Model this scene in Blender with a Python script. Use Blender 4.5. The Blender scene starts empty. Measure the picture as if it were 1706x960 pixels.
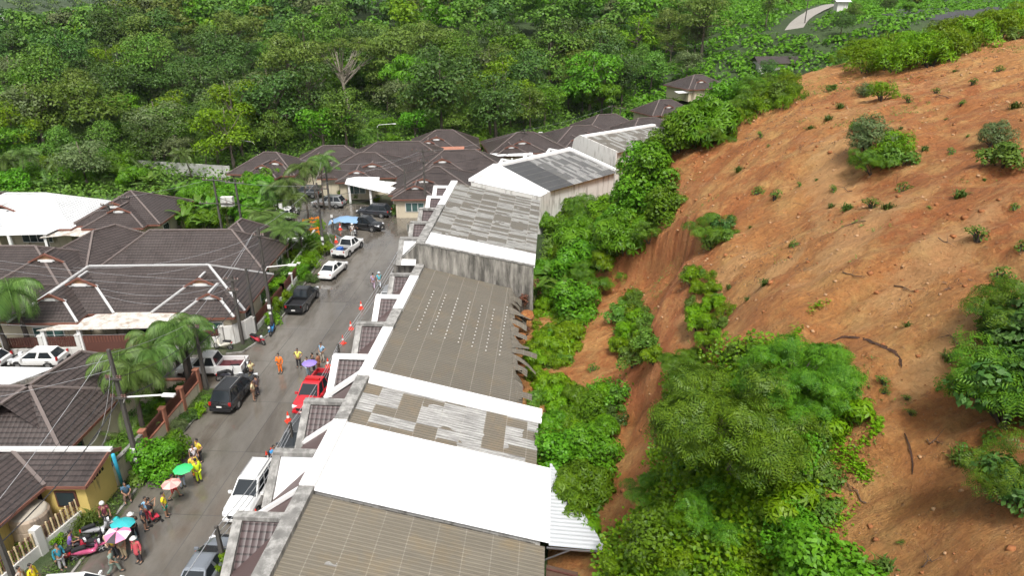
import bpy, bmesh, math, random
import numpy as np
from mathutils import Vector, Matrix, noise

random.seed(7)
RNG = np.random.default_rng(7)
R = math.radians
sc = bpy.context.scene
COL = sc.collection

# ------------------------------------------------------------------ camera
CAM_H, PITCH, FPX = 28.0, R(23), 1137.0
cd = bpy.data.cameras.new('camera'); cam = bpy.data.objects.new('camera', cd); COL.objects.link(cam)
cam.location = (0, 0, CAM_H); cam.rotation_euler = (R(90) - PITCH, 0, 0)
cd.sensor_width = 36; cd.lens = FPX / 1706 * 36; cd.clip_start = .5; cd.clip_end = 6000
sc.camera = cam
# ------------------------------------------------------------------ sky and sun (bright overcast after rain)
SUN_EL, SUN_AZ = 60, 172          # degrees; azimuth the light comes from, clockwise from +Y
w = bpy.data.worlds.new('World'); sc.world = w; w.use_nodes = True
nt = w.node_tree; nt.nodes.clear()
wo = nt.nodes.new('ShaderNodeOutputWorld'); bg = nt.nodes.new('ShaderNodeBackground')
sky = nt.nodes.new('ShaderNodeTexSky'); sky.sky_type = 'NISHITA'; sky.sun_disc = False
sky.sun_elevation = R(SUN_EL); sky.sun_rotation = R(SUN_AZ); sky.air_density = 1.0; sky.dust_density = 5.0; sky.ozone_density = 1.0
hs = nt.nodes.new('ShaderNodeHueSaturation'); hs.inputs['Saturation'].default_value = .16
nt.links.new(sky.outputs[0], hs.inputs['Color']); nt.links.new(hs.outputs[0], bg.inputs[0]); nt.links.new(bg.outputs[0], wo.inputs[0])
bg.inputs[1].default_value = .115
sd = bpy.data.lights.new('sun', 'SUN'); sun = bpy.data.objects.new('sun', sd); COL.objects.link(sun)
sd.energy = 2.6; sd.angle = R(13); sd.color = (1, .96, .9)
az, el = R(SUN_AZ), R(SUN_EL)
sun_dir = Vector((math.sin(az) * math.cos(el), math.cos(az) * math.cos(el), math.sin(el)))
sun.rotation_euler = (-sun_dir).to_track_quat('-Z', 'Y').to_euler()
sc.view_settings.view_transform = 'Standard'; sc.view_settings.look = 'None'; sc.view_settings.gamma = 1
sc.view_settings.use_curve_mapping = False
sc.view_settings.exposure = .5
sc.cycles.max_bounces = 5; sc.cycles.diffuse_bounces = 3; sc.cycles.glossy_bounces = 2
sc.cycles.transmission_bounces = 3; sc.cycles.transparent_max_bounces = 6
sc.cycles.use_denoising = True
sc.cycles.use_adaptive_sampling = True; sc.cycles.adaptive_threshold = .03
sc.cycles.caustics_reflective = False; sc.cycles.caustics_refractive = False

# ------------------------------------------------------------------ helpers
def G(px, py, z=0.0):
    """photo measurement -> world point on the level z"""
    u = (px - 853) / FPX; v = (py - 480) / FPX
    Z = (CAM_H - z) / (math.sin(PITCH) + v * math.cos(PITCH))
    return Vector((u * Z, Z * (math.cos(PITCH) - v * math.sin(PITCH)), z))
def to_px(x, y, z):
    dz = z - CAM_H
    Z = y * math.cos(PITCH) - dz * math.sin(PITCH); up = y * math.sin(PITCH) + dz * math.cos(PITCH)
    return 853 + FPX * x / Z, 480 - FPX * up / Z, Z
def sstep(t):
    t = min(1.0, max(0.0, t)); return t * t * (3 - 2 * t)
def tag(o, label=None, cat=None, group=None, kind=None):
    if label: o['label'] = label
    if cat: o['category'] = cat
    if group: o['group'] = group
    if kind: o['kind'] = kind
    return o
def empty(name, loc, rz=0, label=None, cat=None, group=None):
    o = bpy.data.objects.new(name, None); COL.objects.link(o); o.location = loc; o.rotation_euler = (0, 0, rz)
    o.empty_display_size = .3
    return tag(o, label, cat, group)
class MB:
    """collects faces; build() links them as ONE mesh object, UVs in metres along / up each face"""
    def __init__(s): s.v = []; s.f = []; s.m = []; s.uv = {}
    def face(s, pts, m=0, uv=None):
        i = len(s.v); s.v.extend([tuple(p) for p in pts]); s.f.append(tuple(range(i, i + len(pts)))); s.m.append(m)
        if uv: s.uv[len(s.f) - 1] = uv
    def idx(s, verts, faces, m=0):
        i = len(s.v); s.v.extend([tuple(p) for p in verts])
        for f in faces: s.f.append(tuple(i + k for k in f)); s.m.append(m)
    def box(s, c, size, rz=0, m=0, taper=1.0, rot=None):
        hx, hy, hz = size[0] / 2, size[1] / 2, size[2] / 2
        pts = []
        for dz in (-1, 1):
            t = 1 if dz < 0 else taper
            for dx, dy in ((-1, -1), (1, -1), (1, 1), (-1, 1)): pts.append(Vector((dx * hx * t, dy * hy * t, dz * hz)))
        M = rot if rot else Matrix.Rotation(rz, 3, 'Z')
        pts = [M @ p + Vector(c) for p in pts]
        s.idx(pts, ((0, 3, 2, 1), (4, 5, 6, 7), (0, 1, 5, 4), (1, 2, 6, 5), (2, 3, 7, 6), (3, 0, 4, 7)), m)
    def beam(s, a, b, w_, h_, m=0):
        a = Vector(a); b = Vector(b); d = (b - a); L = d.length
        if L < 1e-6: return
        d /= L; side = d.cross(Vector((0, 0, 1)))
        side = side.normalized() if side.length > 1e-4 else Vector((1, 0, 0))
        up = side.cross(d)
        pts = [p + side * (sx * w_ / 2) + up * (sz * h_ / 2) for p in (a, b) for sx, sz in ((-1, -1), (1, -1), (1, 1), (-1, 1))]
        s.idx(pts, ((0, 1, 2, 3), (7, 6, 5, 4), (0, 4, 5, 1), (1, 5, 6, 2), (2, 6, 7, 3), (3, 7, 4, 0)), m)
    def tube(s, pts, rad, n=6, m=0, cap=True):
        pts = [Vector(p) for p in pts]; K = len(pts)
        if not hasattr(rad, '__len__'): rad = [rad] * K
        V_ = []; F_ = []
        for k in range(K):
            d = (pts[min(k + 1, K - 1)] - pts[max(k - 1, 0)]).normalized()
            a = d.cross(Vector((0, 0, 1))); a = a.normalized() if a.length > 1e-3 else Vector((1, 0, 0))
            b = a.cross(d)
            for j in range(n):
                t = 2 * math.pi * j / n; V_.append(pts[k] + (a * math.cos(t) + b * math.sin(t)) * rad[k])
        for k in range(K - 1):
            for j in range(n):
                F_.append((k * n + j, k * n + (j + 1) % n, (k + 1) * n + (j + 1) % n, (k + 1) * n + j))
        if cap: F_.append(tuple(range(n))[::-1]); F_.append(tuple(range((K - 1) * n, K * n)))
        s.idx(V_, F_, m)
    def prism(s, poly, z0, z1, m=0):
        n = len(poly); V_ = [(p[0], p[1], z0) for p in poly] + [(p[0], p[1], z1) for p in poly]
        s.idx(V_, [tuple(range(n))[::-1], tuple(range(n, 2 * n))] + [(i, (i + 1) % n, n + (i + 1) % n, n + i) for i in range(n)], m)
    def lathe(s, prof, c=(0, 0, 0), n=12, m=0):
        V_ = []; F_ = []
        for r_, z_ in prof:
            for j in range(n):
                t = 2 * math.pi * j / n; V_.append((c[0] + r_ * math.cos(t), c[1] + r_ * math.sin(t), c[2] + z_))
        for k in range(len(prof) - 1):
            for j in range(n): F_.append((k * n + j, k * n + (j + 1) % n, (k + 1) * n + (j + 1) % n, (k + 1) * n + j))
        F_.append(tuple(range(n))[::-1]); F_.append(tuple(range((len(prof) - 1) * n, len(prof) * n)))
        s.idx(V_, F_, m)
    def build(s, name, mats, parent=None, smooth=False, off=None, world=False):
        me = bpy.data.meshes.new(name)
        V_ = s.v
        if world and parent is not None:
            r_ = parent
            while r_.parent: r_ = r_.parent
            o_ = r_.location; V_ = [(x - o_.x, y - o_.y, z - o_.z) for x, y, z in V_]
        me.from_pydata(V_, [], s.f)
        if not isinstance(mats, (list, tuple)): mats = [mats]
        for mm in mats: me.materials.append(mm)
        me.polygons.foreach_set('material_index', s.m)
        if smooth: me.polygons.foreach_set('use_smooth', [True] * len(s.f))
        uvl = me.uv_layers.new(name='UVMap'); dat = np.zeros((len(me.loops), 2), dtype=np.float32)
        for p in me.polygons:
            if p.index in s.uv:
                for li, q in zip(p.loop_indices, s.uv[p.index]): dat[li] = q
                continue
            n_ = p.normal
            if abs(n_.z) > .999: a = Vector((1, 0, 0)); b = Vector((0, 1, 0))
            else: a = Vector((-n_.y, n_.x, 0)).normalized(); b = n_.cross(a)
            for li, vi in zip(p.loop_indices, p.vertices):
                q = Vector(s.v[vi]); dat[li] = (q.dot(a), q.dot(b))
        uvl.data.foreach_set('uv', dat.ravel())
        me.update()
        o = bpy.data.objects.new(name, me); COL.objects.link(o)
        if parent is not None: o.parent = parent
        return o
def children_of(o): return [c for c in bpy.data.objects if c.parent is o]
_kids = {}
def copy_tree(o, parent=None):
    c = o.copy(); COL.objects.link(c); c.parent = parent
    if o not in _kids: _kids[o] = [k for k in bpy.data.objects if k.parent == o]
    for ch in _kids[o]: copy_tree(ch, c)
    return c
def np_mesh(name, verts, quads, mat, parent=None, smooth=False):
    me = bpy.data.meshes.new(name); nv, nf = len(verts), len(quads)
    me.vertices.add(nv); me.vertices.foreach_set('co', np.asarray(verts, dtype=np.float32).ravel())
    me.loops.add(nf * 4); me.loops.foreach_set('vertex_index', np.asarray(quads, dtype=np.int32).ravel())
    me.polygons.add(nf); me.polygons.foreach_set('loop_start', np.arange(0, nf * 4, 4, dtype=np.int32))
    if smooth: me.polygons.foreach_set('use_smooth', np.ones(nf, dtype=bool))
    me.update(calc_edges=True); me.materials.append(mat)
    o = bpy.data.objects.new(name, me); COL.objects.link(o)
    if parent is not None: o.parent = parent
    return o

# ------------------------------------------------------------------ materials
def new_mat(name):
    m = bpy.data.materials.new(name); m.use_nodes = True; n = m.node_tree; n.nodes.clear()
    out = n.nodes.new('ShaderNodeOutputMaterial'); b = n.nodes.new('ShaderNodeBsdfPrincipled'); n.links.new(b.outputs[0], out.inputs[0])
    return m, n, b
def nd(n, t, **k):
    x = n.nodes.new(t)
    for a, v in k.items():
        if a in x.inputs.keys() if False else False: pass
        setattr(x, a, v)
    return x
def math_n(n, op, a, b=None, c=None):
    x = n.nodes.new('ShaderNodeMath'); x.operation = op
    for i, v in enumerate((a, b, c)):
        if v is None: continue
        if isinstance(v, (int, float)): x.inputs[i].default_value = v
        else: n.links.new(v, x.inputs[i])
    return x.outputs[0]
def mixc(n, fac, a, b, bt='MIX'):
    x = n.nodes.new('ShaderNodeMix'); x.data_type = 'RGBA'; x.blend_type = bt
    if isinstance(fac, (int, float)): x.inputs[0].default_value = fac
    else: n.links.new(fac, x.inputs[0])
    for i, v in ((6, a), (7, b)):
        if isinstance(v, (tuple, list)): x.inputs[i].default_value = (*v[:3], 1)
        else: n.links.new(v, x.inputs[i])
    return x.outputs[2]
def noise_n(n, vec, scale, detail=4, rough=.6, dist=0):
    x = n.nodes.new('ShaderNodeTexNoise'); x.inputs['Scale'].default_value = scale; x.inputs['Detail'].default_value = detail
    x.inputs['Roughness'].default_value = rough; x.inputs['Distortion'].default_value = dist
    if vec is not None: n.links.new(vec, x.inputs['Vector'])
    return x.outputs['Fac']
def ramp(n, fac, p0, p1, c0=(0, 0, 0), c1=(1, 1, 1)):
    x = n.nodes.new('ShaderNodeValToRGB'); n.links.new(fac, x.inputs[0])
    x.color_ramp.elements[0].position = p0; x.color_ramp.elements[1].position = p1
    x.color_ramp.elements[0].color = (*c0, 1); x.color_ramp.elements[1].color = (*c1, 1)
    return x.outputs[0]
def coord(n, kind='Object'):
    return n.nodes.new('ShaderNodeTexCoord').outputs[kind]
def bump(n, b, h, strength=.3, dist=.02):
    x = n.nodes.new('ShaderNodeBump'); x.inputs['Strength'].default_value = strength; x.inputs['Distance'].default_value = dist
    n.links.new(h, x.inputs['Height']); n.links.new(x.outputs[0], b.inputs['Normal']); return x
_mc = {}
def paint(name, col, rough=.5, var=.12, scale=2.0, metal=0, coat=0, bmp=0, dirt=0, dirt_col=(.08, .07, .06)):
    if name in _mc: return _mc[name]
    m, n, b = new_mat(name); c = coord(n)
    f = noise_n(n, c, scale, 5)
    a = tuple(x * (1 - var) for x in col); d = tuple(min(1, x * (1 + var)) for x in col)
    o = mixc(n, f, a, d)
    if dirt:
        mp = n.nodes.new('ShaderNodeMapping'); mp.inputs['Scale'].default_value = (1, 1, .15); n.links.new(c, mp.inputs[0])
        g = noise_n(n, mp.outputs[0], 1.7, 6, .7)
        o = mixc(n, ramp(n, g, .62 - dirt * .3, .8 - dirt * .2), o, dirt_col)
    n.links.new(o, b.inputs['Base Color']); b.inputs['Roughness'].default_value = rough; b.inputs['Metallic'].default_value = metal
    if coat: b.inputs['Coat Weight'].default_value = coat; b.inputs['Coat Roughness'].default_value = .08
    if bmp: bump(n, b, noise_n(n, c, scale * 8, 4), bmp, .02)
    _mc[name] = m; return m
def tile_mat(name, col, rowp=.34, colp=.3, strength=.8, gloss=.45):
    m, n, b = new_mat(name); uv = coord(n, 'UV'); sp = n.nodes.new('ShaderNodeSeparateXYZ'); n.links.new(uv, sp.inputs[0])
    fv = math_n(n, 'FRACT', math_n(n, 'DIVIDE', sp.outputs[1], rowp)); fu = math_n(n, 'FRACT', math_n(n, 'DIVIDE', sp.outputs[0], colp))
    wave = math_n(n, 'ABSOLUTE', math_n(n, 'SINE', math_n(n, 'MULTIPLY', sp.outputs[0], math.pi / colp)))
    h = math_n(n, 'ADD', math_n(n, 'MULTIPLY', math_n(n, 'SUBTRACT', 1.0, fv), .7), math_n(n, 'MULTIPLY', wave, .5))
    line = math_n(n, 'GREATER_THAN', fv, .76); 
    wn = n.nodes.new('ShaderNodeTexWhiteNoise'); wn.noise_dimensions = '2D'
    cmb = n.nodes.new('ShaderNodeCombineXYZ'); n.links.new(math_n(n, 'FLOOR', math_n(n, 'DIVIDE', sp.outputs[0], colp)), cmb.inputs[0]); n.links.new(math_n(n, 'FLOOR', math_n(n, 'DIVIDE', sp.outputs[1], rowp)), cmb.inputs[1])
    n.links.new(cmb.outputs[0], wn.inputs[0])
    c0 = tuple(x * .78 for x in col); c1 = tuple(x * 1.3 for x in col)
    o = mixc(n, wn.outputs[0], c0, c1)
    f = noise_n(n, coord(n), .5, 5, .65); o = mixc(n, ramp(n, f, .35, .7), o, tuple(x * 1.35 + .008 for x in col))
    o = mixc(n, math_n(n, 'MULTIPLY', line, .85), o, tuple(x * .25 for x in col))
    n.links.new(o, b.inputs['Base Color'])
    rr = math_n(n, 'ADD', math_n(n, 'MULTIPLY', f, .4), gloss - .2); n.links.new(rr, b.inputs['Roughness'])
    bump(n, b, h, strength, .035); return m
def fibro_mat(name, base, patch_amt, pale=(.55, .55, .54), seed=0.0, tint=(.3, .2, .1), cell=(.95, 1.35)):
    """old corrugated fibre cement: sheets in a grid, some replaced or bleached"""
    m, n, b = new_mat(name); uv = coord(n, 'UV'); sp = n.nodes.new('ShaderNodeSeparateXYZ'); n.links.new(uv, sp.inputs[0])
    su = math_n(n, 'DIVIDE', math_n(n, 'ADD', sp.outputs[0], seed), cell[0]); sv = math_n(n, 'DIVIDE', sp.outputs[1], cell[1])
    cmb = n.nodes.new('ShaderNodeCombineXYZ'); n.links.new(math_n(n, 'FLOOR', su), cmb.inputs[0]); n.links.new(math_n(n, 'FLOOR', sv), cmb.inputs[1])
    wn = n.nodes.new('ShaderNodeTexWhiteNoise'); wn.noise_dimensions = '2D'; n.links.new(cmb.outputs[0], wn.inputs[0])
    big = noise_n(n, uv, .22, 3, .5)
    c = coord(n)
    mp = n.nodes.new('ShaderNodeMapping'); mp.inputs['Scale'].default_value = (6, .5, 1); n.links.new(uv, mp.inputs[0])
    streak = noise_n(n, mp.outputs[0], 1.3, 6, .7)
    o = mixc(n, streak, tuple(x * .65 for x in base), tuple(x * 1.4 for x in base))
    o = mixc(n, ramp(n, noise_n(n, uv, .6, 5, .6), .5, .75), o, tint)
    o = mixc(n, math_n(n, 'MULTIPLY', wn.outputs[0], .35), o, tuple(x * .7 for x in base))
    sc_ = math_n(n, 'ADD', math_n(n, 'MULTIPLY', wn.outputs[0], .6), math_n(n, 'MULTIPLY', big, .8))
    pm = math_n(n, 'GREATER_THAN', sc_, 1.25 - patch_amt)
    pc = mixc(n, ramp(n, streak, .38, .60), tuple(x * .38 for x in pale), pale)
    o = mixc(n, math_n(n, 'MULTIPLY', pm, .78), o, pc)
    fv = math_n(n, 'FRACT', sv); ln = math_n(n, 'LESS_THAN', fv, .035)
    o = mixc(n, math_n(n, 'MULTIPLY', math_n(n, 'MULTIPLY', ln, .55), noise_n(n, uv, 1.1, 4)), o, (.45, .43, .38))
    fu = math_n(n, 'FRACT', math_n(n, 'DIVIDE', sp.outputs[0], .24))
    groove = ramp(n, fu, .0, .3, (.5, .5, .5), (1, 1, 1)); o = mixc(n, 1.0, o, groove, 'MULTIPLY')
    n.links.new(o, b.inputs['Base Color']); b.inputs['Roughness'].default_value = .8
    bump(n, b, noise_n(n, uv, 9, 4), .3, .02); return m
def leaf_mat(name, c0, c1, sat=1.0, trans=.25, rough=.45):
    m, n, b = new_mat(name); g = n.nodes.new('ShaderNodeNewGeometry'); oi = n.nodes.new('ShaderNodeObjectInfo')
    f = noise_n(n, coord(n), .9, 3)
    k = math_n(n, 'ADD', math_n(n, 'MULTIPLY', g.outputs['Random Per Island'], .6), math_n(n, 'MULTIPLY', ramp(n, f, .35, .65), .45))
    o = mixc(n, k, c0, c1)
    h = n.nodes.new('ShaderNodeHueSaturation'); n.links.new(o, h.inputs['Color'])
    n.links.new(math_n(n, 'ADD', .468, math_n(n, 'MULTIPLY', oi.outputs['Random'], .036)), h.inputs['Hue'])
    n.links.new(math_n(n, 'ADD', .80, math_n(n, 'MULTIPLY', oi.outputs['Random'], .5)), h.inputs['Value']); h.inputs['Saturation'].default_value = sat * 1.1
    n.links.new(h.outputs[0], b.inputs['Base Color']); b.inputs['Roughness'].default_value = rough; b.inputs['Specular IOR Level'].default_value = .25
    t = n.nodes.new('ShaderNodeBsdfTranslucent'); n.links.new(h.outputs[0], t.inputs[0])
    mx = n.nodes.new('ShaderNodeMixShader'); mx.inputs[0].default_value = trans
    n.links.new(b.outputs[0], mx.inputs[1]); n.links.new(t.outputs[0], mx.inputs[2])
    n.links.new(mx.outputs[0], [x for x in n.nodes if x.type == 'OUTPUT_MATERIAL'][0].inputs[0])
    return m
# ------------------------------------------------------------------ terrain heights
TH = math.atan(.06)
def row(a, b, z=0.0):                        # row frame of the terrace houses: a along the street, b towards the hill
    return Vector((-12.06 + a * math.sin(TH) + b * math.cos(TH), a * math.cos(TH) - b * math.sin(TH), z))
def row_b(x, y): return (x + 12.06) * math.cos(TH) - y * math.sin(TH)
PROF = [(-50, -1), (-1, -.6), (0, .0), (1.5, 1.2), (4, 4.3), (8, 9.3), (11.5, 13.0), (16, 16.2), (20, 18.6), (30, 22.0), (42, 24.6), (58, 26.2), (80, 27.2), (130, 27.5)]
def prof(d):
    for (a, za), (b, zb) in zip(PROF, PROF[1:]):
        if d < b: return za + (zb - za) * max(0, (d - a)) / (b - a)
    return PROF[-1][1]
def T(x, y):
    Rr = sstep((x - 15) / 80) * sstep((y - 122) / 75)
    M = sstep((y - 140) / 175) * sstep((x + 230) / 150)
    z = 25.5 * (1 - (1 - M * .93) * (1 - Rr * .9))
    z += max(0, y - 330) * .035 * sstep((x + 300) / 250)
    if y > 900: z += (y - 900) * .12
    return z
def hill_d(x, y):
    d1 = row_b(x, y) - 12.6
    d2 = (x - 6) * .74 - (y - 87) * .67 - 2.5
    d2 = d2 * 1.12
    k = 5.0; h = max(k - abs(d1 - d2), 0) / k
    return min(d1, d2) - h * h * k * .25
def fb(x, y, s, seed=0): return noise.fractal(Vector((x * s, y * s, seed)), .9, 2.1, 5)
def hill_z(x, y):
    d = hill_d(x, y) 
    d += 1.6 * fb(x, y, .09, 3) * sstep(d / 6)
    z = prof(d)
    if d > 0:
        # slide scar: the slope above the brown roof has slumped away
        for cx, cy, r_, dep in ((7.6, 51.5, 6.6, 4.4), (4.5, 42, 5, 1.6), (6.2, 33, 5, 2.2)):
            q = ((x - cx) / r_) ** 2 + ((y - cy) / (r_ * 1.45)) ** 2 + .30 * noise.noise(Vector((x * .45, y * .45, 11))) + .10 * noise.noise(Vector((x * 1.7, y * 1.7, 12)))
            if q < 1: z -= dep * (.72 * sstep((1 - q) / .13) + .28 * sstep((1 - q) / .6)) * sstep(d / 4)
        z = max(z, .42 * d)
        a = sstep(d / 5)
        z += a * (.45 * fb(x, y, .13, 1) + .17 * fb(x, y, .8, 2) + .05 * noise.noise(Vector((x * 2.6, y * 2.6, 8))) + .11 * max(0, fb(x, y, 1.5, 14)) * (.3 + max(0, noise.noise(Vector((x * .2, y * .2, 15))) * 2)))
        # erosion rills running down the slope
        z -= a * (.55 * max(0, noise.noise(Vector((y * .55 + x * .12, x * .08, 5)))) + .30 * max(0, noise.noise(Vector((y * 1.5 - x * .2, x * .16, 6)))) + .10 * max(0, noise.noise(Vector((y * 3.6 + x * .5, x * .5, 16)))))
        z -= .25 * a * abs(noise.noise(Vector((x * .35, y * .35, 9))))
        # small step of the slump crack
        s_ = math.hypot(x - CR[0], (y - CR[1]) * 1.25)
        if s_ < 4.4 and y < CR[1] + 2.5: z -= .55 * sstep((4.4 - s_) / .5) * sstep((y - CR[1] + 4) / 5)
    return z
CR = (17.5, 27.5)
def ground_z(x, y): return max(T(x, y) if y > 100 else 0.0, hill_z(x, y))
def hit(px, py, zoff=0.0):
    """first point of the ground or hill seen at a photo position"""
    u = (px - 853) / FPX; v = (py - 480) / FPX
    d = Vector((u, math.cos(PITCH) - v * math.sin(PITCH), -math.sin(PITCH) - v * math.cos(PITCH)))
    t = 12.0
    while t < 900:
        x, y, z = d.x * t, d.y * t, CAM_H + d.z * t
        if z < ground_z(x, y) + zoff:
            lo, hi = t - (.4 if t < 130 else 3), t
            for _ in range(9):
                m_ = (lo + hi) / 2
                if CAM_H + d.z * m_ < ground_z(d.x * m_, d.y * m_) + zoff: hi = m_
                else: lo = m_
            t = hi; x, y = d.x * t, d.y * t
            return Vector((x, y, ground_z(x, y))), t
        t += .4 if t < 130 else 3
    return None, None
# ------------------------------------------------------------------ materials of the setting
def soil_mat():
    m, n, b = new_mat('red_soil'); c = coord(n)
    def mp(sc_, loc=(0, 0, 0), rot=0):
        x = n.nodes.new('ShaderNodeMapping'); x.inputs['Scale'].default_value = sc_; x.inputs['Location'].default_value = loc; x.inputs['Rotation'].default_value = (0, 0, rot); n.links.new(c, x.inputs[0]); return x.outputs[0]
    f1 = noise_n(n, c, .05, 4, .6, .8); f2 = noise_n(n, c, .4, 8, .72, .3); f3 = noise_n(n, c, 3.5, 8, .8)
    rill = noise_n(n, mp((.22, 1, .3), rot=.15), 1.3, 7, .75, .6)
    o = mixc(n, ramp(n, f1, .42, .60), (.46, .155, .040), (.58, .265, .078))
    o = mixc(n, ramp(n, f2, .46, .64), o, (.64, .37, .13))
    o = mixc(n, math_n(n, 'MULTIPLY', ramp(n, rill, .50, .66), .6), o, (.36, .135, .042))
    o = mixc(n, math_n(n, 'MULTIPLY', ramp(n, noise_n(n, mp((.5, 1, 1), (3.1, 7.7, 0)), .13, 6, .65, 1.6), .585, .66), .4), o, (.62, .38, .17))
    o = mixc(n, math_n(n, 'MULTIPLY', ramp(n, noise_n(n, mp((1, 1, 1), (13.1, 2.7, 4)), .9, 8, .8, .8), .60, .68), .8), o, (.20, .09, .045))
    o = mixc(n, .85, o, ramp(n, f3, .36, .62, (.52, .48, .45), (1.0, 1.0, 1.0)), 'MULTIPLY')
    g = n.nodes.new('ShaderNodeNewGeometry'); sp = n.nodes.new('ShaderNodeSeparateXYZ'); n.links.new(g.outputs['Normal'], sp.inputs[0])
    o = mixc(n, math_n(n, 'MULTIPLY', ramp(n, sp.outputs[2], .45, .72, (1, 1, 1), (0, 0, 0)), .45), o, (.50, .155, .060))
    pk = None
    for scl, th, rad in ((2.6, .62, .13), (7.0, .55, .2)):
        v = n.nodes.new('ShaderNodeTexVoronoi'); v.inputs['Scale'].default_value = scl; n.links.new(c, v.inputs['Vector'])
        peb = ramp(n, v.outputs['Distance'], rad, rad + .05, (1, 1, 1), (0, 0, 0)); wn = n.nodes.new('ShaderNodeTexWhiteNoise'); n.links.new(v.outputs['Position'], wn.inputs[0])
        p_ = math_n(n, 'MULTIPLY', math_n(n, 'GREATER_THAN', wn.outputs[0], th), peb)
        o = mixc(n, math_n(n, 'MULTIPLY', p_, .45), o, mixc(n, wn.outputs[0], (.22, .11, .05), (.5, .3, .15)))
        pk = p_ if pk is None else math_n(n, 'ADD', pk, p_)
    for (px_, py_, rx, ry, rt) in ((1225, 438, 2.2, 1.0, -.5), (1285, 462, 2.6, .9, -.5), (1430, 392, 5.0, 1.6, -.6), (1560, 432, 5.0, 1.3, -.5), (1150, 545, 1.0, 2.0, 0), (1390, 290, 2.0, 8.0, .3), (1620, 540, 3.5, 1.0, -.3)):
        q = hit(px_, py_)[0]
        x1 = n.nodes.new('ShaderNodeMapping'); x1.inputs['Location'].default_value = (-q.x, -q.y, 0); n.links.new(c, x1.inputs[0])
        x2 = n.nodes.new('ShaderNodeMapping'); x2.inputs['Rotation'].default_value = (0, 0, rt); n.links.new(x1.outputs[0], x2.inputs[0])
        x3 = n.nodes.new('ShaderNodeMapping'); x3.inputs['Scale'].default_value = (1 / rx, 1 / ry, 0); n.links.new(x2.outputs[0], x3.inputs[0])
        ln = n.nodes.new('ShaderNodeVectorMath'); ln.operation = 'LENGTH'; n.links.new(x3.outputs[0], ln.inputs[0])
        e = math_n(n, 'ADD', ln.outputs['Value'], math_n(n, 'MULTIPLY', math_n(n, 'SUBTRACT', noise_n(n, mp((.5, 1, 1), rot=rt), 1.2, 8, .75), .5), 2.4))
        o = mixc(n, math_n(n, 'MULTIPLY', ramp(n, e, .55, 1.1, (1, 1, 1), (0, 0, 0)), .55), o, mixc(n, f3, (.50, .27, .10), (.68, .43, .20)))
    n.links.new(o, b.inputs['Base Color']); n.links.new(ramp(n, f2, .3, .7, (.6, .6, .6), (.95, .95, .95)), b.inputs['Roughness'])
    h = math_n(n, 'ADD', math_n(n, 'MULTIPLY', f3, .7), math_n(n, 'ADD', math_n(n, 'MULTIPLY', f2, 1.3), math_n(n, 'ADD', math_n(n, 'MULTIPLY', rill, 1.2), math_n(n, 'MULTIPLY', pk, .25))))
    bump(n, b, h, 1.0, .35); return m
def ground_mat(name, a, d, e, scale=.12, fine=3.0, rough=.9):
    m, n, b = new_mat(name); c = coord(n)
    o = mixc(n, ramp(n, noise_n(n, c, scale, 6, .65), .38, .64), a, d)
    o = mixc(n, ramp(n, noise_n(n, c, fine, 6, .7), .4, .65), o, e)
    n.links.new(o, b.inputs['Base Color']); b.inputs['Roughness'].default_value = rough
    bump(n, b, noise_n(n, c, fine * 2, 5, .7), .8, .1); return m
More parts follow.
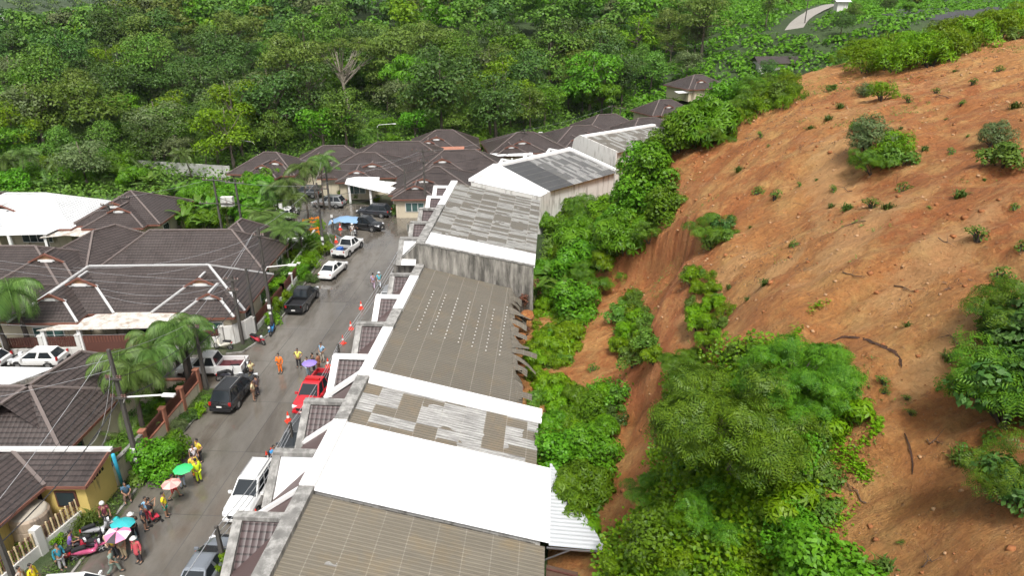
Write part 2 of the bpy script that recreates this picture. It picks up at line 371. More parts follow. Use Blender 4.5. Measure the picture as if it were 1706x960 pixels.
def concrete_road():
    m, n, b = new_mat('wet_concrete'); c = coord(n)
    mp = n.nodes.new('ShaderNodeMapping'); mp.inputs['Rotation'].default_value = (0, 0, TH); mp.inputs['Scale'].default_value = (1, .3, 1); n.links.new(c, mp.inputs[0])
    r_ = n.nodes.new('ShaderNodeMapping'); r_.inputs['Rotation'].default_value = (0, 0, TH); n.links.new(c, r_.inputs[0])
    sp = n.nodes.new('ShaderNodeSeparateXYZ'); n.links.new(r_.outputs[0], sp.inputs[0])
    wet = noise_n(n, mp.outputs[0], .3, 5, .6, .4)
    o = mixc(n, ramp(n, wet, .35, .68), (.085, .072, .057), (.20, .182, .158))
    o = mixc(n, ramp(n, noise_n(n, mp.outputs[0], .9, 6, .7), .5, .8), o, (.075, .056, .040))
    o = mixc(n, ramp(n, noise_n(n, c, 5, 5, .7), .3, .75, ), o, (.26, .245, .225)) if False else o
    o = mixc(n, .5, o, ramp(n, noise_n(n, c, 6, 6, .75), .3, .7, (.75, .74, .72), (1, 1, 1)), 'MULTIPLY')
    # muddy run-off
    o = mixc(n, math_n(n, 'MULTIPLY', ramp(n, noise_n(n, mp.outputs[0], .17, 4, .6), .56, .72), .5), o, (.13, .080, .045))
    # slab joints
    jx = math_n(n, 'FRACT', math_n(n, 'DIVIDE', math_n(n, 'ADD', sp.outputs[0], 102.45), 3.05)); jy = math_n(n, 'FRACT', math_n(n, 'DIVIDE', sp.outputs[1], 6.1))
    j = math_n(n, 'MAXIMUM', math_n(n, 'LESS_THAN', jx, .020), math_n(n, 'LESS_THAN', jy, .010))
    o = mixc(n, math_n(n, 'MULTIPLY', j, .75), o, (.06, .055, .05))
    idx = n.nodes.new('ShaderNodeCombineXYZ'); n.links.new(math_n(n, 'FLOOR', math_n(n, 'DIVIDE', math_n(n, 'ADD', sp.outputs[0], 102.45), 3.05)), idx.inputs[0]); n.links.new(math_n(n, 'FLOOR', math_n(n, 'DIVIDE', sp.outputs[1], 6.1)), idx.inputs[1])
    wn = n.nodes.new('ShaderNodeTexWhiteNoise'); wn.noise_dimensions = '2D'; n.links.new(idx.outputs[0], wn.inputs[0])
    pale = math_n(n, 'MULTIPLY', wn.outputs[0], .22)
    o = mixc(n, pale, o, (.24, .23, .21))
    n.links.new(o, b.inputs['Base Color'])
    n.links.new(ramp(n, wet, .35, .62, (.04, .04, .04), (.26, .26, .26)), b.inputs['Roughness'])
    n.links.new(ramp(n, wet, .30, .60, (.9, .9, .9), (.15, .15, .15)), b.inputs['Coat Weight']); b.inputs['Coat Roughness'].default_value = .06
    bump(n, b, noise_n(n, c, 14, 4), .10, .01); return m
M = {}
M['soil'] = soil_mat()
M['forest_floor'] = ground_mat('forest_floor', (.03, .055, .015), (.05, .09, .02), (.025, .04, .012))
M['lot'] = ground_mat('garden_soil', (.10, .085, .06), (.05, .08, .025), (.04, .065, .02), .25, 2.5)
M['verge'] = ground_mat('mossy_verge', (.035, .04, .025), (.06, .055, .035), (.035, .06, .015), .5, 3.0, .6)
M['yard'] = ground_mat('yard_concrete', (.22, .21, .19), (.15, .14, .12), (.18, .17, .15), .4, 3.0, .55)
M['road'] = concrete_road()
M['asphalt'] = paint('asphalt', (.045, .045, .048), .7, .2, 3)
M['pathdirt'] = paint('pale_track', (.3, .28, .25), .9, .2, 1)
M['kerb'] = paint('kerb_concrete', (.3, .29, .27), .7, .25, 4, dirt=.6)
M['tile'] = tile_mat('brown_roof_tiles', (.050, .038, .035))
M['tile_dark'] = tile_mat('maroon_roof_tiles', (.060, .040, .040), .34, .3)
M['tile_white'] = tile_mat('white_painted_tiles', (.62, .63, .64), .34, .3, .3)
M['ridge'] = paint('ridge_mortar', (.16, .13, .12), .7, .25, 2)
M['ridge_white'] = paint('white_ridge_mortar', (.50, .50, .50), .6, .15, 2)
M['wall_cream'] = paint('cream_wall', (.60, .53, .40), .8, .08, 1, dirt=.25)
M['wall_yellow'] = paint('yellow_wall', (.66, .50, .16), .8, .08, 1, dirt=.2)
M['wall_white'] = paint('white_wall', (.68, .67, .64), .8, .06, 1, dirt=.35, dirt_col=(.22, .20, .17))
M['wall_stained'] = paint('stained_render', (.40, .38, .34), .85, .3, 1.3, dirt=1.0, dirt_col=(.09, .085, .075), bmp=.2)
M['render_black'] = paint('blackened_render', (.19, .185, .175), .85, .6, 1.6, dirt=.6, dirt_col=(.45, .44, .42), bmp=.4)
M['white_coat'] = paint('fresh_white_paint', (.86, .86, .86), .45, .02, .6)
M['fascia'] = paint('terracotta_fascia', (.20, .085, .06), .6, .15, 2)
M['board'] = paint('orange_gable_board', (.42, .23, .12), .6, .15, 2)
M['white_trim'] = paint('white_trim', (.78, .78, .77), .5, .05, 2)
M['glass'] = paint('window_glass', (.03, .045, .05), .08, .2, .5)
M['green_glass'] = paint('green_window_glass', (.06, .12, .11), .1, .2, .5)
M['dark'] = paint('dark_interior', (.012, .011, .010), .9, .2, 1)
M['brown_metal'] = paint('brown_fence_paint', (.11, .045, .035), .45, .15, 2)
M['grey_metal'] = paint('galvanised_steel', (.45, .46, .48), .35, .15, 3, metal=.8)
M['sheet_white'] = paint('white_roof_sheet', (.84, .85, .86), .35, .03, .5)
M['sheet_wavy'] = paint('silver_roof_sheet', (.62, .64, .66), .3, .08, 1.5, metal=.3)
M['sheet_rusty'] = paint('weathered_roof_sheet', (.60, .58, .54), .5, .15, 1, dirt=.5, dirt_col=(.25, .15, .08))
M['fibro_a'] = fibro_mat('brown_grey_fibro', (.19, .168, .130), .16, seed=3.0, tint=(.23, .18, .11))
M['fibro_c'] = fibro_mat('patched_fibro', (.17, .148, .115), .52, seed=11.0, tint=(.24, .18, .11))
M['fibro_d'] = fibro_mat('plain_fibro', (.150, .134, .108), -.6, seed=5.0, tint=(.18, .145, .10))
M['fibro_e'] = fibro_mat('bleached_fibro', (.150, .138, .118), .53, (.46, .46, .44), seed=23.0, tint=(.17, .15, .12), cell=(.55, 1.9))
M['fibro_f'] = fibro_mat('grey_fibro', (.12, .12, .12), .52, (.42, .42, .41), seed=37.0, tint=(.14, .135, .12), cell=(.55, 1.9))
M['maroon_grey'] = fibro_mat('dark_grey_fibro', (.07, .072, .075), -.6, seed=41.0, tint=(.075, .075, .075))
M['concrete_pole'] = paint('weathered_pole_concrete', (.085, .078, .07), .85, .3, 3)
M['black_rubber'] = paint('black_rubber', (.018, .018, .018), .7, .2, 3)
M['maroon'] = paint('maroon_flat_sheet', (.115, .078, .075), .55, .12, 1)
M['wood'] = paint('wet_wood', (.10, .06, .04), .7, .3, 4)
M['terracotta'] = paint('terracotta_coping', (.40, .17, .11), .7, .15, 2)

# ------------------------------------------------------------------ ground sheet
def axis(segs):
    out = [segs[0][0]]
    for a, b, st in segs:
        while out[-1] + st < b - 1e-6: out.append(out[-1] + st)
        out.append(b)
    return out
xs = axis([(-2200, -400, 120), (-400, -120, 14), (-120, 240, 6), (240, 600, 20), (600, 2400, 120)])
ys = axis([(-60, 110, 10), (110, 360, 5), (360, 900, 20), (900, 4200, 150)])
def gz(x, y):
    z = T(x, y)
    if y > 120: z += .9 * fb(x, y, .03, 4) * sstep((y - 120) / 40)
    if hill_d(x, y) > 2 and y < 105: z = -.6
    return z
gv = [(x, y, gz(x, y)) for y in ys for x in xs]
nx = len(xs)
gf = [(j * nx + i, j * nx + i + 1, (j + 1) * nx + i + 1, (j + 1) * nx + i) for j in range(len(ys) - 1) for i in range(nx - 1)]
o = np_mesh('ground', gv, gf, M['forest_floor'], smooth=True); tag(o, 'ground and forest floor', kind='structure')

# hill: one fine sheet
hx = axis([(-3, 34, .3), (34, 70, .6), (70, 150, 1.5)]); hy = axis([(-12, 10, 1.0), (10, 66, .3), (66, 100, .6), (100, 175, 1.5)])
hv = []
for y in hy:
    for x in hx:
        d_ = hill_d(x, y)
        hv.append((x, y, hill_z(x, y) if d_ > -.5 else -.8))
nx = len(hx)
hf = [(j * nx + i, j * nx + i + 1, (j + 1) * nx + i + 1, (j + 1) * nx + i) for j in range(len(hy) - 1) for i in range(nx - 1)]
hf = [f for f in hf if max(hv[k][2] for k in f) > -.75]
o = np_mesh('hill', hv, hf, M['soil'], smooth=True); tag(o, 'bare red earth hillside', kind='structure')

def sheet(name, poly, z, m, label=None):
    b = MB(); b.face([(p[0], p[1], z) for p in poly], 0)
    o = b.build(name, m); tag(o, label or name.replace('_', ' '), kind='structure'); return o
# town lots, then the road sheets above them
lot = MB(); lot.face([(-75, 5, .012), (-22.9, 5, .012), (-22.9, 97, .012), (-75, 97, .012)])
tag(lot.build('garden_ground', M['lot']), kind='structure')
lot = MB(); lot.face([(-48, 88, .004), (-10, 88, .004), (8, 106, .004), (36, 138, .004), (30, 150, .004), (-10, 138, .004), (-48, 122, .004)])
tag(lot.build('lawn', M['verge']), kind='structure')
road = MB()
road.face([(-22.9, 4, .03), (-11.8, 4, .03), (-9.0, 62, .03), (-7.8, 86, .03), (-1, 97.0, .03), (24, 124, .03), (20, 129, .03), (-6, 103, .03), (-13, 94.5, .03), (-22, 97.5, .03), (-31, 99, .03), (-31, 88.5, .03), (-27.5, 86, .03), (-22.7, 82, .03), (-21.9, 56, .03), (-22.9, 51, .03)])
tag(road.build('road', M['road'], None), 'wet concrete road', kind='structure')
alley = MB(); alley.face([(-60, 45.9, .026), (-22.9, 45.9, .026), (-21.9, 56, .026), (-24.4, 51.3, .026), (-60, 51.0, .026)])
tag(alley.build('side_road', M['road']), kind='structure')
pv = MB()                                         # verge kerb strips
pv.prism([(-24.6, 57.0), (-22.0, 56.2), (-21.9, 60), (-22.4, 80), (-23.9, 84), (-24.6, 84)], 0, .12)
pv.prism([(-24.4, 51.4), (-23.2, 51.8), (-22.0, 55), (-22.0, 56.15), (-24.6, 56.95), (-24.8, 53)], 0, .12)
tag(pv.build('verge', M['verge']), kind='structure')
pv = MB()
pv.prism([(-24.6, 5), (-23.15, 5), (-23.2, 33), (-22.9, 40), (-22.6, 45.6), (-24.3, 45.7), (-24.6, 40)], 0, .07)
tag(pv.build('grass_verge', M['verge']), kind='structure')
k = MB()
kp = [(-22.7, 45.7), (-23.0, 40), (-23.25, 33), (-23.2, 24), (-23.2, 5)]
for a, b_ in zip(kp, kp[1:]): k.beam((*a, .05), (*b_, .05), .14, .13)
kp = [(-24.4, 51.35), (-23.1, 51.7), (-21.95, 55), (-21.85, 60), (-22.35, 80), (-23.9, 84.1)]
for a, b_ in zip(kp, kp[1:]): k.beam((*a, .07), (*b_, .07), .14, .16)
tag(k.build('kerb', M['kerb']), kind='structure')

# far right: track, asphalt pad
def drape(pts, w_, name, m, label, zo=.35):
    b = MB()
    for (a, c) in zip(pts, pts[1:]):
        A = Vector((*a, 0)); B = Vector((*c, 0)); s_ = (B - A).normalized().cross(Vector((0, 0, 1))) * w_ / 2
        n_ = max(1, int((B - A).length / 3))
        for i in range(n_):
            p = A.lerp(B, i / n_); q = A.lerp(B, (i + 1) / n_)
            b.face([(r_.x, r_.y, T(r_.x, r_.y) + zo) for r_ in (p - s_, p + s_, q + s_, q - s_)][::-1])
    o = b.build(name, m, smooth=True); tag(o, label, kind='structure'); return o
def thit(px, py):
    u = (px - 853) / FPX; v = (py - 480) / FPX
    d = Vector((u, math.cos(PITCH) - v * math.sin(PITCH), -math.sin(PITCH) - v * math.cos(PITCH))); t = 60
    while t < 1500:
        x, y, z = d.x * t, d.y * t, CAM_H + d.z * t
        if z < T(x, y): return Vector((x, y, T(x, y)))
        t += 1
    return Vector((x, y, z))
tr = [thit(*p) for p in ((1322, 52), (1332, 38), (1352, 24), (1372, 14), (1392, 8))]
print('TRACK', [tuple(round(c) for c in p) for p in tr])
drape([(p.x, p.y) for p in tr], 4.6, 'track', M['pathdirt'], 'pale dirt track', .5)
tr = [thit(*p) for p in ((1555, 34), (1590, 14), (1625, 2))]
print('ASPH', [tuple(round(c) for c in p) for p in tr])
drape([(p.x, p.y) for p in tr], 26, 'asphalt_yard', M['asphalt'], 'dark asphalt yard beyond the crest', .6)
# ------------------------------------------------------------------ terrace houses along the foot of the slope
def frame_at(ox, oy, th): return lambda a, b, z=0.0: Vector((ox + a * math.sin(th) + b * math.cos(th), oy + a * math.cos(th) - b * math.sin(th), z))
def corr(fn, a0, a1, bf0, bf1, zf, name, mat, parent, period=.24, amp=.024, off=0.0, jag=0.0, seg=1):
    """corrugated sheeting; ridges run down the fall (b); bf0/bf1/zf give start, end and height"""
    n = max(2, int((a1 - a0) / (period / 4))); V_ = []; F_ = []; U = []
    rj = random.Random(int(a0 * 10)); je = {}
    for i in range(n + 1):
        a = a0 + (a1 - a0) * i / n; dz = amp * math.sin(2 * math.pi * a / period)
        s0 = bf0(a); s1 = bf1(a)
        if jag:
            k = int(a / .95); je.setdefault(k, rj.uniform(-jag, jag)); s1 += je[k]
        for j in range(seg + 1):
            b = s0 + (s1 - s0) * j / seg
            V_.append(fn(a, b, zf(a, b) + dz + off)); U.append((a, b))
    for i in range(n):
        for j in range(seg):
            q = i * (seg + 1) + j; F_.append((q, q + 1, q + seg + 2, q + seg + 1))
    mb = MB(); mb.idx(V_, F_)
    for k, f in enumerate(F_): mb.uv[k] = [U[x] for x in f]
    return mb.build(name, mat, parent, smooth=True, world=True)
def house_root(name, label, pos, cat='house', group=None):
    return empty(name, (pos[0], pos[1], 0), 0, label, cat, group)
def dormer(fn, P_, zt, b0, frame_m, tile_m, root, run=2.05, drop=1.75, b1=-.45):
    """small front gable: ridge across the front, near slope tiled, heavy raised coping round it"""
    d = empty('dormer', (0, 0, 0)); d.parent = root
    t = MB(); t.face([fn(P_ - run, b0, zt - drop), fn(P_ - run, b1, zt - drop), fn(P_ - .1, b1, zt), fn(P_ - .1, b0, zt)])
    t.face([fn(P_ + run, b0, zt - drop), fn(P_ + .1, b0, zt), fn(P_ + .1, b1, zt), fn(P_ + run, b1, zt - drop)])
    t.build('dormer_roof', tile_m, d, world=True)
    c = MB(); up = .16
    c.beam(fn(P_, b0 - .30, zt + up), fn(P_, b1 + .05, zt + up), .44, .22)
    c.beam(fn(P_ + .02, b0 - .10, zt + up - .004), fn(P_ - run - .25, b0 - .10, zt - drop + up - .15), .46, .20)
    c.beam(fn(P_ - .02, b0 - .10, zt + up - .008), fn(P_ + run, b0 - .10, zt - drop + up - .15), .44, .19)
    c.build('coping', frame_m, d, world=True)
    g = MB(); g.face([fn(P_ - run, b0 + .05, zt - drop - .02), fn(P_, b0 + .05, zt), fn(P_ + run, b0 + .05, zt - drop - .02)])
    g.build('gable_wall', M['wall_stained'], d, world=True)
def terrace(label, fn, a0, a1, zf, slope, depth, segs, parapets, dormers, wall, name='terrace_house', endcap=None, front_b=-2.85, jag=0, backs=None):
    r_ = house_root(name, label, fn(a0, 0))
    zr = lambda a, b: zf - slope * b
    dep = backs or (lambda a: depth)
    w_ = MB()                                     # walls: front, back, both ends
    zt = lambda b: zf - slope * b - .12
    D0, D1 = dep(a0) - .5, dep(a1) - .5
    for a, D in ((a0 + .05, D0), (a1 - .05, D1)):
        w_.face([fn(a, -.3, 0), fn(a, D, 0), fn(a, D, zt(D)), fn(a, -.3, zt(-.3))] if a < a1 - 1 else [fn(a, D, 0), fn(a, -.3, 0), fn(a, -.3, zt(-.3)), fn(a, D, zt(D))])
    w_.face([fn(a1, -.3, 0), fn(a0, -.3, 0), fn(a0, -.3, zf - .2), fn(a1, -.3, zf - .2)])
    w_.face([fn(a0, D0, 0), fn(a1, D1, 0), fn(a1, D1, zt(D1)), fn(a0, D0, zt(D0))])
    w_.build('wall', wall, r_, world=True)
    for (s0, s1, mt, corrug) in segs:
        if corrug:
            o_ = corr(fn, s0, s1, lambda a: .25, dep, zr, 'roof', M[mt], r_, off=0.0, jag=jag)
        else:
            corr(fn, s0, s1, lambda a: .2, dep, zr, 'roof', M[mt], r_, period=.25, amp=.012, off=.05)
    for (s0, s1, mt) in parapets:
        p = MB(); A = fn(s0, 0); B = fn(s1, 0)
        p.beam(fn(s0 + .01, -.05, zf + .02), fn(s1 - .01, -.05, zf + .02), .80, .42)
        p.build('parapet', M[mt], r_, world=True)
    fr = MB(); zlow = zf - 1.95
    fr.face([fn(a0, front_b, zlow), fn(a0, -.40, zf - .2), fn(a1, -.40, zf - .2), fn(a1, front_b, zlow)][::-1])
    fr.face([fn(a0, front_b, zlow), fn(a1, front_b, zlow), fn(a1, front_b, zlow - .25), fn(a0, front_b, zlow - .25)][::-1])
    fr.build('porch_roof', M['maroon'], r_, world=True)
    for (P_, b0, fm, tm) in dormers: dormer(fn, P_, zf - .05, b0, M[fm], M[tm], r_)
    return r_
GA = 'terrace houses below the slope'
rowf = row
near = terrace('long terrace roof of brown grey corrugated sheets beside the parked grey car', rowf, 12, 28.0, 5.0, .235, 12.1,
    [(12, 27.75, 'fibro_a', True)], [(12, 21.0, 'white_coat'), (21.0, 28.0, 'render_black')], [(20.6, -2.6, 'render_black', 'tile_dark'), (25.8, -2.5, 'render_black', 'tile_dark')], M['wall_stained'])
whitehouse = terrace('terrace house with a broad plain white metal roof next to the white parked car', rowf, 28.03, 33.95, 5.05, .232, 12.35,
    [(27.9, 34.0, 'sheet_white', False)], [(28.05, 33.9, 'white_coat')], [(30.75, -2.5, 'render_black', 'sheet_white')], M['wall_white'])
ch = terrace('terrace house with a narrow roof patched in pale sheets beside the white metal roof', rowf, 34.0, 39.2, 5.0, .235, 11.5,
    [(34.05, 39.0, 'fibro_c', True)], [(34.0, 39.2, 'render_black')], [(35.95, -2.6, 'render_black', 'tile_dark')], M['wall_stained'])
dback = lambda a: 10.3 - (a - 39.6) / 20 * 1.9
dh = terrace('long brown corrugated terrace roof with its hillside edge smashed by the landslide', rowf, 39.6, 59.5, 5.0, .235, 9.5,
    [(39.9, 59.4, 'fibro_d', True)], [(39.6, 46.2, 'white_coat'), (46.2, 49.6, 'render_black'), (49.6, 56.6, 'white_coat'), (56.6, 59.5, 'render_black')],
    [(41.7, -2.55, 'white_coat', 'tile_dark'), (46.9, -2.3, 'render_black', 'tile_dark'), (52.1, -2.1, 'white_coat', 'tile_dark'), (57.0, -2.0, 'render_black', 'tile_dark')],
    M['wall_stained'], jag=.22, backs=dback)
# white flashing over the party wall between the patched and the brown roof
fl = MB(); fl.beam(rowf(39.45, -.4, 5.27), rowf(39.45, 11.7, 5.27 - .235 * 12.1), .78, .30); fl.build('party_wall_coping', M['white_coat'], dh, world=True)
fl = MB(); fl.beam(rowf(38.72, .4, 5.02), rowf(38.72, 11.7, 5.05 - .235 * 11.5), .42, .14); fl.build('flashing', M['white_coat'], ch, world=True)
fl = MB(); fl.beam(rowf(39.62, -.2, 5.2), rowf(39.62, -2.95, 3.15), .55, .25); fl.build('porch_coping', M['white_coat'], dh, world=True)
fl = MB(); fl.beam(rowf(28.1, -.2, 5.15), rowf(28.1, -2.95, 3.12), .26, .2); fl.build('porch_coping', M['white_coat'], whitehouse, world=True)
fl = MB(); fl.beam(rowf(34.05, -.2, 5.15), rowf(34.05, -2.95, 3.12), .34, .2); fl.build('porch_coping', M['white_coat'], ch, world=True)
# end-lap screws and loose sheets of the damaged edge
rr = random.Random(5)
a = 40.4
while a < 58.8:
    wd = .72; b0 = dback(a) - .35; L = rr.choice([rr.uniform(.3, .9), rr.uniform(.9, 1.8)]) * (1.1 if 44 < a < 55 else .7); tilt = rr.uniform(-.25, .35); skew = rr.uniform(-.3, .3); dr = rr.uniform(.05, .45)
    z0 = 5.0 - .235 * b0 + .05 + rr.uniform(0, .05)
    m_ = MB(); nn = 12; vs = []
    for i in range(nn + 1):
        t_ = i / nn; wob = .028 * math.sin(2 * math.pi * t_ * 3)
        for j in range(4):
            q = j / 3; bb = b0 + L * q
            vs.append(rowf(a + wd * t_ + skew * q * 2, bb, z0 - .235 * L * q - dr * q * q * 2 + wob + (t_ - .5) * tilt * q))
    m_.idx(vs, [(i * 4 + j, i * 4 + j + 1, (i + 1) * 4 + j + 1, (i + 1) * 4 + j) for i in range(nn) for j in range(3)])
    for k in range(nn * 3): m_.uv[k] = [(a + (k // 3) * .06, 1), (a + (k // 3) * .06, 2), (a + (k // 3 + 1) * .06, 2), (a + (k // 3 + 1) * .06, 1)]
    m_.build('loose_sheet', M['fibro_d'], dh, smooth=True, world=True)
    a += wd + rr.uniform(-.05, .12)
for k in range(7):
    bb = 1.9 + k * 1.06 + .1
    for q in range(13 if k < 6 else 15):
        aa = 47.2 + q * .62 - k * .15
        dots = MB(); dots.box(rowf(aa, bb, 5.0 - .235 * bb + .05), (.095, .07, .05), TH); dots.build('screw_patch', M['wall_white'], dh, world=True)

eh = terrace('raised terrace roof bleached in pale patches above a stained end wall', rowf, 59.75, 83.2, 7.0, .20, 10.6,
    [(59.9, 63.6, 'sheet_white', False), (63.6, 83.1, 'fibro_e', True)], [(59.75, 72.5, 'render_black'), (72.5, 83.2, 'white_coat')],
    [(61.2, -1.9, 'render_black', 'sheet_white'), (66.2, -1.9, 'render_black', 'tile_dark'), (71.1, -1.9, 'render_black', 'tile_dark'), (75.9, -1.9, 'white_coat', 'tile_dark'), (80.5, -1.9, 'white_coat', 'tile_dark')],
    M['wall_stained'], front_b=-2.3)
ew = MB()
A_, B_ = 59.62, 59.74
pol = [(-2.6, 0), (10.5, 0), (10.5, 7.1 - .2 * 10.5 + .1), (-.2, 7.22), (-2.6, 4.9)]
ew.idx([rowf(A_, b, z) for b, z in pol] + [rowf(B_, b, z) for b, z in pol], [(0, 1, 2, 3, 4), (9, 8, 7, 6, 5)] + [(i, 5 + i, 5 + (i + 1) % 5, (i + 1) % 5) for i in range(5)])
ew.build('end_wall', M['wall_stained'], eh, world=True)
fl = MB(); fl.beam(rowf(59.7, -.3, 7.27), rowf(59.7, 10.6, 5.20), .26, .12); fl.beam(rowf(59.69, -.3, 7.26), rowf(59.69, -2.7, 4.93), .26, .12); fl.build('wall_coping', M['render_black'], eh, world=True)

mud = MB(); mud.face([(*rowf(36.5, 8, 0)[:2], .35), (*rowf(60, 7.5, 0)[:2], .35), (*rowf(60, 14, 0)[:2], .6), (*rowf(36.5, 14, 0)[:2], .6)][::-1]); tag(mud.build('mud', M['soil']), 'slumped mud behind the smashed roof', kind='structure')
# bend in the row: wedge, then the block that follows the turned street
F0, F1, F1b, F0b = Vector((-3.7, 83.5, 7.0)), Vector((-2.2, 92.0, 7.0)), Vector((5.0, 86.3, 5.0)), Vector((3.6, 83.7, 5.0))
F0 = Vector((-5.1, 83.4, 7.02))
wr = house_root('terrace_house', 'wedge shaped white roof where the terrace row bends', (-1, 87), 'house')
m_ = MB(); m_.face([F0, F0b, F1b, F1]); m_.build('roof', M['sheet_white'], wr, world=True)
m_ = MB()
for p, q in ((F0, F0b), (F0b, F1b), (F1, F0)):
    m_.face([(p.x, p.y, 0), (q.x, q.y, 0), (q.x, q.y, q.z - .05), (p.x, p.y, p.z - .05)])
m_.build('wall', M['wall_white'], wr, world=True)
m_ = MB(); m_.beam(F0 + Vector((0, 0, .15)), F1 + Vector((0, 0, .15)), .7, .35); m_.build('parapet', M['white_coat'], wr, world=True)
thf = math.atan2(10.6, 10.8)
ff = frame_at(-2.0, 92.0, thf)
fh = terrace('terrace block with dark grey and bleached sheets on the bend of the row', ff, 0.1, 15.2, 7.0, .22, 9.0,
    [(.2, 5.6, 'fibro_dark', True), (5.6, 15.1, 'fibro_f', True)] if False else [(.2, 5.6, 'maroon_grey', True), (5.6, 15.1, 'fibro_f', True)] if 'maroon_grey' in M else [(.2, 15.1, 'fibro_f', True)],
    [(0.1, 15.2, 'white_coat')], [(3, -1.9, 'white_coat', 'tile_dark'), (8, -1.9, 'white_coat', 'tile_dark'), (13, -1.9, 'white_coat', 'tile_dark')], M['wall_white'], front_b=-2.2)
m_ = MB(); m_.beam(ff(15.3, -.3, 7.2), ff(15.3, 9.2, 7.25 - .22 * 9.2), .5, .3); m_.build('wall_coping', M['white_coat'], fh, world=True); m_ = MB(); m_.beam(ff(0.0, .3, 7.1), ff(0.0, 9.2, 7.15 - .22 * 9.2), .35, .2); m_.build('wall_coping', M['white_coat'], fh, world=True)
gf_ = frame_at(10.6, 105.4, thf + .12)
gh = terrace('highest terrace block with a stained white end wall at the top of the row', gf_, 0.0, 17.0, 8.4, .16, 7.5,
    [(.2, 16.9, 'fibro_e', True)], [(0, 17, 'white_coat')], [], M['wall_white'], front_b=-1.5)
m_ = MB()
pol = [(-1.8, 0), (7.6, 0), (7.6, 7.5), (-.2, 8.75), (-1.4, 8.0), (-1.8, 6.6)]
m_.idx([gf_(-.15, b, z) for b, z in pol] + [gf_(.02, b, z) for b, z in pol], [(0, 1, 2, 3, 4, 5), (11, 10, 9, 8, 7, 6)] + [(i, 6 + i, 6 + (i + 1) % 6, (i + 1) % 6) for i in range(6)])
m_.build('end_wall', M['wall_white'], gh, world=True)
# silver awning behind the white roof, and its posts
aw = house_root('awning', 'silver corrugated metal awning jutting from the back of the white roof', rowf(29, 12.5), 'awning')
zf_ = lambda a, b: 2.22 - .06 * (b - 12.3) - (a - 28) * .02
corr(rowf, 27.75, 34.6, lambda a: 12.3, lambda a: 15.3 - (a - 27.75) * .42, zf_, 'sheet', M['sheet_wavy'], aw, period=.3, amp=.03)
m_ = MB()
m_.beam(rowf(27.7, 12.2, 2.12), rowf(27.7, 15.3, 1.98), .06, .09); m_.beam(rowf(27.7, 12.1, 1.3), rowf(27.7, 13.4, 2.05), .06, .06)
m_.build('bracket', M['grey_metal'], aw, world=True)
# shed roof and rubble behind the nearest terrace
sh = house_root('shed', 'dark leaning shed under the silver awning', rowf(25, 13.5), 'shed')
m_ = MB(); m_.idx([rowf(a, b, z) for a in (20, 27.3) for b, z in ((12.2, 1.4), (14.9, .7), (14.9, .3), (12.2, .3))], [(0, 1, 5, 4), (1, 2, 6, 5), (0, 4, 7, 3), (4, 5, 6, 7), (0, 3, 2, 1)])
m_.build('shed_body', M['wood'], sh, world=True)
m_ = MB()
for k in range(14): m_.beam(rowf(20.2 + k * .52, 12.2, 1.46), rowf(20.2 + k * .52, 14.9, .76), .1, .07)
m_.build('slat', M['brown_metal'], sh, world=True)

# ------------------------------------------------------------------ hip-roofed houses
def hip(t, rd, cx, cy, L, W, z0, z1, rot, hips=(True, True), gab=(False, False), ov=.0):
    """hip roof: ridge along local x; t = tiles, rd = ridge caps. returns eave corners"""
    c, s = math.cos(rot), math.sin(rot)
    def P(x, y, z): return Vector((cx + x * c - y * s, cy + x * s + y * c, z))
    hx, hy = L / 2, W / 2
    rl = hx - hy if hips[0] else hx; rr_ = hx - hy if hips[1] else hx
    if rl + rr_ < 0: rl = rr_ = 0
    A, B = P(-rl, 0, z1), P(rr_, 0, z1)
    e = [P(-hx, -hy, z0), P(hx, -hy, z0), P(hx, hy, z0), P(-hx, hy, z0)]
    t.face([e[0], e[1], B, A]); t.face([e[2], e[3], A, B])
    if hips[1]: t.face([e[1], e[2], B])
    if hips[0]: t.face([e[3], e[0], A])
    up = Vector((0, 0, .05))
    if rl + rr_ > .1: rd.beam(A + up, B + up, .24, .12)
    if hips[1]: rd.beam(B + up, e[1] + up, .2, .12); rd.beam(B + up, e[2] + up, .2, .12)
    if hips[0]: rd.beam(A + up, e[0] + up, .2, .12); rd.beam(A + up, e[3] + up, .2, .12)
    return e, A, B
